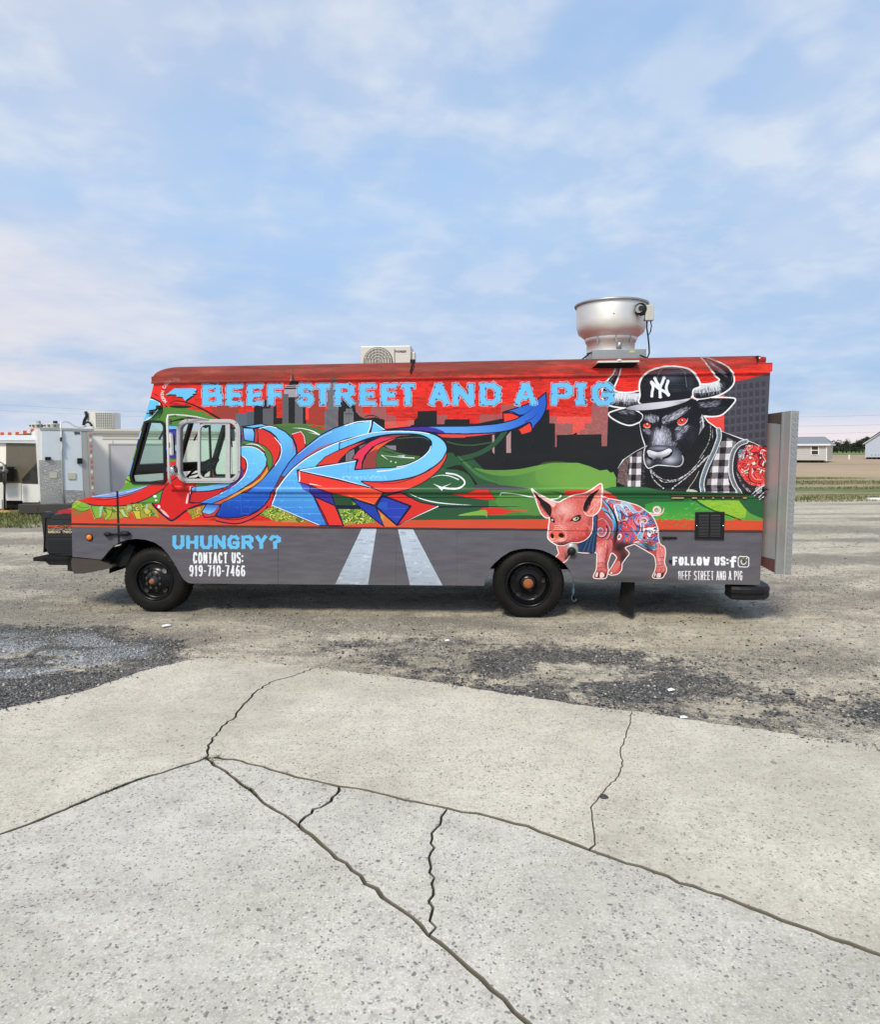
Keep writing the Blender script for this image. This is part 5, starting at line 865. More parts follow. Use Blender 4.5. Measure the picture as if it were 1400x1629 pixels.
# roof shell: stacked outlines, front corner rounded down to the windscreen header
ZT = .178; prof = [(0., 0., 0., 0.)]
rings = []
for k in range(13):
    t = k / 12; a = t * math.pi / 2; hgt = .05 + (ZT - .05) * math.sin(a) ** .95; ins = .17 * (1 - math.cos(a)) ** 1.1; fr = .30 * (1 - math.cos(a)) ** .9
    rings.append((hgt, ins, fr))
rings.insert(0, (-.005, 0, -.005)); m = MB(); ncol = 34; vs = []; 
SA, SB = SFR - .008, SREAR - .04
for hgt, ins, fr in rings:
    s0 = SA + fr; s1 = SB - ins * .25
    xs_ = [s0 + (s1 - s0) * i / ncol for i in range(ncol + 1)]; row = [(x, SIDE + ins, zrail(x) + hgt) for x in xs_] + [(s1, SIDE + ins + (TRUCKW - 2 * ins) * j / 6, zrail(s1) + hgt) for j in range(1, 6)] + [(x, SIDE + TRUCKW - ins, zrail(x) + hgt) for x in xs_[::-1]] + [(s0, SIDE + TRUCKW - ins - (TRUCKW - 2 * ins) * j / 6, zrail(s0) + hgt) for j in range(1, 6)]
    vs += row; nr = len(row)
fs = [(i * nr + k, i * nr + (k + 1) % nr, (i + 1) * nr + (k + 1) % nr, (i + 1) * nr + k) for i in range(len(rings) - 1) for k in range(nr)]
m.add(vs, fs, 0, True); top = vs[-nr:]; m.add(top[:ncol + 1] + top[ncol + 6:2 * ncol + 7], [(i, i + 1, 2 * ncol - i, 2 * ncol + 1 - i) for i in range(ncol)])
wrap_part('roof', m, mat=m_wraptop)
# rear header cap at the top corner
m = MB(); a = P((1217.5, 578)); b = P((1227.2, 592)); m.span((SREAR - .13, SIDE - .014, b[1] + .005), (SREAR + .016, SIDE + TRUCKW + .01, P((1217, 577.5))[1]), bev=.006); wrap_part('rear_header', m, mat=m_wraptop)
# red marker lamp on the rear corner
lp = sp_(1211.5, 572.5, .03); m = MB(); m.box(lp, (.085, .05, .058), bev=.02); ml = m.build('marker_light', paint('red lens', (.30, .012, .014), .15, 0, 0.), truck, label='red roof marker light'); m = MB(); m.box(lp + Vector((-.042, .004, 0)), (.016, .06, .075), bev=.006); m.build('lamp_base', m_black, ml)
# right side, rear, floor, bulkhead and cab shell
zlo = .36
rs_pts = [(x, z) for x, z in o2]
m = MB(); far = lambda x, z: (x, SIDE + TRUCKW, z); fo = [P(p) for p in FRONT[:16] + [(114.6, 870)]] + [(-.55, .46), (-.32, .72), (.32, .72), (.55, .40), (3.5, .38), (3.6, .75), (4.35, .75), (4.5, .38), (SREAR - .1, .38), (SREAR, 1.2), (SREAR, zr1)]
fq = [P(p) for p in Q_OUT]; fd = [P(p) for p in rrect(284, 668, 366, 768, 8)]
m.sheet([fo, fq, fd], far); m.build('far_side_panel', m_red, truck)
m = MB(); yb0, yb1 = SIDE + .03, SIDE + TRUCKW - .002
m.add([(SREAR, yb0, zr1), (SREAR, yb1, zr1), (P((1209, 930))[0] - .002, yb1, .385), (P((1209, 930))[0] - .002, yb0, .385)], [(0, 1, 2, 3)]); m.build('rear_panel', m_red, truck)
m = MB(); m.span((.45, SIDE + .04, .80), (SREAR - .06, SIDE + TRUCKW - .01, .85)); m.span((1.0, SIDE + .04, .41), (3.4, SIDE + TRUCKW - .01, .45)); m.span((4.6, SIDE + .04, .41), (SREAR - .06, SIDE + TRUCKW - .01, .45)); m.span((1.12, SIDE + .04, .41), (1.15, SIDE + TRUCKW - .01, zr0)); m.build('floor_and_bulkhead', m_dark, truck)
# headliner just under the roof
m = MB(); m.span((.13, SIDE + .04, 2.36), (1.12, SIDE + TRUCKW - .02, 2.40)); m.build('headliner', paint('brown headliner', (.05, .04, .035), .8), truck)
# hood skin: swept front outline
hp = [P(p) for p in FRONT[9:]]; m = MB(); n = len(hp); ys = [0.035, .5, 1.06, 1.6, TRUCKW - .002]; bul = [0, .03, .045, .03, 0]
vs = [(x - (b_ * .5 if i > 4 else 0), SIDE + y, z + (b_ * .6 if i < 8 else 0)) for y, b_ in zip(ys, bul) for i, (x, z) in enumerate(hp)]; m.add(vs, [(j * n + i, j * n + i + 1, (j + 1) * n + i + 1, (j + 1) * n + i) for j in range(4) for i in range(n - 1)], 0, True)
wrap_part('hood', m)
m = MB(); gz = P((114, 850)); m.span((gz[0] - .02, SIDE + .45, .72), (gz[0] - .005, SIDE + 1.65, 1.02), bev=.01); g = m.build('grille', m_black, truck)
for k in range(7): q = MB(); q.box((gz[0] - .028, SIDE + 1.05, .75 + k * .04), (.012, 1.14, .014)); q.build('grille_bar', m_nut, g)
for y in (.22, TRUCKW - .22): q = MB(); q.lathe([(0, -.03), (.06, -.025), (.09, 0), (.095, .02)], (gz[0] - .005, SIDE + y, .86), 'X', 20); q.build('headlight', m_chrome, truck)
# windscreen: header, pillars, two panes, wiper
wt, wb = P(FRONT[1]), P(FRONT[7]); wv = Vector((wt[0] - wb[0], 0, wt[1] - wb[1]))
def WS(u, y, o=0.): return Vector((wb[0], SIDE + y, wb[1])) + wv * u + Vector((-wv.z, 0, wv.x)).normalized() * o
for k, (y0, y1) in enumerate(((.11, 1.02), (1.10, 2.01))):
    m = MB(); m.add([WS(.1, y0), WS(.1, y1), WS(.93, y1), WS(.93, y0)], [(0, 1, 2, 3)]); m.build('windscreen_pane', m_wind, truck)
m = MB()
for y, w in ((.075, .08), (1.06, .085), (2.05, .08)): c = [WS(u, y + e, o) for u in (0, 1) for e, o in ((-w / 2, -.03), (w / 2, -.03), (w / 2, -.002), (-w / 2, -.002))]; m.add(c, [(0, 1, 2, 3), (4, 5, 6, 7), (0, 1, 5, 4), (1, 2, 6, 5), (2, 3, 7, 6), (3, 0, 4, 7)])
for u0, u1 in ((-.02, .105), (.925, 1.02)): c = [WS(u, y, o) for u in (u0, u1) for y, o in ((.04, -.035), (TRUCKW - .04, -.035), (TRUCKW - .04, -.004), (.04, -.004))]; m.add(c, [(0, 1, 2, 3), (4, 5, 6, 7), (0, 1, 5, 4), (1, 2, 6, 5), (2, 3, 7, 6), (3, 0, 4, 7)])
m.build('windscreen_frame', m_black, truck)
for yy in (.62, 1.5): m = MB(); m.tube([WS(.93, yy, .03), WS(.62, yy - .06, .035)], .008, 6); m.tube([WS(.80, yy + .02, .03), WS(.40, yy - .12, .03)], .011, 6); m.build('wiper', m_black, truck)
for x, y in ((229, 658), (237, 650)): pass
wl = sp_(233.5, 656, -.01); m = MB(); m.tube([sp_(237.5, 654, -.02), sp_(248, 652.5, -.02), sp_(252, 649, -.03)], .010, 6); m.box(sp_(240.5, 657, -.02), (.035, .03, .04), bev=.008); m.box(sp_(252, 648, -.025), (.045, .035, .04), bev=.01); m.tube([sp_(233.5, 658, -.02), sp_(240, 657, -.03), sp_(251, 649, -.04)], .006, 6); m.build('wiper_motor_arm', m_black, truck)
# quarter window
m = MB(); m.ring([P(p) for p in Q_OUT], [P(p) for p in Q_IN], S3, -.014, .036); qw = m.build('quarter_window', m_black, truck); m = MB(); m.sheet([[P(p) for p in inset(Q_IN, -.6)]], lambda x, z: (x, SIDE + .012, z)); m.build('pane', m_glass, qw)
m = MB(); m.ring([(x, z) for x, z in fq], [P(p) for p in Q_IN], S3, TRUCKW - .03, TRUCKW + .01); fqw = m.build('quarter_window', m_black, truck); m = MB(); m.sheet([fq], lambda x, z: (x, SIDE + TRUCKW - .01, z)); m.build('pane', m_wind, fqw)
# sliding driver's window
m = MB(); m.ring([P(p) for p in D_OUT], [P(p) for p in D_IN], S3, -.022, .04); m.ring([P(p) for p in inset(D_OUT, 2.6)], [P(p) for p in inset(D_IN, -.8)], S3, -.027, -.02); dw = m.build('sliding_window', m_frame, truck, label='sliding side window in a pale metal frame')
s_out = rrect(315.0, 672.8, 366.3, 763.0, [2.5, 12.5, 12.5, 2.5]); s_in = rrect(319.0, 676.2, 359.3, 760.2, [1.2, 9.5, 9.5, 1.2])
m = MB(); m.ring([P(p) for p in s_out], [P(p) for p in s_in], S3, -.012, .014); sash = m.build('sash', m_frame, dw); m = MB(); m.sheet([[P(p) for p in s_in]], lambda x, z: (x, SIDE + .004, z)); m.build('pane', m_glass, dw)
m = MB(); m.sheet([[P(p) for p in rrect(360, 673, 376.9, 761.8, [12, 1, 1, 12])]], lambda x, z: (x, SIDE + .024, z)); m.build('pane', m_wind, dw)
b0, b1 = P((331.5, 676)), P((331.5, 760.5)); m = MB(); m.span((b0[0] - .008, SIDE + .016, b1[1]), (b0[0] + .010, SIDE + .036, b0[1])); m.build('window_bar', m_dark, dw)
for q in inset(D_OUT, 1.6)[::4]: m = MB(); c = P(q); m.lathe([(0, -.004), (.006, -.003), (.008, 0)], (c[0], SIDE - .022, c[1]), 'Y', 8); m.build('screw', m_nut, dw)
m = MB(); m.ring([(x, z) for x, z in fd], inset(fd, .05), S3, TRUCKW - .03, TRUCKW + .02); fdw = m.build('far_window', m_dark, truck); m = MB(); m.sheet([inset(fd, .04)], lambda x, z: (x, SIDE + TRUCKW, z)); m.build('pane', m_wind, fdw)
# cab interior
m = MB(); m.span((-.20, SIDE + .06, .95), (.06, SIDE + TRUCKW - .06, 1.40), bev=.03); m.span((.0, SIDE + .12, 1.1), (.20, SIDE + .8, 1.36), bev=.04); m.build('dashboard', m_grey, truck)
sw_c = sp_(322, 747, .62); ax = Vector((-.62, 0, .78)).normalized(); u_ = Vector((0, 1, 0)); v_ = ax.cross(u_)
m = MB(); m.tube([sw_c + (u_ * math.cos(a) + v_ * math.sin(a)) * .215 for a in (2 * math.pi * k / 28 for k in range(28))], .014, 8, closed=True); 
for a in (.5, 2.6, 4.7): m.tube([sw_c - ax * .03, sw_c + (u_ * math.cos(a) + v_ * math.sin(a)) * .21], .010, 6)
m.tube([sw_c - ax * .02, sw_c - Vector((.26, 0, -.05)) - ax * .25 + Vector((0, 0, -.2))], .03, 8); m.lathe([(0, .0), (.05, 0), (.05, -.03), (0, -.03)], sw_c, 'Z', 12); m.build('steering_wheel', m_black, truck)
m = MB(); m.box((.82, SIDE + .62, 1.05), (.5, .5, .12), bev=.05); m.box((1.02, SIDE + .62, 1.36), (.13, .48, .56), bev=.05); m.tube([(.82, SIDE + .62, .42), (.82, SIDE + .62, 1.0)], .08, 8); m.build('driver_seat', m_dark, truck)
m = MB(); c_ = Vector((.0, SIDE + TRUCKW + .22, 2.05)); m.box(c_, (.05, .2, .34), bev=.03); m.tube([c_, c_ - Vector((-.1, .22, -.2))], .012, 6); m.tube([c_, c_ - Vector((-.1, .22, .25))], .012, 6); m.build('far_mirror', m_black, truck)
m = MB(); fc = Vector((.12, SIDE + 1.25, 2.14)); m.lathe([(.10, -.03), (.115, 0), (.10, .03)], fc, 'X', 20); m.lathe([(0, -.05), (.035, -.04), (.04, .05), (0, .06)], fc, 'X', 12)
for k in range(5):
    a = k * 1.257; m.add([fc + Vector((.0, math.cos(a) * .02, math.sin(a) * .02)), fc + Vector((.02, math.cos(a + .45) * .1, math.sin(a + .45) * .1)), fc + Vector((-.02, math.cos(a - .1) * .1, math.sin(a - .1) * .1))], [(0, 1, 2)])
m.build('cab_fan', m_black, truck)
# mirror bracket and mirrors
m = MB(); arm = [sp_(272, 770, -.02), sp_(270.3, 767, -.14), sp_(269, 758, -.18), sp_(267.8, 720, -.19), sp_(266.8, 690, -.19), sp_(266.3, 668, -.18), sp_(267.2, 661, -.16), sp_(276, 660.2, -.13), sp_(292, 661, -.09), sp_(312, 663.5, -.05), sp_(332, 668, -.02)]
m.tube(arm, [.010, .012, .013, .013, .013, .013, .012, .010, .010, .009, .009], 8); ma = m.build('mirror_bracket', m_white, truck); m = MB(); m.box(sp_(274, 661.5, -.12), (.09, .05, .016), bev=.004); m.box(sp_(270.2, 671, -.17), (.02, .03, .05)); m.build('clamp', m_nut, ma)
m = MB(); m.box(sp_(272.6, 707.5, -.17), (.028, .05, .225), bev=.012); mr = m.build('mirror', m_white, ma); m = MB(); m.box(sp_(276, 707.5, -.165), (.014, .045, .20), bev=.006); m.build('mirror_glass', m_chrome, ma)
m = MB(); rc = sp_(276.5, 749, -.15); m.lathe([(0, -.03), (.035, -.028), (.055, -.01), (.062, .012), (.0, .014)], rc, 'X', 20); m.tube([sp_(269, 750, -.18), rc], .01, 6); m.box(sp_(271.5, 750, -.17), (.03, .03, .09), bev=.008); m.build('convex_mirror', m_chrome, ma)
m = MB(); m.box(sp_(270.5, 708, -.18), (.03, .03, .06), bev=.006); m.build('clamp', m_nut, ma)
# rivets
def dots(name, pts, r, mat, off=0., parent=truck):
    m = MB()
    for p in pts:
        c = Vector(p) if len(p) == 3 else Vector((p[0], SIDE - off, p[1])); n = 6; m.add([c + Vector((r * math.cos(k * math.pi / 3), .001, r * math.sin(k * math.pi / 3))) for k in range(6)] + [c + Vector((0, -r * .55, 0))], [(k, (k + 1) % 6, 6) for k in range(6)], 0, True)
    return m.build(name, mat, parent, wrap_uv, kind='stuff')
dots('rivets', [(x, zrail(x) + .036) for x in np.arange(SFR + .05, SREAR, .094)], .0065, m_wraptop, .0125)
rv = [P((x, 771.5 + (x - 384) * .002)) for x in np.arange(390, 1214, 14.6)] + [P((x, 793.5 + (x - 384) * .002)) for x in np.arange(390, 1214, 14.6)]
dots('rivets', rv, .0045, m_wrap, .0)
rv = [P((x, y)) for y in (894.5,) for x in np.arange(400, 780, 14.2)] + [P((x, 886.3)) for x in (517, 521, 628, 634, 742, 749, 770)] + [P((x, y)) for x, y in ((745, 851), (795, 851), (771, 867), (745, 902), (733, 917), (352, 851), (292, 872), (288, 880), (284, 890))] + [P((x, 926.5)) for x in np.arange(312, 764, 28)] + [P((1188 + dx, y)) for y in np.arange(850, 928, 10.5) for dx in (0, 6, 9.6)] + [P((x, y)) for x in (840, 846) for y in np.arange(796, 838, 7.4)] + [P((x, 895)) for x in np.arange(930, 1040, 13)] + [P((262 + k * 8, 884 + k * 7.5)) for k in range(6)] + [P((1213 - (y - 600) * .045, y)) for y in np.arange(602, 760, 12)]
dots('rivets', rv, .0055, m_nut, .0)
# panel seams: recessed-looking lap joints
m = MB()
for x0, y0, x1, y1 in ((1186.5, 848, 1184, 928), (1066.5, 796, 1066, 836), (555, 608, 553, 770), (790, 608, 789, 770), (1010, 605, 1010, 770), (442, 840, 442, 929), (630, 842, 629, 931), (727, 843, 726, 931)):
    a, b = P((x0, y0)), P((x1, y1)); m = MB(); m.add([(a[0] - .003, SIDE - .0006, a[1]), (a[0] + .003, SIDE - .003, a[1]), (b[0] + .003, SIDE - .003, b[1]), (b[0] - .003, SIDE - .0006, b[1]), (a[0] + .0035, SIDE, a[1]), (b[0] + .0035, SIDE, b[1])], [(0, 1, 2, 3), (1, 4, 5, 2)]); m.build('lap_joint', m_wrap, truck, wrap_uv)
# hood gap, latch, marker lamp
ga, gb, gc = P((186.6, 781)), P((187.6, 812)), P((189.4, 864)); m = MB()
for a, b in ((ga, gb), (gb, gc)): m.add([(a[0] - .010, SIDE - .004, a[1]), (a[0] + .010, SIDE - .004, a[1]), (b[0] + .010, SIDE - .004, b[1]), (b[0] - .010, SIDE - .004, b[1]), (a[0] - .012, SIDE + .001, a[1]), (a[0] + .012, SIDE + .001, a[1]), (b[0] + .012, SIDE + .001, b[1]), (b[0] - .012, SIDE + .001, b[1])], [(0, 1, 2, 3), (0, 4, 7, 3), (1, 5, 6, 2)])
m.build('hood_gap_seal', m_black, truck)
m = MB(); m.tube([sp_(166.5, 850, -.012), sp_(169, 850, -.03), sp_(174, 850, -.03), sp_(177, 850, -.02)], [.014, .024, .022, .012], 8); m.tube([sp_(176, 850.3, -.02), sp_(191, 849.3, -.02)], .012, 8); m.tube([sp_(190, 849.5, -.02), sp_(193, 849, -.028), sp_(203, 848.8, -.028), sp_(207, 849, -.018)], [.014, .026, .026, .012], 8); m.build('hood_latch', m_black, truck)
c_ = P((142.5, 854.8)); m = MB(); m.lathe([(0, -.026), (.02, -.024), (.031, -.012), (.033, 0)], (c_[0], SIDE, c_[1]), 'Y', 20); mk = m.build('marker_light', m_orange, truck, label='round amber side marker light'); m = MB(); m.lathe([(.031, -.010), (.040, -.008), (.041, 0)], (c_[0], SIDE, c_[1]), 'Y', 20); m.build('bezel', m_black, mk)
# louvred vent
x0, y0, x1, y1 = 1106, 814.2, 1152, 858; vo = [P(p) for p in ((x0, y0 + .5), (x1 + .2, y0), (x1 - .8, y1 + .3), (x0 - 1, y1 - .4))]; m = MB(); m.prism(vo, S3, -.014, 0); vg = m.build('vent_grille', m_black, truck)
for c in range(2):
    for k in range(15):
        xa = x0 + 5 + c * 18.6; yy = y0 + 5.5 + k * 2.35; a, b = P((xa - k * .05, yy)), P((xa + 15.6 - k * .05, yy)); q = MB(); q.add([(a[0], SIDE - .014, a[1] + .006), (b[0], SIDE - .014, b[1] + .006), (b[0], SIDE - .024, b[1] - .003), (a[0], SIDE - .024, a[1] - .003), (a[0], SIDE - .014, a[1] - .005), (b[0], SIDE - .014, b[1] - .005)], [(0, 1, 2, 3), (3, 2, 5, 4)]); q.build('louvre', paint('louvre enamel', (.05, .05, .052), .35), vg)
for x in (x0 + 2, x1 - 2): q = MB(); c = P((x, 836)); q.lathe([(0, -.004), (.007, -.003), (.008, 0)], (c[0], SIDE - .014, c[1]), 'Y', 8); q.build('screw', m_chrome, vg)
# brass hinge above the hatch, hatch handle, latch pin
m = MB(); a, b = P((1067, 789.2)), P((1188, 790.6)); m.add([(a[0], SIDE - .006, a[1] - .012), (b[0], SIDE - .006, b[1] - .012), (b[0], SIDE - .022, b[1] + .002), (a[0], SIDE - .022, a[1] + .002), (a[0], SIDE - .004, a[1] + .014), (b[0], SIDE - .004, b[1] + .014)], [(0, 1, 2, 3), (3, 2, 5, 4)]); hg = m.build('hatch_hinge', paint('brown hinge', (.10, .07, .04), .5, .3, .4, 30), truck)
for xa, xb in ((1068, 1087), (1100, 1108), (1117, 1119), (1132, 1135), (1148, 1151), (1164, 1166), (1181, 1187)): q = MB(); c, d = P((xa, 792)), P((xb, 792)); q.span((c[0], SIDE - .018, c[1] - .006), (d[0], SIDE - .008, c[1] + .006)); q.build('hinge_plate', paint('worn brass', (.62, .50, .26), .4, .6, .3, 40), hg)
m = MB()
for k, (x, r) in enumerate(((1055.5, .016), (1060, .011), (1064, .013), (1068, .009), (1072, .011), (1075.5, .008))): m.lathe([(0, -.02), (r, -.016), (r * 1.1, 0)], (P((x, 855.5))[0], SIDE, P((x, 855.6))[1]), 'Y', 8)
m.span((P((1055, 855))[0], SIDE - .012, P((1055, 857))[1]), (P((1076, 855))[0], SIDE, P((1076, 854))[1])); m.build('hatch_latch', m_black, truck)
c_ = P((1066.3, 892.5)); m = MB(); m.box((c_[0], SIDE - .01, c_[1]), (.03, .02, .026), bev=.004); m.build('latch_catch', m_black, truck)
# power inlet on the snout of the pig
c_ = P((910.5, 874)); m = MB(); m.lathe([(0, -.006), (.058, -.006), (.062, 0)], (c_[0], SIDE, c_[1]), 'Y', 24); pi_ = m.build('power_inlet', paint('grey flange', (.34, .36, .36), .4, .3), truck, label='grey round power inlet on the pig print'); m = MB(); m.lathe([(0, -.04), (.036, -.036), (.044, -.015), (.044, 0)], (c_[0] - .008, SIDE - .006, c_[1] - .018), 'Y', 20); m.tube([sp_(899, 889, -.01), sp_(907, 880, -.03), sp_(910, 878, -.05)], .004, 5); m.build('cap', m_black, pi_)
c_ = P((1183, 889)); m = MB(); m.lathe([(0, -.012), (.014, -.009), (.020, 0)], (c_[0], SIDE, c_[1]), 'Y', 10); m.lathe([(0, -.016), (.01, -.012), (.012, 0)], (c_[0] + .012, SIDE, c_[1] - .016), 'Y', 8); m.build('lock', paint('corroded brass', (.20, .16, .05), .7, .3, .7, 60), truck)
# tie-down hook behind the rear wheel
m = MB(); hk = [sp_(912.4, 924, .05), sp_(912.6, 940, .05), sp_(911.5, 944, .05)]; m.tube(hk, .006, 6); m.tube([sp_(911, 942, .05), sp_(913.5, 941, .05), sp_(912, 946, .05), sp_(909.6, 948, .05), sp_(909.4, 953, .05), sp_(912.5, 956.5, .05), sp_(916, 955.5, .05), sp_(917, 952, .05)], .005, 6); m.box(sp_(912, 940, .05), (.024, .012, .05)); m.build('tie_down_hook', paint('blue strap', (.05, .09, .13), .6), truck)
# short lead over the roof edge below the condenser
m = MB(); m.tube([sp_(656.5, 573, .12), sp_(656, 578, -.02), sp_(655, 584, -.02), sp_(653.5, 592, -.018)], .009, 6); m.box(sp_(653.6, 591, -.018), (.02, .02, .03)); m.box(sp_(656.6, 574.6, .1), (.05, .04, .03)); m.build('roof_lead', m_black, truck)
# wheel housings and chassis
m = MB()
for cs, r in ((P((232, 905))[0], .44), (P((842, 925))[0], .46)):
    pts = [(cs + r * math.cos(a), .42 + r * .96 * math.sin(a) * 1.0) for a in np.linspace(0, math.pi, 15)]
    for (xa, za), (xb, zb) in zip(pts, pts[1:]): m.add([(xa, SIDE + .036, za), (xb, SIDE + .036, zb), (xb, SIDE + .62, zb), (xa, SIDE + .62, za)], [(0, 1, 2, 3)])
    m.add([(x, SIDE + .62, z) for x, z in pts], [tuple(range(len(pts)))]); m.build('wheel_housing', m_under, truck); m = MB()
m = MB(); m.span((-.75, SIDE + .55, .42), (6.2, SIDE + .68, .62)); m.span((-.75, SIDE + 1.44, .42), (6.2, SIDE + 1.57, .62))
for x in (.9, 1.7, 2.6, 3.3, 5.0, 5.8): m.span((x, SIDE + .3, .40), (x + .07, SIDE + 1.8, .46))
m.span((-.1, SIDE + .62, .27), (.02, SIDE + 1.5, .39), bev=.02); m.tube([(4.03, SIDE + .4, .37), (4.03, SIDE + 1.75, .37)], .065, 10); m.lathe([(0, -.2), (.15, -.12), (.17, 0), (.15, .12), (0, .2)], (4.03, SIDE + 1.05, .37), 'Y', 16); m.tube([(.9, SIDE + 1.0, .42), (3.9, SIDE + 1.05, .38)], .04, 8); m.tube([(1.1, SIDE + 1.35, .36), (5.9, SIDE + 1.3, .36)], .035, 8); m.span((1.5, SIDE + .12, .34), (2.6, SIDE + .5, .58)); m.build('chassis', m_under, truck)
# ---- wheels
def wheel(px_c, R, rimR, dual, hubr, tilt, front):
    c = P(px_c, .0); y0 = SIDE + (.015 if dual else .03); w = .235
    t = empty('wheel', (c[0], y0, R - .008), 0, truck, label='front wheel with eight bare lug nuts' if front else 'rear wheel with orange centre cap'); 
    tp = [(rimR, .012), (rimR + .008, .002), (rimR + .03, -.004), (R * .84, -.008), (R * .93, .006), (R * .975, .022), (R * .993, .04), (R, .07)]
    tp = tp + [(r, w - h) for r, h in tp[::-1]]; m = MB(); m.lathe(tp, (0, 0, 0), 'Y', 56)
    if dual: m.lathe([(r, h + w + .06) for r, h in tp], (0, 0, 0), 'Y', 56)
    ty = m.build('tyre', m_tyre, t)
    m = MB()
    for k in range(56):
        a = 2 * math.pi * k / 56
        for yy in (.06, .10, .14, .18): m.box(((R + .001) * math.cos(a), yy, (R + .001) * math.sin(a)), (.018, .030, .026), Matrix.Rotation(-a, 3, 'Y'))
    m.build('tread', m_tyre, t, kind='stuff')
    d = .10 if dual else .045; m = MB()
    pr = [(rimR + .006, .008), (rimR + .004, -.004), (rimR - .008, -.008), (rimR - .014, .008), (rimR - .020, .03), (rimR - .030, .05), (rimR - .036, d), (rimR - .06, d + .015), (hubr + .06, d - (.03 if front else -.01)), (hubr + .045, d - (.045 if front else 0)), (0, d - (.045 if front else 0))]
    m.lathe(pr, (0, 0, 0), 'Y', 48); m.build('rim', m_rim, t)
    for k in range(5 if not front else 4):
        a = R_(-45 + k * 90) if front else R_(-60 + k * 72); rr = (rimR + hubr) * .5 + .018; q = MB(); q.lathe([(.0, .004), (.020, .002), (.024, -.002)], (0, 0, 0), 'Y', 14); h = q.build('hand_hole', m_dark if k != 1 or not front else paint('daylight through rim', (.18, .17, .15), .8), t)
        h.location = (rr * math.cos(a), d + (-.012 if front else .004), rr * math.sin(a)); h.scale = (1.3, 1, 1.0); h.rotation_euler = (0, -a + math.pi / 2, 0)
    yh = d - (.045 if front else 0)
    if front:
        q = MB(); q.lathe([(0, -.0), (.012, -.022), (.0135, -.016), (.0135, .002)], (0, 0, 0), 'Y', 6); me = q.mesh('lug_nut', m_nut)
        for k in range(8): a = R_(22 + k * 45); o = link(bpy.data.objects.new('lug_nut', me), t); o.location = (.080 * math.cos(a), yh - .002, .080 * math.sin(a))
        m = MB(); m.lathe([(0, yh - .055), (.026, yh - .052), (.034, yh - .04), (.044, yh - .012), (.05, yh)], (0, 0, 0), 'Y', 24); m.build('hub', m_nut, t); m = MB(); m.lathe([(0, yh - .062), (.024, yh - .060), (.027, yh - .05)], (0, 0, 0), 'Y', 20); m.build('hub_cap', m_rust, t)
    else:
        m = MB(); m.lathe([(0, yh - .05), (.05, yh - .05), (.085, yh - .04), (.095, yh + .0)], (0, 0, 0), 'Y', 28); m.build('hub', m_rim, t); m = MB(); m.lathe([(0, yh - .064), (.044, yh - .062), (.052, yh - .05)], (0, 0, 0), 'Y', 24); m.build('hub_cap', m_rust, t)
        for k in range(8): a = R_(k * 45); q = MB(); q.lathe([(0, -.006), (.006, -.004), (.006, 0)], (.036 * math.cos(a), yh - .062, .036 * math.sin(a)), 'Y', 6); q.build('bolt', m_rust, t)
    return t
wf = wheel((242.5, 920), .352, .212, False, .05, 0, True); wr = wheel((841, 926), .362, .232, True, .05, 0, False)
for w_, off in ((wf, 0), (wr, 0)):
    c = copy_tree(w_, truck); c.location = (w_.location.x, SIDE + TRUCKW - .03, w_.location.z); c.rotation_euler = (0, 0, math.pi); c['label'] = 'far side wheel'
# ---- front: bumper end, generator rack
mb_d = paint('muddy steel bumper', (.07, .058, .045), .7, .2, .6, 12, .3)
pr = [P(p) for p in pxs('114,888 163,890 158,892 178,901 176,904 134,912.5 117,913 113,905 112,893')]; m = MB(); m.prism(pr, S3, .01, .16); m.build('bumper_end', mb_d, truck)
m = MB(); b0 = P((112, 890)); m.span((b0[0] - .03, SIDE + .05, b0[1] - .14), (b0[0] + .03, SIDE + TRUCKW - .05, b0[1] + .01), bev=.01); m.build('front_bumper', m_under, truck)
m = MB(); m.prism([P(p) for p in pxs('117,889 176,889 196,868 205,872 192,902 180,905 150,900')], S3, .12, .3); m.prism([P(p) for p in pxs('176,900 182,909 190,906 205,880 190,880')], S3, .14, .24); m.build('front_suspension', m_under, truck)
m = MB(); r0 = pxs('52.6,887 56,892.5 66,893 76.5,898.6 113,898.6 113,886 92,880.5 74,879.5 70,885'); m.prism([P(p, .1) for p in pxs('52.6,886.8 53,892.6 72,893.4 78.5,898.8 115,899 115,888 74,882')], lambda p, y: Vector((p[0], SIDE + .1 + y, p[1])), 0, .05)
m.prism([P(p, .1) for p in pxs('52.6,886.8 53,892.6 72,893.4 78.5,898.8 115,899 115,888 74,882')], lambda p, y: Vector((p[0], SIDE + .75 + y, p[1])), 0, .05); pl_ = P((72, 888), .1); m.span((pl_[0] - .02, SIDE + .1, pl_[1] - .03), (b0[0] + .05, SIDE + .8, pl_[1] - .005)); m.prism([P(p, .1) for p in pxs('106.8,888 115,888 115,909 107.5,908')], lambda p, y: Vector((p[0], SIDE + .1 + y, p[1])), 0, .06); m.build('generator_rack', m_black, truck)
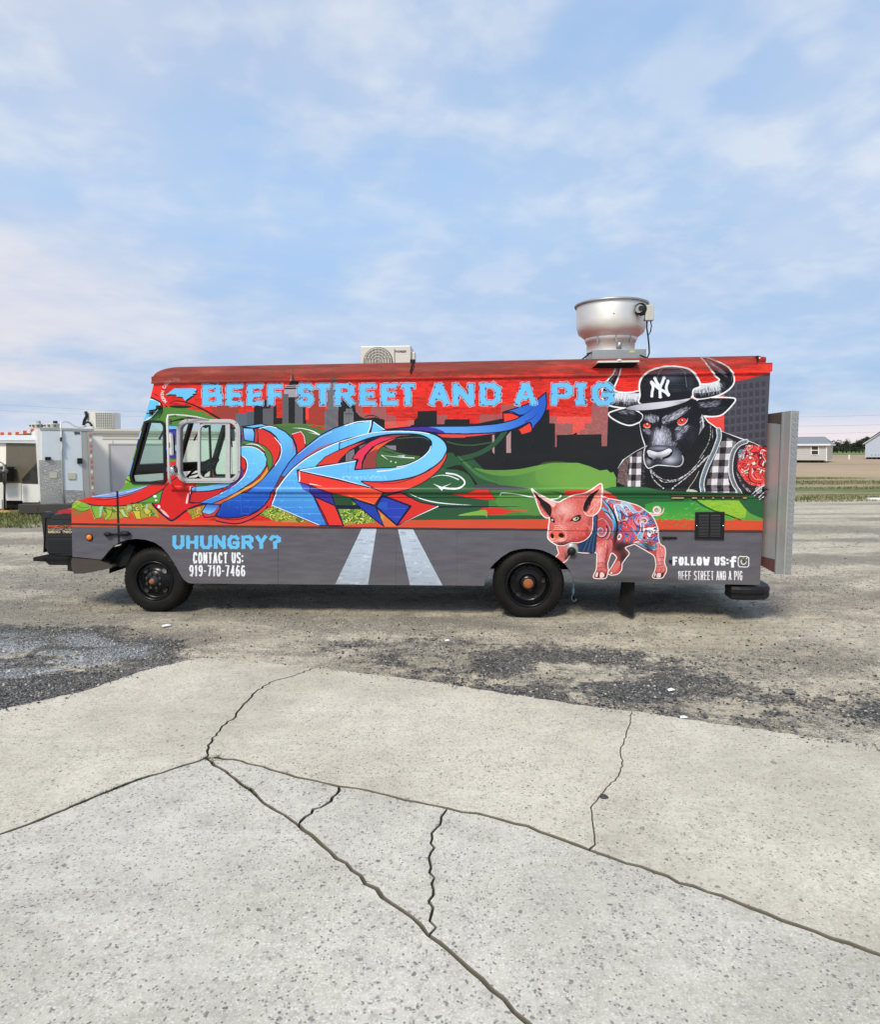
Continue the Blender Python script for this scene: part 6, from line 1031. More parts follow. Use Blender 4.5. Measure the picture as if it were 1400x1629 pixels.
# ---- rear: bumper step, mud flap, opened steel side of the rear door
m = MB(); zb = P((1190, 930), 0)[1]; bx0, bx1 = P((1163, 940), -.02)[0], P((1229, 944), .05)[0]
ol = []
for x, y in ((bx0, -.03), (bx1 - .36, -.055), (bx1 - .26, -.06), (bx1 - .18, -.05), (bx1 - .11, -.025), (bx1 - .055, .015), (bx1 - .02, .07), (bx1 - .003, .13), (bx1, .2), (bx1 + .02, 1.0), (bx1 + .02, TRUCKW), (bx0 + .2, TRUCKW), (bx0 + .2, .3), (bx0, .16)): ol.append((x, SIDE + y))
zt_, zb_ = .365, .235; n = len(ol)
lv = [(zt_ - .0, .02), (zt_ - .025, 0), (zt_ - .06, 0), (zt_ - .064, .012), (zt_ - .074, .012), (zt_ - .078, 0), (zb_ + .02, 0), (zb_, .02)]
c0 = Vector((sum(p[0] for p in ol) / n, sum(p[1] for p in ol) / n)); vs = []
for z, i_ in lv:
    for p in ol: d = (c0 - Vector(p)).normalized() * i_; vs.append((p[0] + d.x, p[1] + d.y, z - .02 * max(0, (p[0] - bx0)) * 0))
fs = [(k * n + i, k * n + (i + 1) % n, (k + 1) * n + (i + 1) % n, (k + 1) * n + i) for k in range(len(lv) - 1) for i in range(n)] + [tuple(range(n)), tuple(len(vs) - 1 - k for k in range(n))]; m.add(vs, fs); m.build('rear_bumper_step', m_black, truck)
m = MB(); fp = [sp_(988.5, 922, .20), sp_(1009, 923, .10), sp_(1008.3, 950, .08), sp_(1005.6, 982.5, .03), sp_(981, 964.5, .24), sp_(985.5, 950, .22)]
m.add([p for p in fp] + [p + Vector((.012, .02, 0)) for p in fp], [(0, 1, 2, 5), (2, 3, 4, 5), (6, 7, 8, 11), (8, 9, 10, 11)] + [(i, (i + 1) % 6, 6 + (i + 1) % 6, 6 + i) for i in range(6)]); m.build('mud_flap', m_black, truck)
def rp(x, y, Y): w = wp(x, y, Y); d = w[:2] - TO[:2]; return Vector((d @ TD, d @ TN, w[2]))
ya, yb_ = 6.62, 6.24
def door_col(xt, yt, xb, yb2, Y): a = rp(xt, yt, Y); return a, Vector((a.x, a.y, rp(xb, yb2, Y).z))
cols = [door_col(1212, 659.8, 1200, 900, 6.66), door_col(1222.5, 658.5, 1211.5, 905, 6.6), door_col(1247, 655.4, 1234.4, 913.2, 6.36), door_col(1260.5, 653.6, 1250, 913.8, 6.24)]
rd = empty('rear_door', (0, 0, 0), 0, truck, label='stainless clad rear door standing open, diamond plate edge')
t0, t1, t2, t3 = [c[0] for c in cols]; u0, u1, u2, u3 = [c[1] for c in cols]; nn_ = Vector((1, .12, 0)).normalized() * .05
def slab(name, q, th, mat, out=0.):
    d = Vector((-1, -.12, 0)).normalized() * out; q = [Vector(p) + d for p in q]; m = MB(); m.add(q + [p + nn_.normalized() * th for p in q], [(0, 1, 2, 3), (7, 6, 5, 4), (0, 4, 5, 1), (1, 5, 6, 2), (2, 6, 7, 3), (3, 7, 4, 0)]); return m.build(name, mat, rd)
zt2 = t2.z - .115; m_redst = paint('dusty red steel', (.16, .07, .065), .5, .3, .3)
slab('top_rail', [t0, t2, Vector((t2.x, t2.y, zt2)), Vector((t0.x, t0.y, zt2 + .02))], .03, paint('tarnished steel', (.17, .14, .125), .42, .6, .4)); slab('door_skin', [Vector((t0.x, t0.y, zt2 + .018)), Vector((t2.x, t2.y, zt2 - .002)), Vector((u2.x, u2.y, u2.z + .14)), Vector((u0.x, u0.y, u2.z + .14))], .026, m_steel); slab('bottom_rail', [Vector((u0.x, u0.y, u2.z + .138)), Vector((u2.x, u2.y, u2.z + .138)), u2, Vector((u0.x, u0.y, u2.z + .06))], .022, m_redst)
slab('edge_channel', [t2, t3, u3, u2], .045, m_steel, .012); slab('channel_lip', [t2 + (t3 - t2) * .02, t2 + (t3 - t2) * .12, u2 + (u3 - u2) * .12, u2 + (u3 - u2) * .02], .02, m_galv, .026)
e0, e1 = rp(1261.2, 653.4, 6.23), rp(1271.4, 654.2, 6.23); f0, f1 = Vector((e0.x, e0.y, u3.z - .002)), Vector((e1.x - .005, e1.y, u3.z - .002))
m = MB(); bk_ = Vector((.03, .42, 0)); m.add([e0, e1, f1, f0] + [p + bk_ for p in (e0, e1, f1, f0)], [(0, 1, 2, 3), (7, 6, 5, 4), (0, 4, 5, 1), (1, 5, 6, 2), (2, 6, 7, 3), (3, 7, 4, 0)]); m.build('tread_plate_edge', m_diam, rd)
q = MB()
for k in range(56):
    for j in range(3):
        zz = f0.z + .02 + k * (e0.z - f0.z - .04) / 56 + (j % 2) * .012; t = (j + .5) / 3; c = e0 * (1 - t) + e1 * t; c = Vector((c.x, c.y - .003, zz)); a = .8 if (k + j) % 2 else -.8; d = Vector((math.cos(a) * .011, 0, math.sin(a) * .011)); p_ = Vector((-d.z * .32, 0, d.x * .32)); q.add([c - d, c + p_, c + d, c - p_, c + Vector((0, -.004, 0))], [(0, 1, 4), (1, 2, 4), (2, 3, 4), (3, 0, 4)])
q.build('tread_lugs', m_diam, rd, kind='stuff')
# small bracket sticking out at the shoulder of the side
m = MB(); m.tube([sp_(1213, 779, -.0), sp_(1218, 778.6, -.02), sp_(1221.5, 778.8, -.03)], [.016, .012, .005], 8); m.build('door_stop', m_black, truck)
# ================================================================ roof equipment and generator (things of their own, in truck space)
def at_roof(x, y, off): return side_plan(x, y, off)
fo_ = .62; fk = lambda x, y: side_plan(x, y, fo_)
(cxs, _), (rx, zrim) = fk(972, 500), fk(1030, 489); cxl, _ = fk(915.5, 490); rimr = float(rx - cxl) / 2; fcx = float(rx + cxl) / 2; zrim = float(fk(972, 483)[1]) - .0
zz = lambda y: float(fk(972, y)[1])
fan = empty('rooftop_exhaust_fan', t2w((fcx, SIDE + fo_, 2.63)), YAW, label='spun aluminium upblast exhaust fan bowl on the food truck roof', cat='exhaust fan')
def fl(z): return z - 2.63
h_r, h_m, h_b, h_n, h_c = fl(zz(487)), fl(zz(524)), fl(zz(541)), fl(zz(545)), fl(zz(562))
rn = float(fk(1008.6, 550)[0] - fk(933, 550)[0]) / 2
m = MB(); R0 = rimr
m.lathe([(R0 * 1.005, h_r - .012), (R0 * 1.02, h_r), (R0 * 1.0, h_r + .012), (R0 * .955, h_r + .006), (R0 * .965, h_r - .02), (R0 * .965, h_m + .06), (R0 * .955, h_m + .01), (R0 * .90, h_m - .05), (R0 * .78, h_b + .03), (rn * 1.06, h_b)][::-1] + [], (0, 0, 0), 'Z', 64); m.lathe([(R0 * .94, h_r), (R0 * .94, h_m), (R0 * .7, h_b + .05), (0, h_b + .05)], (0, 0, 0), 'Z', 48); m.build('bowl', m_alu, fan)
m = MB(); m.lathe([(R0 * 1.0, h_r - .014), (R0 * 1.026, h_r - .006), (R0 * 1.026, h_r + .008), (R0 * .99, h_r + .014)], (0, 0, 0), 'Z', 64); m.build('rim', m_galv, fan)
m = MB(); m.lathe([(rn * 1.08, h_b + .012), (rn * 1.10, h_b), (rn * 1.03, h_n - .012), (rn * 1.0, h_n - .014), (rn * 1.0, h_c)], (0, 0, 0), 'Z', 56); m.build('neck', m_alu, fan)
for a in (-128, -52, -88): q = MB(); q.box((rn * 1.07 * math.cos(R_(a)), rn * 1.07 * math.sin(R_(a)), h_n), (.016, .016, .07), Matrix.Rotation(R_(a), 3, 'Z')); q.build('clip', m_galv, fan)
wc = float(fk(1018.9, 566)[0] - fk(936.6, 566)[0]); m = MB(); m.box((float(fk(977.5, 566)[0]) - fcx, 0, (h_c + fl(2.52)) / 2), (wc, wc, h_c - fl(2.52)), bev=.004); m.build('curb', m_galv, fan)
m = MB(); pb0 = Vector((fk(977.5, 557)[0] - fcx, -rn * .98, h_c + .03)); m.tube([pb0 + Vector((0, .02, -.05)), pb0, pb0 + Vector((.01, -.02, .045))], [.026, .03, .022], 10); m.build('conduit_elbow', m_galv, fan)
m = MB(); pth = [side_plan(x, y, .40) for x, y in ((975, 561.5), (960, 560), (947, 559.5), (938, 562.5), (931, 568), (925, 573), (915, 576))]; m.tube([Vector((float(a) - fcx, -.22, float(b) - 2.63)) for a, b in pth], .008, 6); m.build('cable', m_black, fan)
hx = Vector((R0 * .84, -R0 * .50, fl(zz(490)) + .02)); kk = lambda x, y: Vector((float(side_plan(x, y, .3)[0]) - fcx, .3 - fo_ - .0, float(side_plan(x, y, .3)[1]) - 2.63))
m = MB(); hc = kk(1020, 492.5); dirn = Vector((-.55, -.83, 0)); 
rg = Matrix.Rotation(math.atan2(dirn.y, dirn.x), 3, 'Z')
def disc(m, c, r, d0, d1, n=24): 
    vs = [c + rg @ Vector((h, r * math.cos(2 * math.pi * k / n), r * math.sin(2 * math.pi * k / n))) for h in (d0, d1) for k in range(n)]; m.add(vs, [(k, (k + 1) % n, n + (k + 1) % n, n + k) for k in range(n)] + [tuple(range(n, 2 * n)), tuple(range(n))[::-1]])
disc(m, hc, .062, -.02, .03); m.build('port_flange', m_black, fan); m = MB(); disc(m, hc, .042, .03, .05); m.build('port_cover', m_galv, fan); m = MB(); disc(m, hc + Vector((.016, -.01, 0)), .026, .05, .056); m.build('port_hole', m_dark, fan)
m = MB(); jb = kk(1032.5, 498.5); m.box(jb, (.085, .07, .155), bev=.006); m.tube([hc, jb], .02, 8); jo = m.build('junction_box', paint('grey junction box', (.50, .50, .46), .5), fan); m = MB(); m.box(kk(1032, 509), (.09, .06, .02)); m.build('box_base', m_nut, jo)
m = MB(); m.tube([kk(1029.5, 509), kk(1029, 522), kk(1031, 535), kk(1032.5, 550), kk(1033, 562), kk(1030, 569), kk(1024, 568), kk(1018, 565)], .008, 6); m.tube([kk(1034.5, 509), kk(1036.5, 518), kk(1035, 528), kk(1031.5, 534), kk(1029.5, 528), kk(1029, 516)], .006, 6); m.build('cable', m_black, fan)
m = MB(); m.lathe([(0, .0), (.007, .004), (.01, .01)], (0, 0, 0), 'Y', 8); sb = m.build('screw', m_nut, fan); sb.location = (float(fk(967, 510)[0]) - fcx, -R0 * .972, fl(zz(510)))
m = MB(); m.box((float(fk(997, 566)[0]) - fcx, -wc / 2 - .002, fl(zz(566))), (.055, .003, .022)); m.build('yellow_sticker', paint('yellow sticker', (.55, .55, .15), .6), fan)
# white grease tray clipped to the roof edge under the fan
m = MB(); ta, tb_ = sp_(950, 576.5, -.06), sp_(1016, 576.5, -.06); m.span((ta.x, SIDE - .10, ta.z - .010), (tb_.x, SIDE + .02, ta.z + .008), bev=.003); tr = m.build('drip_tray', m_white, truck); m = MB(); m.add([(ta.x + .01, SIDE - .09, ta.z - .012), (tb_.x - .01, SIDE - .09, ta.z - .012), (tb_.x - .05, SIDE - .014, ta.z - .055), (ta.x - .05, SIDE - .014, ta.z - .055)], [(0, 1, 2, 3)]); m.build('bracket', m_under, tr); m = MB(); m.lathe([(0, -.01), (.024, -.008), (.026, .0), (.012, .012), (0, .014)], ((ta.x + tb_.x) / 2 + .01, SIDE - .085, ta.z + .012), 'Z', 12); m.build('wing_nut', m_white, tr)  # the 'bracket' here is a dark sheet painting in the tray's shaded underside
# condenser on the roof
ao = 1.25; aL, aR = float(side_plan(573.5, 570, ao)[0]), float(side_plan(653.5, 570, ao)[0]); zt = float(side_plan(612, 552.3, ao)[1]); acx = (aL + aR) / 2
ac = empty('rooftop_condenser', t2w((acx, SIDE + ao, 2.66)), YAW, label='cream air conditioner condenser standing on the food truck roof', cat='air conditioner'); aw = aR - aL; ah = zt - 2.665
m_cream = paint('cream enamel', (.66, .66, .60), .4, 0, .12, 10); m = MB(); m.box((0, .14, ah / 2 - .03), (aw, .28, ah + .10), bev=.012); m.build('casing', m_cream, ac)
fx = float(side_plan(601.5, 574, ao)[0]) - acx; fz = float(side_plan(601.5, 576.5, ao)[1]) - 2.66; fr_ = float(side_plan(623.5, 574, ao)[0] - side_plan(601.5, 574, ao)[0]); fr_ = min(fr_, fz + .12)
m = MB(); m.lathe([(0, -.004), (fr_, -.004), (fr_ + .012, -.001), (fr_ + .014, .004)], (fx, -.001, fz), 'Y', 36); m.build('fan_opening', paint('fan opening', (.14, .15, .13), .6), ac)
q = MB()
for k in range(-9, 10):
    xx = fx + k * fr_ / 9.6; hh = math.sqrt(max(fr_ ** 2 - (xx - fx) ** 2, 0)); q.box((xx, -.012, fz), (.006, .006, 2 * hh))
for k in range(1, 6): r = fr_ * k / 5.2; q.tube([(fx + r * math.cos(a), -.015, fz + r * math.sin(a)) for a in np.linspace(0, 2 * math.pi, 28)[:-1]], .004, 5, closed=True)
q.build('fan_guard', m_cream, ac); q = MB(); q.span((fx + fr_ + .03, -.006, .02), (fx + fr_ + .036, .0, ah - .02)); q.build('panel_groove', m_nut, ac)
def glyph_tubes(name, items, w, mat, parent, f, depth=.003):
    """raised lettering from the stroke skeletons: items (char, x0, y0, x1, y1) ; f maps to 3-D"""
    m = MB()
    for ch, x0, y0, x1, y1 in items:
        for s in GLY.get(ch, []):
            g = gpts(s)
            for a, b in zip(g, g[1:]):
                pa_, pb_ = np.array((x0 + a[0] * (x1 - x0), y0 + a[1] * (y1 - y0))), np.array((x0 + b[0] * (x1 - x0), y0 + b[1] * (y1 - y0))); d = pb_ - pa_; L_ = np.hypot(*d) + 1e-9; e = d / L_ * w / 2; nr_ = np.array((-e[1], e[0])); m.add([f(*(pa_ - e + nr_)), f(*(pb_ + e + nr_)), f(*(pb_ + e - nr_)), f(*(pa_ - e - nr_))], [(0, 1, 2, 3)])
    return m.build(name, mat, parent)
glyph_tubes('maker_lettering', spaced('PIONEER', 629, 646, 558.2, 560.8, .3), .55, m_dark, ac, lambda x, y: Vector((float(side_plan(x, y, ao)[0]) - acx, -.003, float(side_plan(x, y, ao)[1]) - 2.66)))
q = MB(); q.box((aw / 2 + .02, .10, ah * .62), (.05, .10, .14), bev=.01); q.tube([(aw / 2 + .01, .02, ah * .5), (aw / 2 + .06, .0, ah * .3), (aw / 2 + .03, -.05, .02)], .014, 6); q.build('pipe_cover', m_cream, ac)
# generator on the front rack
go = .16; gs = lambda x, y: side_plan(x, y, go); gx0 = float(gs(67, 850)[0]); gzb = float(gs(92, 880)[1])
gen = empty('portable_generator', t2w((gx0 + .4, SIDE + go + .3, gzb)), YAW, label='black portable generator with red lid on the front rack of the food truck', cat='generator')
GP = lambda x, y: (float(gs(x, y)[0]) - gx0 - .4, float(gs(x, y)[1]) - gzb); G3 = lambda p, y: Vector((p[0], y - .3, p[1]))
m_gb = paint('charcoal plastic', (.016, .017, .020), .45, 0, .15)
m = MB(); m.prism([GP(*p) for p in pxs('69.5,826 75,822 78,823 100,825.5 122,826 122,880 75.5,880 74.5,874 71.5,872')], G3, 0, .55); m.build('housing', m_gb, gen)
m = MB(); m.prism([GP(*p) for p in pxs('66.6,817.5 69.5,814 76,814.5 80,818 80.5,823 73,823.5 71.5,862 71,878 72,878.5 69.8,878.6 70.6,858')], G3, -.012, .08); m.prism([GP(*p) for p in pxs('66.6,817.5 69.5,814 76,814.5 80,818 80.5,823 73,823.5 71.5,862 71,878 72,878.5 69.8,878.6 70.6,858')], G3, .48, .57); m.build('frame', m_gb, gen)
m = MB(); m.prism([GP(*p) for p in pxs('86,817 91,812.5 103,810.2 122,810 122,818')], G3, .03, .52); m.build('lid', paint('cherry red plastic', (.42, .02, .03), .35, 0, .1), gen)
m = MB(); m.prism([GP(*p) for p in pxs('80,819 122,817.5 122,826 82,825.5')], G3, -.008, .56); m.build('shoulder', m_gb, gen)
m = MB(); m.prism([GP(*p) for p in pxs('75.5,834 122,834 122,849.5 76.2,849.5')], G3, -.006, .0); pn = m.build('name_panel', paint('panel black', (.022, .022, .025), .3, 0, 0), gen)
for k in range(7): y = 858 + k * 2.9; q = MB(); q.prism([GP(*p) for p in ((75.5 + k * .15, y), (120, y + .2), (120, y + 1.5), (75.6 + k * .15, y + 1.4))], G3, -.010, .0); q.build('louvre', m_gb, gen)
q = MB(); q.prism([GP(*p) for p in ((74.8, 852), (121, 852), (121, 853.4), (74.9, 853.4))], G3, -.012, 0); q.prism([GP(*p) for p in ((76, 878.6), (121, 878.8), (121, 884), (76.6, 884))], G3, .01, .5); q.build('base_rail', m_gb, gen)
f3 = lambda x, y: Vector((GP(x, y)[0], -.3 - .0085, GP(x, y)[1]))
glyph_tubes('lettering', spaced('PREDATOR', 77.3, 117, 836, 839, .25), 1.0, paint('red letters', (.75, .10, .04), .5, 0, 0), gen, f3); glyph_tubes('lettering', spaced('SUPER QUIET INVERTER', 76.8, 122, 841, 842.4, .25), .4, paint('pale letters', (.6, .5, .4), .5, 0, 0), gen, f3); glyph_tubes('lettering', spaced('9500 7600', 77.4, 119, 844.4, 847.4, .25), .8, paint('cream letters', (.85, .68, .42), .5, 0, 0), gen, f3)
# ================================================================ ground
rg_ = np.random.RandomState(12)
def vnoise(x, y, s, seed=0):
    r = np.random.RandomState(seed); g = r.rand(256, 256); x = np.asarray(x) / s; y = np.asarray(y) / s; xi = np.floor(x).astype(int); yi = np.floor(y).astype(int); fx = x - xi; fy = y - yi; fx = fx * fx * (3 - 2 * fx); fy = fy * fy * (3 - 2 * fy)
    a = g[yi % 256, xi % 256]; b = g[yi % 256, (xi + 1) % 256]; c = g[(yi + 1) % 256, xi % 256]; d = g[(yi + 1) % 256, (xi + 1) % 256]; return (a * (1 - fx) + b * fx) * (1 - fy) + (c * (1 - fx) + d * fx) * fy
def fbm(x, y, s, seed=0, o=4): return sum(vnoise(x, y, s / 2 ** k, seed + k) / 2 ** k for k in range(o)) / (2 - 2 / 2 ** o)
def sheet(name, pts, z, mat, **k):
    m = MB(); m.add([(x, y, z) for x, y in pts], [tuple(range(len(pts)))]); return m.build(name, mat, None, kind='structure', **k)
M = NT('dry field'); n = M.noise(.05, 6, .6, sc=(.25, 1.6, 1)); n2 = M.noise(.9, 5, .6, sc=(.3, 1, 1)); c = M.mix(M.ramp(n, [(.38, 0.), (.62, 1.)]), (.44, .32, .205), (.30, .22, .15)); c = M.mix(M.ramp(n2, [(.4, 0.), (.7, .5)]), c, (.52, .40, .27)); c = M.mix(M.ramp(M.noise(.11, 4, .6, sc=(.2, 1.3, 1), loc=(5, 2, 0)), [(.55, 0.), (.7, .6)]), c, (.15, .15, .07)); M.set(c, .95, 0, .2); m_field = M.m
M = NT('verge grass'); n = M.noise(.35, 7, .65, .5, sc=(.16, 1.15, 1)); n2 = M.noise(3, 6, .7, sc=(.5, 1, 1)); c = M.mix(M.ramp(n, [(.44, 0.), (.54, 1.)]), (.36, .29, .19), (.12, .155, .05)); c = M.mix(M.ramp(n2, [(.4, 0.), (.75, .7)]), c, (.24, .20, .12)); M.set(c, .95, 0, .2); M.bump(n2, .6, .05); m_verge = M.m
M = NT('green crop'); n = M.noise(.1, 5, .6, sc=(.1, 1, 1)); M.set(M.mix(n, (.13, .17, .06), (.20, .24, .09)), .95, 0, .2); m_crop = M.m
sheet('dirt_field', [(-1500, -40), (1500, -40), (1500, 2500), (-1500, 2500)], -.05, m_field)
sheet('green_field', [(-1500, 172), (1500, 152), (1500, 2400), (-1500, 2400)], -.03, m_crop)
def edge(x): return np.interp(x, [-60, -14, -9.5, -7, 0, 8, 15, 60], [14.8, 15.3, 15.8, 17.5, 20.5, 21.6, 22.3, 24]) + (fbm(x, x * 0, 3.1, 3) - .5) * 2.2
def edge2(x): return np.interp(x, [-60, -9, 5, 15, 60], [60, 52, 46, 41, 40]) + (fbm(x, x * 0 + 9, 6, 8) - .5) * 9
xs = np.arange(-60, 80.1, .5); ve = [(x, y) for x, y in zip(xs, edge(xs) - .8)] + [(x, y) for x, y in zip(xs[::-1], edge2(xs)[::-1])]; m = MB(); k = len(xs); m.add([(x, y, -.02) for x, y in ve], [(i, i + 1, 2 * k - 2 - i, 2 * k - 1 - i) for i in range(k - 1)]); m.build('grass_verge', m_verge, None, kind='structure')
# ---- the lot: a fine grid near the camera, with what lies where (dark crushed stone, pale gravel) as painted attributes
def poly_dist(px_poly, X, Y):
    """signed distance in metres, positive inside, of ground points to a photo-pixel outline"""
    q = np.array([gp(a, b)[:2] for a, b in px_poly]); d = np.full(X.shape, 1e9); ins = np.zeros(X.shape, bool)
    for (ax, ay), (bx, by) in zip(q, np.roll(q, -1, 0)):
        t = np.clip(((X - ax) * (bx - ax) + (Y - ay) * (by - ay)) / ((bx - ax) ** 2 + (by - ay) ** 2), 0, 1); d = np.minimum(d, np.hypot(X - ax - t * (bx - ax), Y - ay - t * (by - ay)))
        ins ^= ((ay > Y) != (by > Y)) & (X < (bx - ax) * (Y - ay) / (by - ay + 1e-12) + ax)
    return np.where(ins, d, -d)
DARKL = pxs('-300,985 0,1000 60,1003 150,1010 230,1022 300,1036 345,1046 290,1060 180,1095 60,1120 -20,1140 -400,1200'); PALE = pxs('-300,1012 0,1015 60,1018 120,1018 200,1030 230,1040 160,1048 100,1058 40,1072 -20,1080 -300,1110'); PALE2 = pxs('130,1112 180,1085 260,1058 310,1050 200,1085 120,1108')
DARKR = pxs('345,1046 420,1034 560,1030 640,1026 760,1030 880,1030 960,1038 1060,1050 1180,1056 1290,1066 1400,1080 1700,1100 1900,1260 1400,1200 1240,1172 1100,1146 940,1125 700,1088 500,1064')
def gsm(t): return 1 / (1 + np.exp(-np.clip(t, -30, 30)))
def lot_fields(X, Y):
    w1 = (fbm(X, Y, 1.3, 21) - .5); w2 = (fbm(X * .6, Y, .5, 22) - .5); dk = np.maximum(gsm((poly_dist(DARKL, X, Y) + .0 + w1 * 1.0 + w2 * .9) / .10) * np.clip(1.3 - 4. * np.clip(fbm(X * .8 + 7, Y * 1.6, .5, 93, 4) - .47, 0, 1), .3, .95), gsm((poly_dist(DARKR, X, Y) - .10 + w1 * 1.3 + w2 * 1.2) / .16) * np.clip(1.25 - 4.2 * np.clip(fbm(X * .6 + 3, Y * 1.3, .6, 91, 4) - .46, 0, 1), .25, .92))
    pl = np.maximum(gsm((poly_dist(PALE, X, Y) + w1 * .8 + w2 * .7) / .10) * np.clip(1.25 - 3.2 * np.clip(fbm(X * .7 + 2, Y * 1.8, .4, 97, 4) - .5, 0, 1), .3, 1), gsm((poly_dist(PALE2, X, Y) + w2 * .2) / .03)); sc_ = np.clip(Y / 9, .6, 2.2); st = fbm(X * .3 / sc_ + 5, Y * 1.0, 1.3, 40, 5); st2 = fbm(X * .35 / sc_, Y, .45, 44, 4); st3 = fbm(X * .8, Y * 1.5, .3, 49, 3); streak = np.clip((st - .50) * 8, 0, 1) * .75 + np.clip((st2 - .52) * 7, 0, 1) * .6 + np.clip((st3 - .6) * 6, 0, 1) * .4
    return np.clip(dk, 0, 1), np.clip(pl, 0, 1), np.clip(streak, 0, 1)
ax_x = np.unique(np.r_[np.linspace(-60, -9, 60), np.linspace(-9, 9, 460), np.linspace(9, 75, 80)]); tt = np.linspace(0, 1, 350); ax_y = -7 + 31.5 * (.25 * tt + .75 * tt ** 2.2)
XX, YY = np.meshgrid(ax_x, ax_y); EY = edge(ax_x)[None]; YY = np.minimum(YY, EY); dk, pl, stk = lot_fields(XX, YY)
near = np.clip((12 - YY) / 4, 0, 1); H = ((fbm(XX * .6, YY, .9, 60) - .5) * .06 + (fbm(XX, YY, .22, 61) - .5) * .04) * near * np.clip(1.2 - 0, 0, 1) + 0.0
H = np.where(YY < 6.3, H * .8, H) - .012; H += (dk - .3) * .006
# flatten under the wheels
for wx, wy in ((-3.07, 6.97), (.93, 6.79)): H *= 1 - np.exp(-((XX - wx) ** 2 + (YY - wy) ** 2) / .09)
ny, nx = XX.shape; me = bpy.data.meshes.new('gravel_lot'); vs = np.stack([XX, YY, H], -1).reshape(-1, 3); idx = np.arange(ny * nx).reshape(ny, nx); fq4 = np.stack([idx[:-1, :-1], idx[:-1, 1:], idx[1:, 1:], idx[1:, :-1]], -1).reshape(-1, 4)
me.from_pydata(vs.tolist(), [], fq4.tolist()); me.polygons.foreach_set('use_smooth', [True] * len(me.polygons))
for nm, arr in (('crushed', dk), ('pale', pl), ('streak', stk)): a = me.attributes.new(nm, 'FLOAT', 'POINT'); a.data.foreach_set('value', arr.astype(np.float32).ravel())
M = NT('gravel and dirt lot'); at = {}
for nm in ('crushed', 'pale', 'streak'): a = M.n('ShaderNodeAttribute'); a.attribute_name = nm; at[nm] = a.outputs['Fac']
n1 = M.noise(1.1, 7, .62, .4, sc=(.5, 1, 1)); n2 = M.noise(9, 6, .7); n3 = M.noise(60, 4, .7); n4 = M.noise(150, 2, .6)
c = M.mix(M.ramp(n1, [(.35, 0.), (.65, 1.)]), (.58, .49, .355), (.80, .72, .57)); c = M.mix(M.ramp(n2, [(.35, 0.), (.7, .8)]), c, (.31, .285, .235)); c = M.mix(M.ramp(M.math('ADD', M.math('MULTIPLY', at['streak'], .45), M.math('MULTIPLY', n2, .55)), [(.40, 0.), (.85, .70)]), c, (.15, .135, .11))
c = M.mix(M.ramp(M.math('ADD', n3, M.math('MULTIPLY', at['streak'], .13)), [(.53, 0.), (.66, .85)]), c, (.085, .08, .07)); c = M.mix(M.ramp(M.math('ADD', M.noise(24, 5, .75, sc=(.7, 1, 1)), M.math('MULTIPLY', at['streak'], .10)), [(.54, 0.), (.70, .75)]), c, (.13, .12, .10)); c = M.mix(M.ramp(M.noise(5, 7, .72, .3, sc=(.28, 1.5, 1), loc=(2, 2, 0)), [(.50, 0.), (.66, .62)]), c, (.20, .165, .12)); c = M.mix(M.ramp(n4, [(.50, 0.), (.62, .7)]), c, (.72, .67, .56))
v = M.n('ShaderNodeTexVoronoi'); v.inputs['Scale'].default_value = 75; M.put(v.inputs['Vector'], M.tc.outputs['Object']); cr = M.ramp(M.math('MULTIPLY', M.n('ShaderNodeSeparateColor').outputs[0], 1.), [(0, 0.), (1, 1.)]); sc_ = M.n('ShaderNodeSeparateColor'); M.put(sc_.inputs[0], v.outputs['Color'])
dkc = M.ramp(sc_.outputs[0], [(0., (.045, .046, .048)), (.4, (.11, .11, .115)), (.7, (.18, .178, .175)), (.9, (.25, .24, .23)), (1., (.45, .43, .40))]); plc = M.ramp(sc_.outputs[1], [(0., (.12, .125, .13)), (.4, (.30, .315, .33)), (.8, (.48, .49, .50)), (1., (.68, .68, .68))])
kd = M.ramp(M.math('ADD', at['crushed'], M.math('MULTIPLY', M.math('SUBTRACT', n2, .5), 2.2)), [(.34, 0.), (.74, .85)]); c = M.mix(kd, c, dkc); kp = M.ramp(M.math('ADD', at['pale'], M.math('MULTIPLY', M.math('SUBTRACT', n2, .5), 1.3)), [(.42, 0.), (.62, .95)]); c = M.mix(kp, c, plc)
M.set(c, .95, 0, .25); M.bump(M.math('ADD', M.math('MULTIPLY', v.outputs['Distance'], M.math('ADD', M.math('MULTIPLY', kd, -1.), -.15)), M.math('ADD', M.math('MULTIPLY', n2, .5), M.math('MULTIPLY', n3, .5))), 1., .03); me.materials.append(M.m); lot = link(bpy.data.objects.new('gravel_lot', me)); tag(lot, kind='structure')
def lot_h(X, Y):
    h = ((fbm(X * .6, Y, .9, 60) - .5) * .06 + (fbm(X, Y, .22, 61) - .5) * .04) * np.clip((12 - Y) / 4, 0, 1); return np.where(Y < 6.3, h * .8, h) - .012
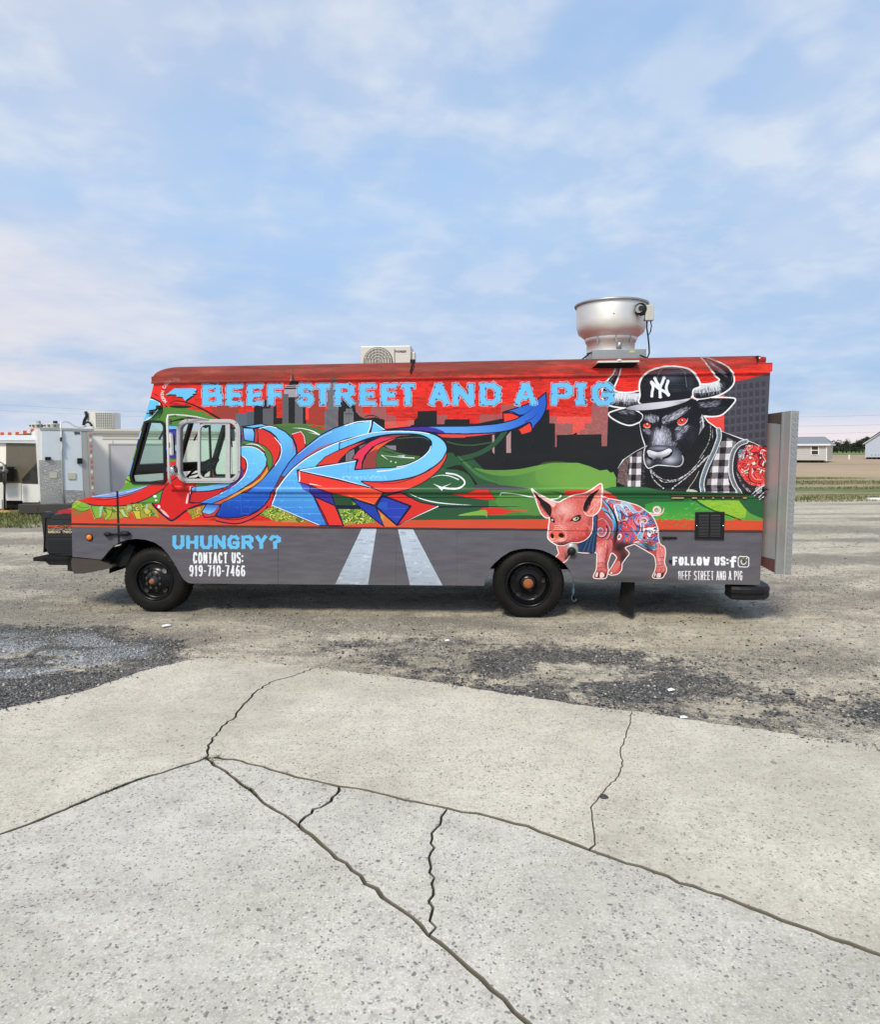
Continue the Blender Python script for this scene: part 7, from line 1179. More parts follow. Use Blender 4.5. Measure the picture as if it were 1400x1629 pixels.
# ---- loose stones on the lot
def stones(name, n, xr, yr, keepf, sizef, cols, seed, lift=0.):
    r = np.random.RandomState(seed); Y = yr[0] + (yr[1] - yr[0]) * r.rand(n) ** 1.5; X = (r.rand(n) - .5) * 2 * (Y * .72 + .3) if xr is None else xr[0] + (xr[1] - xr[0]) * r.rand(n)
    k = keepf(X, Y, r); X, Y = X[k], Y[k]; n = len(X); s = sizef(n, r, X, Y); b = np.array([(1, 0, 0), (-1, 0, 0), (0, 1, 0), (0, -1, 0), (0, 0, 1), (0, 0, -1)], float); tri = np.array([(0, 2, 4), (2, 1, 4), (1, 3, 4), (3, 0, 4), (2, 0, 5), (1, 2, 5), (3, 1, 5), (0, 3, 5)])
    v = b[None] * r.uniform(.55, 1.2, (n, 6, 1)) * s[:, None, None] * np.stack([r.uniform(.7, 1.3, n), r.uniform(.7, 1.3, n), r.uniform(.35, .8, n)], 1)[:, None]; a = r.uniform(0, 6.28, n); ca, sa = np.cos(a)[:, None], np.sin(a)[:, None]; v = np.stack([v[..., 0] * ca - v[..., 1] * sa, v[..., 0] * sa + v[..., 1] * ca, v[..., 2]], -1)
    v += np.stack([X, Y, lot_h(X, Y) + s * .12 + lift + .004], 1)[:, None]; f = (tri[None] + (np.arange(n) * 6)[:, None, None]).reshape(-1, 3); me = bpy.data.meshes.new(name); me.vertices.add(n * 6); me.vertices.foreach_set('co', v.astype(np.float32).ravel()); me.loops.add(len(f) * 3); me.loops.foreach_set('vertex_index', f.astype(np.int32).ravel()); me.polygons.add(len(f)); me.polygons.foreach_set('loop_start', (np.arange(len(f)) * 3).astype(np.int32)); 
    mi = r.choice(len(cols), n, p=[c[1] for c in cols]); me.polygons.foreach_set('material_index', np.repeat(mi, 8).astype(np.int32))
    for c, _ in cols: me.materials.append(c)
    me.update(calc_edges=True); me.validate(); return tag(link(bpy.data.objects.new(name, me)), kind='stuff')
def stm(name, col):
    if name in _mc: return _mc[name]
    M = NT(name); M.set(col, .9, 0, .25); _mc[name] = M.m; return M.m
sA = [(stm('slate stone', (.055, .058, .068)), .42), (stm('grey stone', (.13, .13, .135)), .3), (stm('mid stone', (.25, .245, .235)), .18), (stm('pale stone', (.48, .46, .42)), .1)]; sB = [(stm('pale grey stone', (.40, .41, .42)), .5), (stm('white stone', (.62, .62, .60)), .25), (stm('grey stone', (.1, .1, .1)), .25)]; sC = [(stm('tan stone', (.36, .31, .24)), .45), (stm('mid stone', (.2, .2, .2)), .3), (stm('slate stone', (.05, .05, .055)), .15), (stm('pale stone', (.5, .5, .5)), .1)]
sz = lambda lo, hi: (lambda n, r, X, Y: lo + (hi - lo) * r.rand(n) ** 3.)
def off_slab(X, Y): return np.ones(len(X), bool)
# ---- concrete slabs, each cast piece an object; joints shared and opened by the gap between them
J = (327.5, 1207)
def wob(pts, amp, seed, step=.05):
    """photo pixels -> ground polyline with small irregular wander"""
    q = np.array([gp(a, b, .03)[:2] for a, b in pts]); r = np.random.RandomState(seed); o = [q[0]]
    for a, b in zip(q, q[1:]):
        L_ = np.hypot(*(b - a)); n = max(int(L_ / step), 1); e = (b - a) / L_; nr_ = np.array([-e[1], e[0]])
        for k in range(1, n + 1): o.append(a + (b - a) * k / n + (nr_ * r.uniform(-amp, amp) if k < n else 0))
    return np.array(o)
E_L = wob([(-900, 1330), (-300, 1205), (0, 1130), (135, 1099), (225, 1068), (290, 1052.5), (325, 1046.5)], .012, 1); E_M = wob([(325, 1046.5), (345, 1046.5), (420, 1054), (500, 1063)], .005, 2); E_R1 = wob([(500, 1063), (600, 1073.5), (700, 1086.5), (850, 1111), (940, 1124), (1005, 1131.5)], .012, 3); E_R2 = wob([(1005, 1131.5), (1100, 1145.5), (1250, 1167), (1400, 1187.5), (1800, 1245), (2600, 1365)], .012, 4)
CA = wob([(500, 1063), (462, 1077), (430, 1086), (408, 1100), (392, 1117), (376, 1138), (360, 1152), (345, 1167), (336, 1182), (330, 1194), J], .012, 5, .03); JL = wob([J, (275, 1224), (200, 1248), (135, 1275), (65, 1304), (0, 1328), (-300, 1455), (-1600, 2100)], .007, 6); JR = wob([J, (345, 1206), (372, 1209), (430, 1225), (500, 1242.5), (540, 1252)], .010, 7); JR2 = wob([(540, 1252), (600, 1262), (712, 1287)], .010, 8); JR3 = wob([(712, 1287), (760, 1295), (840, 1315), (900, 1338), (1040, 1388), (1500, 1560), (3000, 2150)], .010, 9)
JD1 = wob([J, (375, 1240), (405, 1263)], .008, 10); JD2 = wob([(405, 1263), (430, 1284), (474, 1312)], .008, 11); JD3 = wob([(474, 1312), (505, 1338), (560, 1385), (700, 1500), (1200, 1950), (1700, 2500)], .008, 12)
C2 = wob([(540, 1252), (536, 1264), (518, 1280), (498, 1288), (486, 1300), (474, 1312)], .012, 13, .03); C3 = wob([(712, 1287), (702, 1300), (694, 1318), (688, 1335), (684, 1372), (690, 1415), (686, 1455), (690, 1488)], .014, 14, .03); CB = wob([(1005, 1131.5), (1003, 1150), (996, 1170), (987, 1193), (991, 1211), (984, 1235), (962, 1258), (940, 1285), (943, 1310), (950, 1352)], .006, 15, .03)
def ext(pl_, d, q=None):
    e = pl_[-1] - pl_[-4]; e /= np.hypot(*e); return np.vstack([pl_, [pl_[-1] + e * d if q is None else q]])
E_L = ext(E_L[::-1], 6)[::-1]; E_R2 = ext(E_R2, 7); JR3 = ext(JR3, 0, (7.5, -5.5)); JD3 = ext(JD3, 0, (2.6, -5.5)); JL = ext(JL, 0, (-7.5, -5.5))
def onto(pl_, q):
    """nearest vertex index of polyline to point"""
    return int(np.argmin(np.hypot(*(pl_ - q).T)))
kC3 = C3[-1]; iD = onto(JD3, kC3); C3[-1] = JD3[iD]; iR = onto(JR3, CB[-1]); CB[-1] = JR3[iR]
rev = lambda a: a[::-1]
far_l = gp(-1600, 2100, .03)[:2]
pieces = [ # (outline pieces, gap of each, tint, label)
 ([(E_L, 0), (E_M, 0), (CA, .0042), (JL, .008), (np.array([JL[-1], E_L[0]]), 0)], 0),
 ([(E_R1, 0), (CB, .0008), (rev(JR3[:iR + 1]), .007), (rev(JR2), .006), (rev(JR), .006), (rev(CA), .0042)], 0),
 ([(E_R2, 0), (np.array([E_R2[-1], JR3[-1]]), 0), (rev(JR3[iR:]), .007), (rev(CB), .0008)], 0),
 ([(JD1, .006), (JD2, .006), (JD3, .006), (np.array([JD3[-1], JL[-1]]), 0), (rev(JL), .008)], 1),
 ([(JR, .006), (C2, .005), (rev(JD2), .006), (rev(JD1), .006)], 1),
 ([(JR2, .006), (C3, .003), (rev(JD3[:iD + 1]), .006), (rev(C2), .005)], 1),
 ([(JR3, .007), (np.array([JR3[-1], JD3[-1]]), 0), (rev(JD3[iD:]), .006), (rev(C3), .003)], 1)]
def slab_piece(parts, top=.034, bot=-.10):
    pts = []; gaps = []
    for pl_, g in parts:
        for p in pl_[:-1]: pts.append(p); gaps.append(g)
    P_ = np.array(pts); n = len(P_); g = np.array(gaps); A = .5 * np.sum(P_[:, 0] * np.roll(P_[:, 1], -1) - np.roll(P_[:, 0], -1) * P_[:, 1]); sg = 1 if A > 0 else -1
    t = np.roll(P_, -1, 0) - np.roll(P_, 1, 0); t /= np.hypot(*t.T)[:, None] + 1e-9; nr_ = np.stack([-t[:, 1], t[:, 0]], 1) * sg; g = np.maximum(g, np.roll(g, 1)); g = g * np.random.RandomState(n).uniform(.6, 1.5, n); Q = P_ + nr_ * g[:, None]; Q2 = Q + nr_ * .003
    m = MB(); lo = [tuple(q) for q in Q]; m.sheet([[tuple(q) for q in Q2]], lambda x, y: (x, y, top)); o = len(m.v); 
    m.add([(*q, top) for q in Q2] + [(*q, top - .004) for q in Q] + [(*q, bot) for q in Q], [(i, (i + 1) % n, n + (i + 1) % n, n + i) for i in range(n)] + [(n + i, n + (i + 1) % n, 2 * n + (i + 1) % n, 2 * n + i) for i in range(n)], 1)
    return m, Q
def concrete(name, base, hi, agg, lo_):
    M = NT(name); n1 = M.noise(.9, 6, .6); n2 = M.noise(6, 6, .65); n3 = M.noise(45, 4, .7); n4 = M.noise(2.2, 3, .5, loc=(4, 1, 0)); w = M.noise(1.3, 4, .55, loc=(9, 3, 0)); tm = M.noise(14, 3, .6, sc=(.12, 1.6, 1), vec=None)
    c = M.mix(M.ramp(n1, [(.35, 0.), (.7, 1.)]), base, hi); c = M.mix(M.ramp(n2, [(.42, 0.), (.75, .5)]), c, lo_); c = M.mix(M.ramp(n3, [(.48, 0.), (.66, .55)]), c, tuple(v * .55 for v in base)); c = M.mix(M.ramp(M.noise(110, 3, .6), [(.52, 0.), (.66, .5)]), c, tuple(min(v * 1.45, .85) for v in hi)); c = M.mix(M.ramp(M.noise(2.6, 6, .7, .8, loc=(1, 3, 0)), [(.56, 0.), (.70, .30)]), c, (.25, .225, .185)); c = M.mix(M.ramp(M.noise(.7, 5, .65, loc=(2, 7, 0)), [(.44, 0.), (.66, .45)]), c, tuple(v * .62 for v in base)); c = M.mix(M.ramp(tm, [(.55, 0.), (.75, .2)]), c, tuple(min(v * 1.3, .8) for v in hi))
    wv = M.n('ShaderNodeMixRGB'); wv.blend_type = 'ADD'; wv.inputs[0].default_value = .035; wn = M.n('ShaderNodeTexNoise'); wn.inputs['Scale'].default_value = 40; M.put(wn.inputs['Vector'], M.tc.outputs['Object']); M.put(wv.inputs[1], M.tc.outputs['Object']); M.put(wv.inputs[2], wn.outputs['Color']); v = M.n('ShaderNodeTexVoronoi'); v.inputs['Scale'].default_value = 52; M.put(v.inputs['Vector'], wv.outputs[0]); s = M.n('ShaderNodeSeparateColor'); M.put(s.inputs[0], v.outputs['Color']); on = M.math('GREATER_THAN', s.outputs[2], M.ramp(M.math('ADD', M.math('MULTIPLY', w, .55), M.math('MULTIPLY', n2, .45)), [(.38, .97), (.60, 1. - agg)])); peb = M.math('MULTIPLY', on, M.ramp(M.math('ADD', v.outputs['Distance'], M.math('MULTIPLY', s.outputs[1], .32)), [(.30, 1.), (.52, 0.)])); pc = M.ramp(s.outputs[0], [(0., (.07, .075, .085)), (.5, (.17, .165, .165)), (.8, (.30, .27, .23)), (1., (.5, .47, .42))])
    c = M.mix(M.math('MULTIPLY', peb, .75), c, pc); v2 = M.n('ShaderNodeTexVoronoi'); v2.inputs['Scale'].default_value = 80; M.put(v2.inputs['Vector'], M.tc.outputs['Object']); s2 = M.n('ShaderNodeSeparateColor'); M.put(s2.inputs[0], v2.outputs['Color']); pit = M.math('MULTIPLY', M.math('GREATER_THAN', s2.outputs[0], M.ramp(n4, [(.35, .93), (.7, .76)])), M.ramp(v2.outputs['Distance'], [(.15, 1.), (.4, 0.)])); c = M.mix(M.math('MULTIPLY', pit, .75), c, (.10, .095, .085))
    M.set(c, .92, 0, .25); M.bump(M.math('ADD', M.math('ADD', M.math('MULTIPLY', n3, .5), M.math('MULTIPLY', peb, .5)), M.math('MULTIPLY', pit, -1.)), .55, .004); return M.m
mc = [concrete('weathered cream concrete', (.54, .492, .395), (.68, .63, .525), .30, (.39, .355, .30)), concrete('worn grey concrete', (.52, .485, .41), (.67, .635, .56), .55, (.36, .345, .31))]
outlines = []
m_edge = paint('dirty slab edge', (.17, .15, .115), .95, 0, .5, 30)
for parts, k in pieces: m, Q = slab_piece(parts); m.build('concrete_slab', [mc[k], m_edge], None, kind='structure'); outlines.append(Q)
# soil showing in the joints
M = NT('joint soil'); n = M.noise(40, 5, .7); M.set(M.mix(n, (.05, .043, .032), (.17, .145, .105)), .95, 0, .2); m_soil = M.m; UO = np.vstack([E_L, E_M[1:], E_R1[1:], E_R2[1:], [JR3[-1]], [JD3[-1]], [JL[-1]]]); m = MB(); c_ = UO.mean(0); m.sheet([[tuple(q + (c_ - q) / np.hypot(*(c_ - q)) * .03) for q in UO]], lambda x, y: (x, y, .018)); m.build('joint_soil', m_soil, None, kind='structure')
def in_poly(Q, X, Y):
    ins = np.zeros(len(X), bool)
    for (ax, ay), (bx, by) in zip(Q, np.roll(Q, -1, 0)): ins ^= ((ay > Y) != (by > Y)) & (X < (bx - ax) * (Y - ay) / (by - ay + 1e-12) + ax)
    return ins
EO = np.vstack([E_L, E_M, E_R1, E_R2]); clear = lambda X, Y: ~in_poly(UO, X, Y)
F_ = lambda X, Y: lot_fields(X, Y)
def keepA(X, Y, r): a = F_(X, Y); return (a[0] > r.rand(len(X)) * .9 + .1) & (r.rand(len(X)) < np.clip(fbm(X, Y, .5, 78) * 3 - .75, .1, 1)) & (a[1] < .45) & clear(X, Y)
def keepB(X, Y, r): a = F_(X, Y); return (a[1] > r.rand(len(X)) * .7 + .2) & clear(X, Y)
def keepC(X, Y, r): a = F_(X, Y); return (a[0] < .6) & (r.rand(len(X)) < .10 + .9 * np.clip(fbm(X * .5, Y, 1.2, 77) * 2 - .8, 0, 1)) & clear(X, Y)
stones('crushed_stone', 90000, None, (3.6, 8.2), keepA, sz(.0045, .017), sA, 1); stones('pale_gravel', 26000, (-7, -1.2), (3.6, 7.2), keepB, sz(.005, .016), sB, 2); stones('spilled_gravel', 60000, None, (3.6, 6.2), lambda X, Y, r: in_poly(UO, X, Y) & (np.min(np.hypot(X[:, None] - EO[None, :, 0], Y[:, None] - EO[None, :, 1]), 1) < r.exponential(.035, len(X))), sz(.003, .012), sA + [], 9, .042); stones('scattered_gravel', 60000, None, (4.4, 14), keepC, sz(.004, .016), sC, 3)
def one_stone(name, x, y, s, col, label, cat='stone', z=0.03, flat=.6, seed=1):
    r = np.random.RandomState(seed); bm = bmesh.new(); bmesh.ops.create_icosphere(bm, subdivisions=2, radius=1)
    for v in bm.verts: k = r.uniform(.82, 1.1); v.co = Vector((v.co.x * s * k, v.co.y * s * .75 * k, v.co.z * s * flat * k))
    me = bpy.data.meshes.new(name); bm.to_mesh(me); bm.free(); me.materials.append(col); g = gp(x, y, z); o = link(bpy.data.objects.new(name, me)); o.location = (g[0], g[1], z + s * flat * .55); o.rotation_euler = (0, 0, seed); tag(o, label, cat)
one_stone('stone', 961, 1269.5, .022, stm('slate stone', (.055, .058, .068)), 'dark rounded stone lying alone on the concrete slab', seed=3); one_stone('stone', 1231, 1214, .020, stm('mid stone', (.2, .2, .2)), 'small flat dark chip near the right end of the concrete', flat=.35, seed=5); one_stone('stone', 1022, 1319, .014, stm('mid stone', (.2, .2, .2)), 'small grey stone at the bottom right of the concrete', seed=7); one_stone('stone', 1255, 1102, .045, stm('grey stone', (.13, .13, .135)), 'largest flat grey stone in the dark gravel at right', z=-.005, flat=.4, seed=9)
def scrap(x, y, w, d, rz, label, z=0.0): m = MB(); w *= .6; d *= .6; m.add([(-w, -d, 0), (w * .9, -d * .8, .006), (w, d, .002), (.1 * w, d * .7, .012), (-w, d, .004)], [(0, 1, 2, 3, 4)]); o = m.build('litter_scrap', stm('white scrap', (.75, .76, .78)), None, label=label, cat='scrap'); g = gp(x, y, z); o.location = (g[0], g[1], z + .012); o.rotation_euler = (.15, 0, rz)
scrap(1068, 1100, .045, .022, .2, 'white scrap of paper on dark gravel right of centre'); scrap(265, 997, .07, .03, .5, 'crumpled white scrap on the dirt at left below the front wheel'); scrap(712, 1021, .04, .015, .1, 'small white scrap on the tan dirt in the middle'); scrap(1088, 1144, .04, .018, -.2, 'white scrap beside the edge of the concrete at right')
# moss in the joints
def moss(pts, n, name, seed, hgt=.018, mat=None, spread=.012):
    r = np.random.RandomState(seed); m = MB()
    for k in range(n):
        p = pts[r.randint(len(pts))] + r.normal(0, spread, 2); a = r.uniform(0, 6.28); h = hgt * r.uniform(.4, 1.2); w = .0022; m.add([(p[0] - w * math.cos(a), p[1] - w * math.sin(a), .02), (p[0] + w * math.cos(a), p[1] + w * math.sin(a), .02), (p[0] + r.uniform(-.012, .012), p[1] + r.uniform(-.012, .012), .026 + h)], [(0, 1, 2)])
    return m.build(name, mat, None, kind='stuff')
m_moss = stm('moss', (.035, .06, .015)); m_deb = stm('dry debris', (.09, .07, .045))
def near_(pl_, x, y, r): g = gp(x, y, .03)[:2]; k = np.hypot(*(pl_ - g).T) < r; return pl_[k] if k.any() else pl_[[onto(pl_, g)]]
moss(near_(JL, 195, 1251, .10), 260, 'moss', 1, mat=m_moss); moss(near_(JL, 145, 1270, .12), 300, 'moss', 2, mat=m_moss); moss(np.vstack([near_(JR, 335, 1208, .06)]), 420, 'moss', 3, mat=m_moss, spread=.015); moss(near_(JD1, 388, 1250, .08), 120, 'moss', 4, mat=m_moss); moss(np.vstack([JL, JR, JR2, JD1, JD2, C2]), 1500, 'joint_debris', 5, .008, m_deb, .006)
rr_ = np.random.RandomState(8); allj = np.vstack([JL, JR, JR2, JR3, JD1, JD2, JD3[:60], C2, C3]); allj = allj[(allj[:, 1] > 1.2)]
# grass blades on the verge in view
def blades(name, n, xr, yr, hgt, cols, seed, dens):
    r = np.random.RandomState(seed); X = xr[0] + (xr[1] - xr[0]) * r.rand(n); Y = yr[0] + (yr[1] - yr[0]) * r.rand(n) ** 1.3; k = (Y > edge(X) - .9) & (Y < edge2(X)) & dens(X, Y, r); X, Y = X[k], Y[k]; n = len(X); a = r.uniform(0, 6.28, n); w = .012; h = hgt * r.uniform(.4, 1.3, n); dx_, dy_ = np.cos(a) * w, np.sin(a) * w; lx, ly = r.uniform(-.04, .04, n), r.uniform(-.04, .04, n)
    v = np.stack([np.stack([X - dx_, Y - dy_, X * 0 - .02], 1), np.stack([X + dx_, Y + dy_, X * 0 - .02], 1), np.stack([X + lx, Y + ly, h], 1)], 1); me = bpy.data.meshes.new(name); me.vertices.add(n * 3); me.vertices.foreach_set('co', v.astype(np.float32).ravel()); me.loops.add(n * 3); me.loops.foreach_set('vertex_index', np.arange(n * 3, dtype=np.int32)); me.polygons.add(n); me.polygons.foreach_set('loop_start', (np.arange(n) * 3).astype(np.int32)); me.polygons.foreach_set('material_index', r.randint(0, len(cols), n).astype(np.int32)); [me.materials.append(c) for c in cols]; me.update(calc_edges=True); me.validate(); return tag(link(bpy.data.objects.new(name, me)), kind='stuff')
gc_ = [stm('grass blade', (.10, .15, .035)), stm('dark grass blade', (.055, .09, .02)), stm('straw', (.33, .27, .15))]
blades('grass', 50000, (-16, -6.5), (14, 22), .06, gc_, 4, lambda X, Y, r: fbm(X * .4, Y, 1.5, 95) + r.uniform(-.1, .1, len(X)) > .42); blades('grass', 70000, (10, 32), (21, 45), .07, gc_, 5, lambda X, Y, r: fbm(X * .25, Y * 1.3, 2.5, 90) + r.uniform(-.06, .06, len(X)) > .50)
# ================================================================ trailers behind, left
m_tw = paint('white trailer skin', (.84, .83, .80), .4, 0, .12, 1.2); m_tc = paint('cream trailer skin', (.86, .83, .76), .45, 0, .06, 1.0); m_tb = paint('pale blue door', (.66, .72, .78), .45, 0, .08, 2); m_trim = paint('grey trim', (.42, .42, .40), .5, .2, .2, 5); m_win = paint('dark window', (.03, .03, .03), .15); m_woodk = paint('dark timber', (.05, .045, .04), .8, 0, .4, 6)
dpl = steel('checker plate', (.56, .56, .54), .4, True)
class Face:
    """vertical wall plane from ground point A towards B; maps photo pixels to (distance along, z)"""
    def __init__(s, A, B): s.A = np.array(A, float); d = np.array(B, float) - s.A; s.L = np.hypot(*d); s.d = d / s.L; s.n = np.array([s.d[1], -s.d[0]])
    def q(s, x, y):
        v = ray(x, y); M_ = np.array([[v[0], -s.d[0]], [v[1], -s.d[1]]]); t, u = np.linalg.solve(M_, s.A); return float(u), float(CH + v[2] * t)
    def w(s, u, z, o=0.): return Vector((s.A[0] + s.d[0] * u + s.n[0] * o, s.A[1] + s.d[1] * u + s.n[1] * o, z))
    def plate(s, m, px_pts, o0, o1, mi=0): p = [s.q(*a) for a in px_pts]; n = len(p); m.add([s.w(u, z, o) for o in (o1, o0) for u, z in p], [tuple(range(n)), tuple(range(2 * n - 1, n - 1, -1))] + [(i, (i + 1) % n, n + (i + 1) % n, n + i) for i in range(n)], mi); return m
    def rect(s, m, x0, y0, x1, y1, o0, o1): return s.plate(m, [(x0, y0), (x1, y0), (x1, y1), (x0, y1)], o0, o1)
def wheelpair(root, at, ang, r=.34):
    for k in range(len(at)):
        m = MB(); m.lathe([(0, -.1), (r * .6, -.1), (r * .62, -.12), (r, -.1), (r, .1), (r * .62, .12), (0, .1)], (0, 0, 0), 'Y', 24); o = m.build('wheel', m_tyre, root); o.location = (*at[k], r); o.rotation_euler = (0, 0, ang)
# -- trailer with the two plated doors
A0, A1 = wp(65, 790, 18.2)[:2], wp(148, 790, 18.9)[:2]; fA = Face(A0, A1); t = empty('cargo_trailer', (0, 0, 0), 0, label='white cargo trailer end with double doors and checker plate, left of the truck', cat='trailer')
TP = lambda x, y: fA.q(x, y); zt_ = TP(148, 684)[1]; zb_ = TP(100, 800.5)[1]; dep = 4.6; nb = -fA.n
m = MB(); c = [fA.w(0, zb_), fA.w(fA.L, zb_), fA.w(fA.L, zb_, -dep), fA.w(0, zb_, -dep)]; hh = Vector((0, 0, zt_ - zb_)); hl = Vector((0, 0, TP(65, 681.7)[1] - zb_)); top_ = [c[0] + hl, c[1] + hh, c[2] + hh, c[3] + hl]; m.add(c + top_, [(0, 1, 5, 4), (1, 2, 6, 5), (2, 3, 7, 6), (3, 0, 4, 7), (4, 5, 6, 7), (0, 3, 2, 1)]); m.build('body', m_tw, t)
m = MB(); fA.plate(m, [(63.6, 680.3), (149.5, 682.4), (149.5, 686), (63.6, 684)], 0, .05); m.build('roof_trim', m_trim, t)
m = MB(); fA.plate(m, [(66.5, 685), (97, 685.2), (98, 800), (67, 799)], 0, .035); d1 = m.build('door', m_tb, t, label='left door of the trailer end'); m = MB(); fA.plate(m, [(98.2, 685.2), (129, 685.6), (132.5, 801), (99.5, 800.5)], 0, .035); d2 = m.build('door', m_tb, t, label='right door of the trailer end')
m = MB(); fA.plate(m, [(61.7, 732), (97.5, 732), (99.5, 800.5), (64.5, 802)], .036, .045); m.build('checker_plate', dpl, d1); m = MB(); fA.plate(m, [(100.5, 779), (133, 780), (134.5, 802), (101, 801.5)], .036, .045); m.build('checker_plate', dpl, d2)
for q, w_, par in (((71.5, 727, 80.3, 732), .12, d1), ((122.5, 729, 130.5, 737.5), .10, d2)): m = MB(); fA.rect(m, *q, .04, w_); m.build('latch', m_black, par)
for q, par in (((79, 751.5, 90.5, 760.5), d1), ((108, 752.5, 120, 762), d2)): m = MB(); fA.rect(m, *q, .046, .06); m.build('label_plate', paint('yellowed label', (.55, .54, .42), .6), par)
m = MB(); m.tube([fA.w(*TP(x, y), .06) for x, y in ((97.6, 684), (98.4, 740), (99.4, 780), (102, 800))], .02, 6); m.build('door_bar', m_trim, t)
m = MB(); fA.plate(m, [(129.2, 686), (137.6, 686), (143.5, 802), (133, 802)], 0, .03); m.build('corner_post', m_trim, t)
m = MB(); fA.plate(m, [(138, 686), (146.8, 686), (150.5, 803), (144, 803)], .0, .04); cp = m.build('corner_cap', m_trim, t)
for k in range(13): y = 690 + k * 8.4; xx = 141.8 + (y - 690) * .043; m = MB(); fA.rect(m, xx, y, xx + 3.2, y + 4.6, .041, .05); m.build('reflector', paint('faded red reflector' if k % 3 != 1 else 'white reflector', (.52, .16, .10) if k % 3 != 1 else (.8, .72, .62), .4, 0, 0), cp)
g_ = [(c_, a / 1., b, c2, d_) for c_, a, b, c2, d_ in spaced('S111', 118.3, 126.5, 687.3, 690.9, .35)]; m = MB()
for ch, x0_, y0_, x1_, y1_ in g_:
    for s_ in GLY.get(ch, []):
        q = gpts(s_)
        for a, b in zip(q, q[1:]): m.tube([fA.w(*TP(x0_ + v[0] * (x1_ - x0_), y0_ + v[1] * (y1_ - y0_)), .045) for v in (a, b)], .010, 4)
m.build('lettering', m_black, t)
m = MB(); fA.rect(m, 63, 802, 150, 806.5, -.6, -.2); fA.rect(m, 60, 806, 112, 813, -.1, .02); m.build('frame', m_under, t); wheelpair(t, [tuple(fA.w(.45, 0, -2.2))[:2], tuple(fA.w(fA.L - .35, 0, -2.2))[:2]], math.atan2(fA.n[1], fA.n[0]) + math.pi / 2)
m = MB(); hose = [(97, 686), (96.6, 678), (98, 672), (104, 670), (112, 672), (120, 677), (128, 679), (136, 678), (142, 676)]; m.tube([fA.w(*TP(x, y), .08 - i * .12) for i, (x, y) in enumerate(hose)], .028, 8); m.tube([fA.w(*TP(x, y), .09) for x, y in ((97, 686), (96.8, 698), (98.5, 706), (97.6, 716), (99, 724))], .018, 6); m.build('white_conduit', m_white, t); m = MB(); fA.rect(m, 95, 696, 98, 702, .08, .14); m.build('cable_clip', m_black, t)
# tongue step timber under it
m = MB(); a = gp(30, 822); m.box((a[0] + 1.4, a[1] + .6, .17), (3.4, .3, .26), bev=.02); m.build('timber_sleeper', m_woodk, None, label='long dark timber block lying on the grass under the trailers', cat='timber')
# -- long cream trailer, seen past the windscreen and through the cab
B0, B1 = wp(143, 790, 19.6)[:2], wp(470, 790, 22.4)[:2]; fB = Face(B0, B1); TB_ = fB.q; t = empty('office_trailer', (0, 0, 0), 0, label='long cream trailer side standing behind the cab of the food truck', cat='trailer'); zb_, zt_ = .45, TB_(185, 684.5)[1]
m = MB(); c = [fB.w(u, zb_, o) for u, o in ((0, 0), (fB.L, 0), (fB.L, -2.4), (0, -2.4))]; hh = Vector((0, 0, zt_ - zb_)); m.add(c + [p + hh for p in c], [(0, 1, 5, 4), (1, 2, 6, 5), (2, 3, 7, 6), (3, 0, 4, 7), (4, 5, 6, 7), (0, 3, 2, 1)]); m.build('wall', m_tc, t)
m = MB(); m.add([fB.w(u, z, o) for u, z, o in ((-.03, zt_ - .02, .06), (fB.L, zt_ - .02, .06), (fB.L, zt_ + .04, -.1), (-.03, zt_ + .04, -.1), (-.03, zt_ - .10, .05), (fB.L, zt_ - .10, .05))], [(0, 1, 2, 3), (4, 5, 1, 0)]); m.build('roof_edge', paint('beige trim', (.50, .46, .38), .5, 0, .2), t)
for z in (.16, .24): m = MB(); m.add([fB.w(u, zt_ - z - d_, o) for d_, o in ((0, .005), (.022, .02)) for u in (.4, fB.L)], [(0, 1, 3, 2)]); m.build('roof_rail', paint('beige trim', (.50, .46, .38), .5, 0, .2), t)
u0_, _ = TB_(178, 760); zp = TB_(178, 708.5)[1]; m = MB(); m.add([fB.w(u, z, .012) for u, z in ((u0_, .5), (u0_ + 2.1, .5), (u0_ + 2.1, zp), (u0_, zp))], [(0, 1, 2, 3)]); pn = m.build('mirror_panel', paint('pale satin panel', (.58, .57, .60), .35, 0, .3, .8), t); m = MB(); m.add([fB.w(u, z, .02) for u, z in ((u0_ - .05, zp), (u0_ + 2.15, zp), (u0_ + 2.15, zp + .05), (u0_ - .05, zp + .05))], [(0, 1, 2, 3)]); m.add([fB.w(u, z, .02) for u, z in ((u0_ - .05, .5), (u0_, .5), (u0_, zp), (u0_ - .05, zp))], [(0, 1, 2, 3)]); m.build('panel_frame', m_trim, pn)
for k in range(1, 9): m = MB(); u = k * fB.L / 9; m.add([fB.w(u + e, z, .006) for e, z in ((-.012, .5), (.012, .5), (.012, zt_ - .3), (-.012, zt_ - .3))], [(0, 1, 2, 3)]); m.build('panel_joint', paint('cream joint', (.55, .52, .46), .5), t)
m = MB(); c = [fB.w(u, .32, o) for u, o in ((.2, -.3), (fB.L - .2, -.3), (fB.L - .2, -2.1), (.2, -2.1))]; m.add(c + [p + Vector((0, 0, .13)) for p in c], [(0, 1, 5, 4), (1, 2, 6, 5), (2, 3, 7, 6), (3, 0, 4, 7), (0, 1, 2, 3), (4, 5, 6, 7)]); m.build('frame', m_under, t); wheelpair(t, [tuple(fB.w(3.2, 0, -.25))[:2], tuple(fB.w(4.1, 0, -.25))[:2]], math.atan2(fB.d[1], fB.d[0]))
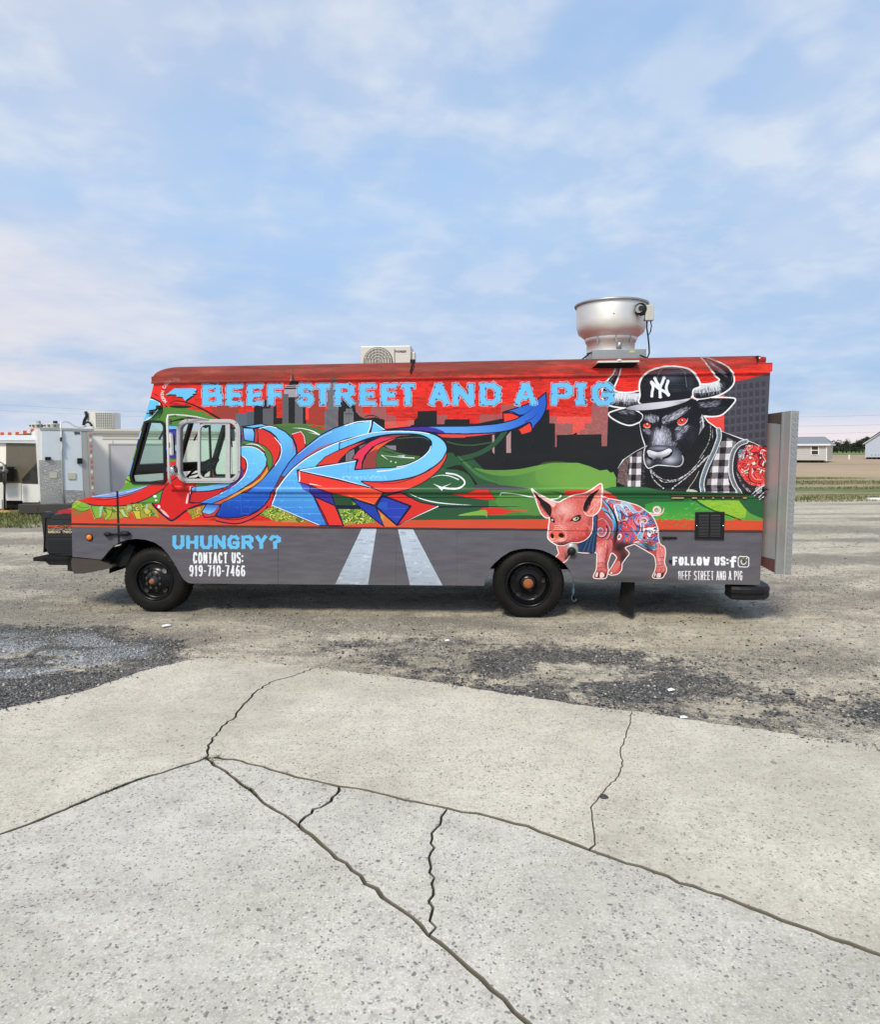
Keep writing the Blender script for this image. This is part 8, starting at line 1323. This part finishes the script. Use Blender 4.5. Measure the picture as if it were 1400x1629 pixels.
# air conditioner on the trailer corner
acp = fB.q; fC = Face(wp(138.5, 684, 20.0)[:2], wp(181, 684, 20.0)[:2]); cq = fC.q; t = empty('trailer_air_conditioner', (0, 0, 0), 0, label='cream air conditioner with grid grille on the trailer roof corner', cat='air conditioner')
m = MB(); fC.plate(m, [(142, 655), (181, 656.5), (181.6, 681.5), (142, 681.5)], -.42, 0); m.build('casing', m_cream, t); m = MB(); fC.plate(m, [(151.5, 657), (180, 657), (180.4, 680.5), (153, 680)], 0, .015); gr = m.build('grille', paint('grey coil', (.20, .20, .17), .7), t)
for k in range(9): x = 152.8 + k * 3.4; q = MB(); fC.rect(q, x, 657.3, x + .7, 680.2, .016, .03); q.build('grille_bar', m_cream, gr)
for k in range(9): y = 659.5 + k * 2.6; q = MB(); fC.rect(q, 152, y, 180, y + .6, .016, .03); q.build('grille_bar', m_cream, gr)
m = MB(); m.tube([fC.w(*cq(x, y), .03) for x, y in ((137, 655), (139, 662), (135, 670), (134, 677))], .05, 6); m.tube([fC.w(*cq(x, y), .06) for x, y in ((134, 675), (140, 672), (145, 673), (148, 678))], .03, 6); m.build('hoses', m_black, t); m = MB(); fC.plate(m, [(137, 654.5), (143, 654.5), (143, 676), (137.5, 672)], -.2, -.05); m.build('pipe_cover', m_cream, t)
# -- concession trailer at the left edge of the picture
fD = Face(wp(-260, 790, 21.5)[:2], wp(66, 790, 19.4)[:2]); dq = fD.q; t = empty('concession_trailer', (0, 0, 0), 0, label='white concession trailer with dark serving window at the left edge', cat='trailer'); zb_ = dq(40, 797)[1]; zt_ = dq(60, 703)[1] 
m = MB(); c = [fD.w(u, zb_, o) for u, o in ((0, 0), (fD.L, 0), (fD.L, -2.4), (0, -2.4))]; hh = Vector((0, 0, zt_ - zb_)); m.add(c + [p + hh for p in c], [(0, 1, 5, 4), (1, 2, 6, 5), (2, 3, 7, 6), (3, 0, 4, 7), (4, 5, 6, 7), (0, 3, 2, 1)]); m.build('body', m_tc, t)
m = MB(); fD.plate(m, [(-250, 699), (66, 700), (66, 705), (-250, 702)], .0, .10); m.add([fD.w(0, zt_ + .1, .12), fD.w(fD.L, zt_ + .04, .12), fD.w(fD.L, zt_ + .22, -.9), fD.w(0, zt_ + .26, -.9)], [(0, 1, 2, 3)]); m.build('roof', paint('white roof coating', (.62, .64, .66), .5), t)
m = MB(); fD.plate(m, [(10.2, 705), (61.5, 706.5), (64, 770), (10, 768.5)], 0, .012); sw_ = m.build('serving_window', paint('tinted serving window', (.13, .115, .085), .25, 0, .3, 1.5), t)
m = MB(); fD.plate(m, [(36, 762), (60, 735), (64, 770), (36, 769)], .013, .02); m.build('window_shade', m_win, sw_)
for q in ((0, 768.5, 34.5, 796), (37.5, 771, 63, 799)): m = MB(); fD.rect(m, *q, 0, .03); m.build('aluminium_panel', paint('white aluminium', (.74, .75, .73), .35, .1, .15, 3), t)
m = MB(); fD.plate(m, [(6.8, 741.5), (26.5, 743.5), (26.8, 765), (8, 767.5)], .10, .5); bx_ = m.build('tongue_box', m_black, t); m = MB(); fD.plate(m, [(6, 741), (27, 742.5), (27, 745), (6, 744)], .08, .53); m.build('lid', m_gb, bx_)
m = MB(); m.tube([fD.w(*dq(x, y), .6) for x, y in ((18, 742), (22, 737), (28, 734), (34, 737), (36, 742), (36, 754))], .02, 6); m.tube([fD.w(*dq(36, 738), .6), fD.w(*dq(36, 768), .6)], .05, 8); m.tube([fD.w(*dq(x, y), .6) for x, y in ((28, 747), (33, 748), (40, 747))], .04, 6); m.lathe([(0, 0), (.09, .01), (.09, .1), (0, .12)], fD.w(*dq(36, 752), .6), 'Z', 12); m.build('tongue_winch', m_nut, t)
m = MB(); m.tube([fD.w(*dq(35.8, 768), .6), fD.w(*dq(35.8, 806), .6)], .03, 8); m.build('coupler_post', m_black, t); m = MB(); fD.rect(m, 30, 792, 36, 806, .55, .7); m.build('jack_head', m_white, t); m = MB(); m.tube([fD.w(*dq(33.4, 806), .62), fD.w(dq(33.4, 806)[0], .03, .62)], .045, 8); m.build('jack_leg', paint('pale galvanised', (.5, .49, .42), .5, .3), t); p_ = fD.w(dq(34.5, 806)[0], 0, .62); m = MB(); m.lathe([(0, .055), (.1, .055), (.22, .02), (.24, .0)], (p_.x, p_.y, 0), 'Z', 16); m.build('jack_foot', paint('amber foot', (.55, .33, .04), .6), t)
m = MB(); c = [fD.w(u, zb_ - .22, o) for u, o in ((.2, -.1), (fD.L - .1, -.1), (fD.L - .1, -2.1), (.2, -2.1))]; m.add(c + [p + Vector((0, 0, .2)) for p in c], [(0, 1, 5, 4), (1, 2, 6, 5), (2, 3, 7, 6), (3, 0, 4, 7), (0, 1, 2, 3), (4, 5, 6, 7)]); m.build('frame', m_under, t); uu = dq(-40, 800)[0]; wheelpair(t, [tuple(fD.w(uu, 0, -.2))[:2], tuple(fD.w(uu - .85, 0, -.2))[:2]], math.atan2(fD.d[1], fD.d[0]))
# red and white striped stand with yellow board, behind it
fE = Face(wp(-200, 690, 27)[:2], wp(66, 690, 27)[:2]); eq = fE.q; t = empty('striped_awning', (0, 0, 0), 0, label='red and white striped awning with yellow board behind the left trailer', cat='awning'); m_yel = paint('orange yellow board', (.66, .34, .05), .6); 
m = MB(); fE.plate(m, [(-200, 690), (40, 690), (64, 684), (64, 704), (-200, 704)], -.08, -.02); m.build('board', m_yel, t)
k = 0
for x in range(-196, 66, 6): m = MB(); yy = 690.5 - max(x - 22, 0) * .16; hh_ = 4.2 + max(x - 30, 0) * .06; fE.plate(m, [(x, yy - hh_ / 2 - .5), (x + 6, yy - hh_ / 2 - .5), (x + 6, yy + hh_ / 2), (x, yy + hh_ / 2)], -.02, .06); m.build('stripe', paint('awning red', (.62, .09, .05), .7) if k % 2 else paint('awning white', (.72, .70, .68), .7), t); k += 1
m = MB(); fE.rect(m, -190, 700, -186, 800, -.2, -.1); fE.rect(m, 58, 700, 60, 800, -.2, -.1); m.build('post', m_trim, t)
for k, (xa, xb, lab) in enumerate(((35, 52, 'left of two small white roof vents on the striped stand'), (59, 81, 'right of two small white roof vents beside the trailer top'))):
    e = empty('roof_vent', (0, 0, 0), 0, label=lab, cat='roof vent', group='white roof vents behind the trailers'); a, b = fE.q(xa, 672), fE.q(xb, 672); c = fE.w((a[0] + b[0]) / 2, 0, -.6); r_ = (b[0] - a[0]) / 2; z0_, z1_ = fE.q(45, 684)[1], fE.q(45, 673.5)[1]; m = MB(); m.lathe([(r_ * .6, z0_ - .25), (r_ * .62, z0_), (r_ * .95, z0_ + .02), (r_, z0_ + .08), (r_, z1_ - .03), (r_ * 1.04, z1_), (0, z1_ + .02)], (c.x, c.y, 0), 'Z', 20); m.build('drum', paint('vent white', (.68, .66, .60), .5, 0, .2, 6), e)
    for a_ in range(0, 360, 45): m = MB(); m.box((c.x + r_ * math.cos(R_(a_)), c.y + r_ * math.sin(R_(a_)), z1_ - .08), (.07, .07, .07)); m.build('bracket', m_nut, e)
    m = MB(); m.box((c.x + r_ * .4, c.y, z1_ + .06), (.12, .12, .12)); m.tube([(c.x, c.y, zb_), (c.x, c.y, z0_)], .22, 10); m.build('motor', m_dark if k else m_trim, e)
# ================================================================ houses, posts, wires and trees on the right
def siding(name, col, vert=False):
    M = NT(name); w = M.n('ShaderNodeTexWave'); w.bands_direction = 'X' if vert else 'Z'; w.inputs['Scale'].default_value = 1.6 if vert else 1.4; M.put(w.inputs['Vector'], M.tc.outputs['Object']); c = M.mix(M.ramp(w.outputs[0], [(.0, .35), (.25, 0.)]), col, tuple(v * .7 for v in col)); M.set(c, .6); M.bump(w.outputs[0], .4, .02); return M.m
hA = Face(wp(1180, 735, 84)[:2], wp(1315, 735, 80)[:2]); q_ = hA.q; t = empty('modular_house', (0, 0, 0), 0, label='grey sided modular house with one white framed window, on axles', cat='house'); z0_ = q_(1300, 732.3)[1]; z1_ = q_(1300, 705.5)[1]; zr = q_(1300, 697.2)[1] + .25; dp = 4.6
m_sd = siding('grey siding', (.48, .47, .46)); m_sd2 = paint('cream siding', (.62, .58, .46), .6); m_shn = paint('grey shingle', (.22, .24, .27), .8, 0, .2, 1.); m_hw = paint('house trim white', (.8, .8, .8), .5)
m = MB(); m.add([hA.w(0, z0_), hA.w(hA.L, z0_), hA.w(hA.L, z1_), hA.w(0, z1_)], [(0, 1, 2, 3)]); m.build('wall', m_sd, t)
endn = wp(1324, 735, 88)[:2]; e0_ = Vector((*hA.w(hA.L, 0)[:2], 0)); e1_ = Vector((endn[0], endn[1], 0)); zu = Vector((0, 0, 1)); m = MB(); m.add([e0_ + zu * z0_, e1_ + zu * z0_, e1_ + zu * z1_, e0_ + zu * z1_], [(0, 1, 2, 3)]); b0_ = Vector((*hA.w(0, 0)[:2], 0)) + (e1_ - e0_); m.add([e1_ + zu * z0_, b0_ + zu * z0_, b0_ + zu * z1_, e1_ + zu * z1_], [(0, 1, 2, 3)]); m.build('wall', m_sd2, t, label='cream end and rear walls')
ov = .35; a0_ = hA.w(-.3, z1_ - .06, ov); a1_ = hA.w(hA.L + .3, z1_ - .06, ov); pk = (e1_ - e0_) * .9; r0_ = hA.w(-.3, zr) + pk * .5 - hA.w(0, 0) * 0; r1_ = Vector(hA.w(hA.L * .93, zr)) + pk * .5; d0_, d1_ = hA.w(-.3, z1_ - .06) + pk * 1.1, hA.w(hA.L + .3, z1_ - .06) + pk * 1.08
m = MB(); m.add([a0_, a1_, r1_, r0_, d1_, d0_], [(0, 1, 2, 3), (3, 2, 4, 5), (1, 4, 2)]); m.build('roof', m_shn, t); m = MB(); 
for p, q2_ in ((a0_, a1_), (a1_, d1_)): m.add([p, q2_, q2_ - zu * .2, p - zu * .2], [(0, 1, 2, 3)])
m.build('fascia', m_hw, t); m = MB(); hA.rect(m, 1314, 705.5, 1315.6, 733.5, 0, .08); m.build('corner_trim', m_hw, t)
m = MB(); hA.rect(m, 1289.8, 708.7, 1303, 724.2, .0, .06); wf_ = m.build('window', m_hw, t)
for ya_, yb2 in ((710.2, 715.6), (717, 723)): m = MB(); hA.rect(m, 1291.3, ya_, 1301.3, yb2, .061, .075); m.build('pane', m_win, wf_)
m = MB()
for k, x in enumerate((1268, 1271, 1283, 1291, 1293.5, 1298, 1307)): hA.rect(m, x, 732.3, x + 1.6, 738.8, -.8, -.3)
hA.rect(m, 1200, 732.4, 1312, 734.3, -2, -.2); m.build('axles_and_blocks', m_under, t)
hB = Face(wp(1376.5, 728, 104)[:2], wp(1452, 728, 100)[:2]); q_ = hB.q; t = empty('gabled_house', (0, 0, 0), 0, label='pale blue gabled house half with black roof at the right edge', cat='house'); m_bl = siding('pale blue siding', (.46, .52, .62), True)
pe = [(1376.5, 727.5), (1452, 727.5), (1452, 704), (1414, 682), (1376.5, 705)]; m = MB(); hB.plate(m, pe, -9, 0); m.build('wall', m_bl, t); m = MB(); hB.plate(m, [(1373.5, 706.5), (1414, 680), (1455, 706), (1455, 703.5), (1414, 677.5), (1373.5, 704.3)], -9.3, .25); m.build('roof', paint('black shingle', (.03, .032, .04), .7), t); m = MB(); hB.plate(m, [(1373.3, 707.2), (1414, 681), (1414, 680.3), (1373.3, 706.2)], .02, .3); m.build('fascia', m_hw, t)
for x in (1386, 1397, 1392): m = MB(); hB.rect(m, x, 722.5, x + 2, 724.2, 0, .05); m.build('wall_vent', m_trim, t)
m = MB()
for x in (1377.5, 1381, 1388, 1395, 1402, 1412): hB.rect(m, x, 727.5, x + 1.5 + (x > 1380) * 2, 733.8, -1.2, -.4)
hB.rect(m, 1380, 727.5, 1450, 729, -3, -.3); m.build('axles_and_blocks', m_under, t)
p_ = gp(1350.5, 731); m = MB(); m.span((p_[0] - .09, p_[1] - .09, 0), (p_[0] + .09, p_[1] + .09, wp(1350, 723.6, p_[1])[2]), bev=.02); m.build('marker_post', m_hw, None, label='short white marker post on the field between the two houses', cat='post')
b_ = gp(1393, 795.5); m = MB(); m.box((b_[0], b_[1], .03), (.5, .2, .09), bev=.02); m.build('white_kerb_block', m_hw, None, label='low white block lying on the grass verge at far right', cat='block')
b_ = gp(1350, 727); m = MB(); m.add([(60, b_[1] - 1, -.02), (170, b_[1] - 1, -.02), (170, b_[1] + 2, -.02), (60, b_[1] + 2, -.02)], [(0, 1, 2, 3)]); m.build('farm_track', paint('pale track', (.46, .40, .32), .9), None, kind='structure')
def pine(x, ytop, Y, wpx, seed, lab):
    r = np.random.RandomState(seed); ztop = wp(x, ytop, Y)[2]; X = wp(x, ytop, Y)[0]; rad = wpx / 2 / F * Y; e = empty('pine_tree', (X, Y, 0), 0, label=lab, cat='tree', group='pines along the far field edge'); m = MB(); m.tube([(0, 0, -.05), (.1, 0, ztop * .5), (0, 0, ztop * .92)], [.28, .2, .05], 6); m.build('trunk', paint('bark', (.05, .035, .025), .9), e)
    n = 1500; m = MB()
    lobes = [(r.uniform(-.5, .5) * rad, r.uniform(-.5, .5) * rad, r.uniform(.32, .93) * ztop, r.uniform(.3, .6) * rad) for _ in range(16)]
    for k in range(n):
        if k % 4 == 0: h = r.rand() ** .9; zz_ = ztop * (.12 + .88 * h); R2 = rad * (1 - h) ** .5 * r.uniform(.3, 1.0); a = r.uniform(0, 6.28); c = Vector((R2 * math.cos(a), R2 * math.sin(a), zz_ - .1))
        else: lx, ly, lz, lr = lobes[r.randint(16)]; d = r.normal(0, .45, 3); c = Vector((lx + d[0] * lr, ly + d[1] * lr, min(lz + d[2] * lr * .8, ztop)))
        u_ = Vector(r.normal(0, 1, 3)).normalized() * r.uniform(.25, .55); v_2 = u_.orthogonal().normalized() * r.uniform(.12, .25); m.add([c - u_, c + v_2, c + u_], [(0, 1, 2)], int(r.rand() < .35))
    m.build('crown', [stm('pine needles', (.030, .048, .028)), stm('brown pine needles', (.055, .058, .035))], e)
tl = [(1326, 708, 14), (1333, 703.5, 17), (1341, 706.5, 12), (1347.5, 702, 15), (1355, 706, 13), (1362, 705, 12), (1368, 700, 13), (1374, 697, 15), (1381, 695, 14), (1390, 694, 16), (1400, 697, 16), (1319, 708, 12), (1311, 706, 14), (1300, 705, 16), (1287, 707, 16), (1275, 706, 16), (1412, 696, 18), (1424, 700, 18)]
desc = ['low dark pine just right of the grey house corner', 'rounded pine right of the grey house', 'small pine filling the gap right of the grey house', 'taller pine in the middle of the far row', 'short pine in the middle of the far row', 'small dark pine left of the tall pair', 'tall pine beginning the rise beside the blue house', 'second tall pine left of the blue gable', 'tallest visible pine against the blue gable', 'pine rising behind the blue roof slope', 'pine hidden behind the blue roof', 'pine behind the grey house corner', 'pine behind the grey house roof end', 'pine behind the grey house window', 'pine behind the grey house middle', 'pine behind the grey house left', 'pine beyond the blue house', 'last pine at the right, beyond the frame']
for k, (x, y, w_) in enumerate(tl):
    if k in (10, 12, 13, 14, 15, 16, 17): continue
    pine(x, y, 232 + (k * 37 % 22), w_, k, desc[k])
# distant tree line far behind, reads as one mass
r = np.random.RandomState(3); m = MB()
for k in range(5200):
    x = r.uniform(-420, 470); Y = r.uniform(330, 350); h = (4.2 + 2.6 * vnoise(np.array([x]), np.array([0.]), 9, 5)[0] + 1.6 * vnoise(np.array([x]), np.array([3.]), 3, 6)[0]); z = h * r.rand() ** .7; u_ = Vector(r.normal(0, 1, 3)).normalized() * 1.0; v_2 = u_.orthogonal().normalized() * .6; c = Vector((x, Y, z)); m.add([c - u_, c + v_2, c + u_], [(0, 1, 2)])
m.build('far_wood', stm('far trees', (.045, .055, .045)), None, kind='stuff')
m_wire = stm('wire', (.10, .11, .13))
for k, (ya, yb_, lab) in enumerate(((662, 656, 'upper'), (676, 672, 'middle'), (689, 683, 'lowest'))):
    a, b = Vector(wp(1150, ya + 2, 120)), Vector(wp(1560, yb_ - 3, 105)); m = MB(); m.tube([a + (b - a) * t_ - Vector((0, 0, 1.0 * 4 * t_ * (1 - t_) * .35)) for t_ in np.linspace(0, 1, 16)], .011, 4); m.build('power_line', m_wire, None, label='%s thin power line crossing the sky at right' % lab, cat='power line', group='power lines at right')
for k, (ya, yb_, lab) in enumerate(((640, 662, 'upper'), (650, 668, 'lower'))):
    a, b = Vector(wp(-60, ya, 70)), Vector(wp(420, yb_, 82)); m = MB(); m.tube([a + (b - a) * t_ - Vector((0, 0, .5 * 4 * t_ * (1 - t_) * .35)) for t_ in np.linspace(0, 1, 16)], .006, 4); m.build('power_line', m_wire, None, label='%s faint power line above the trailers at left' % lab, cat='power line', group='power lines at left')
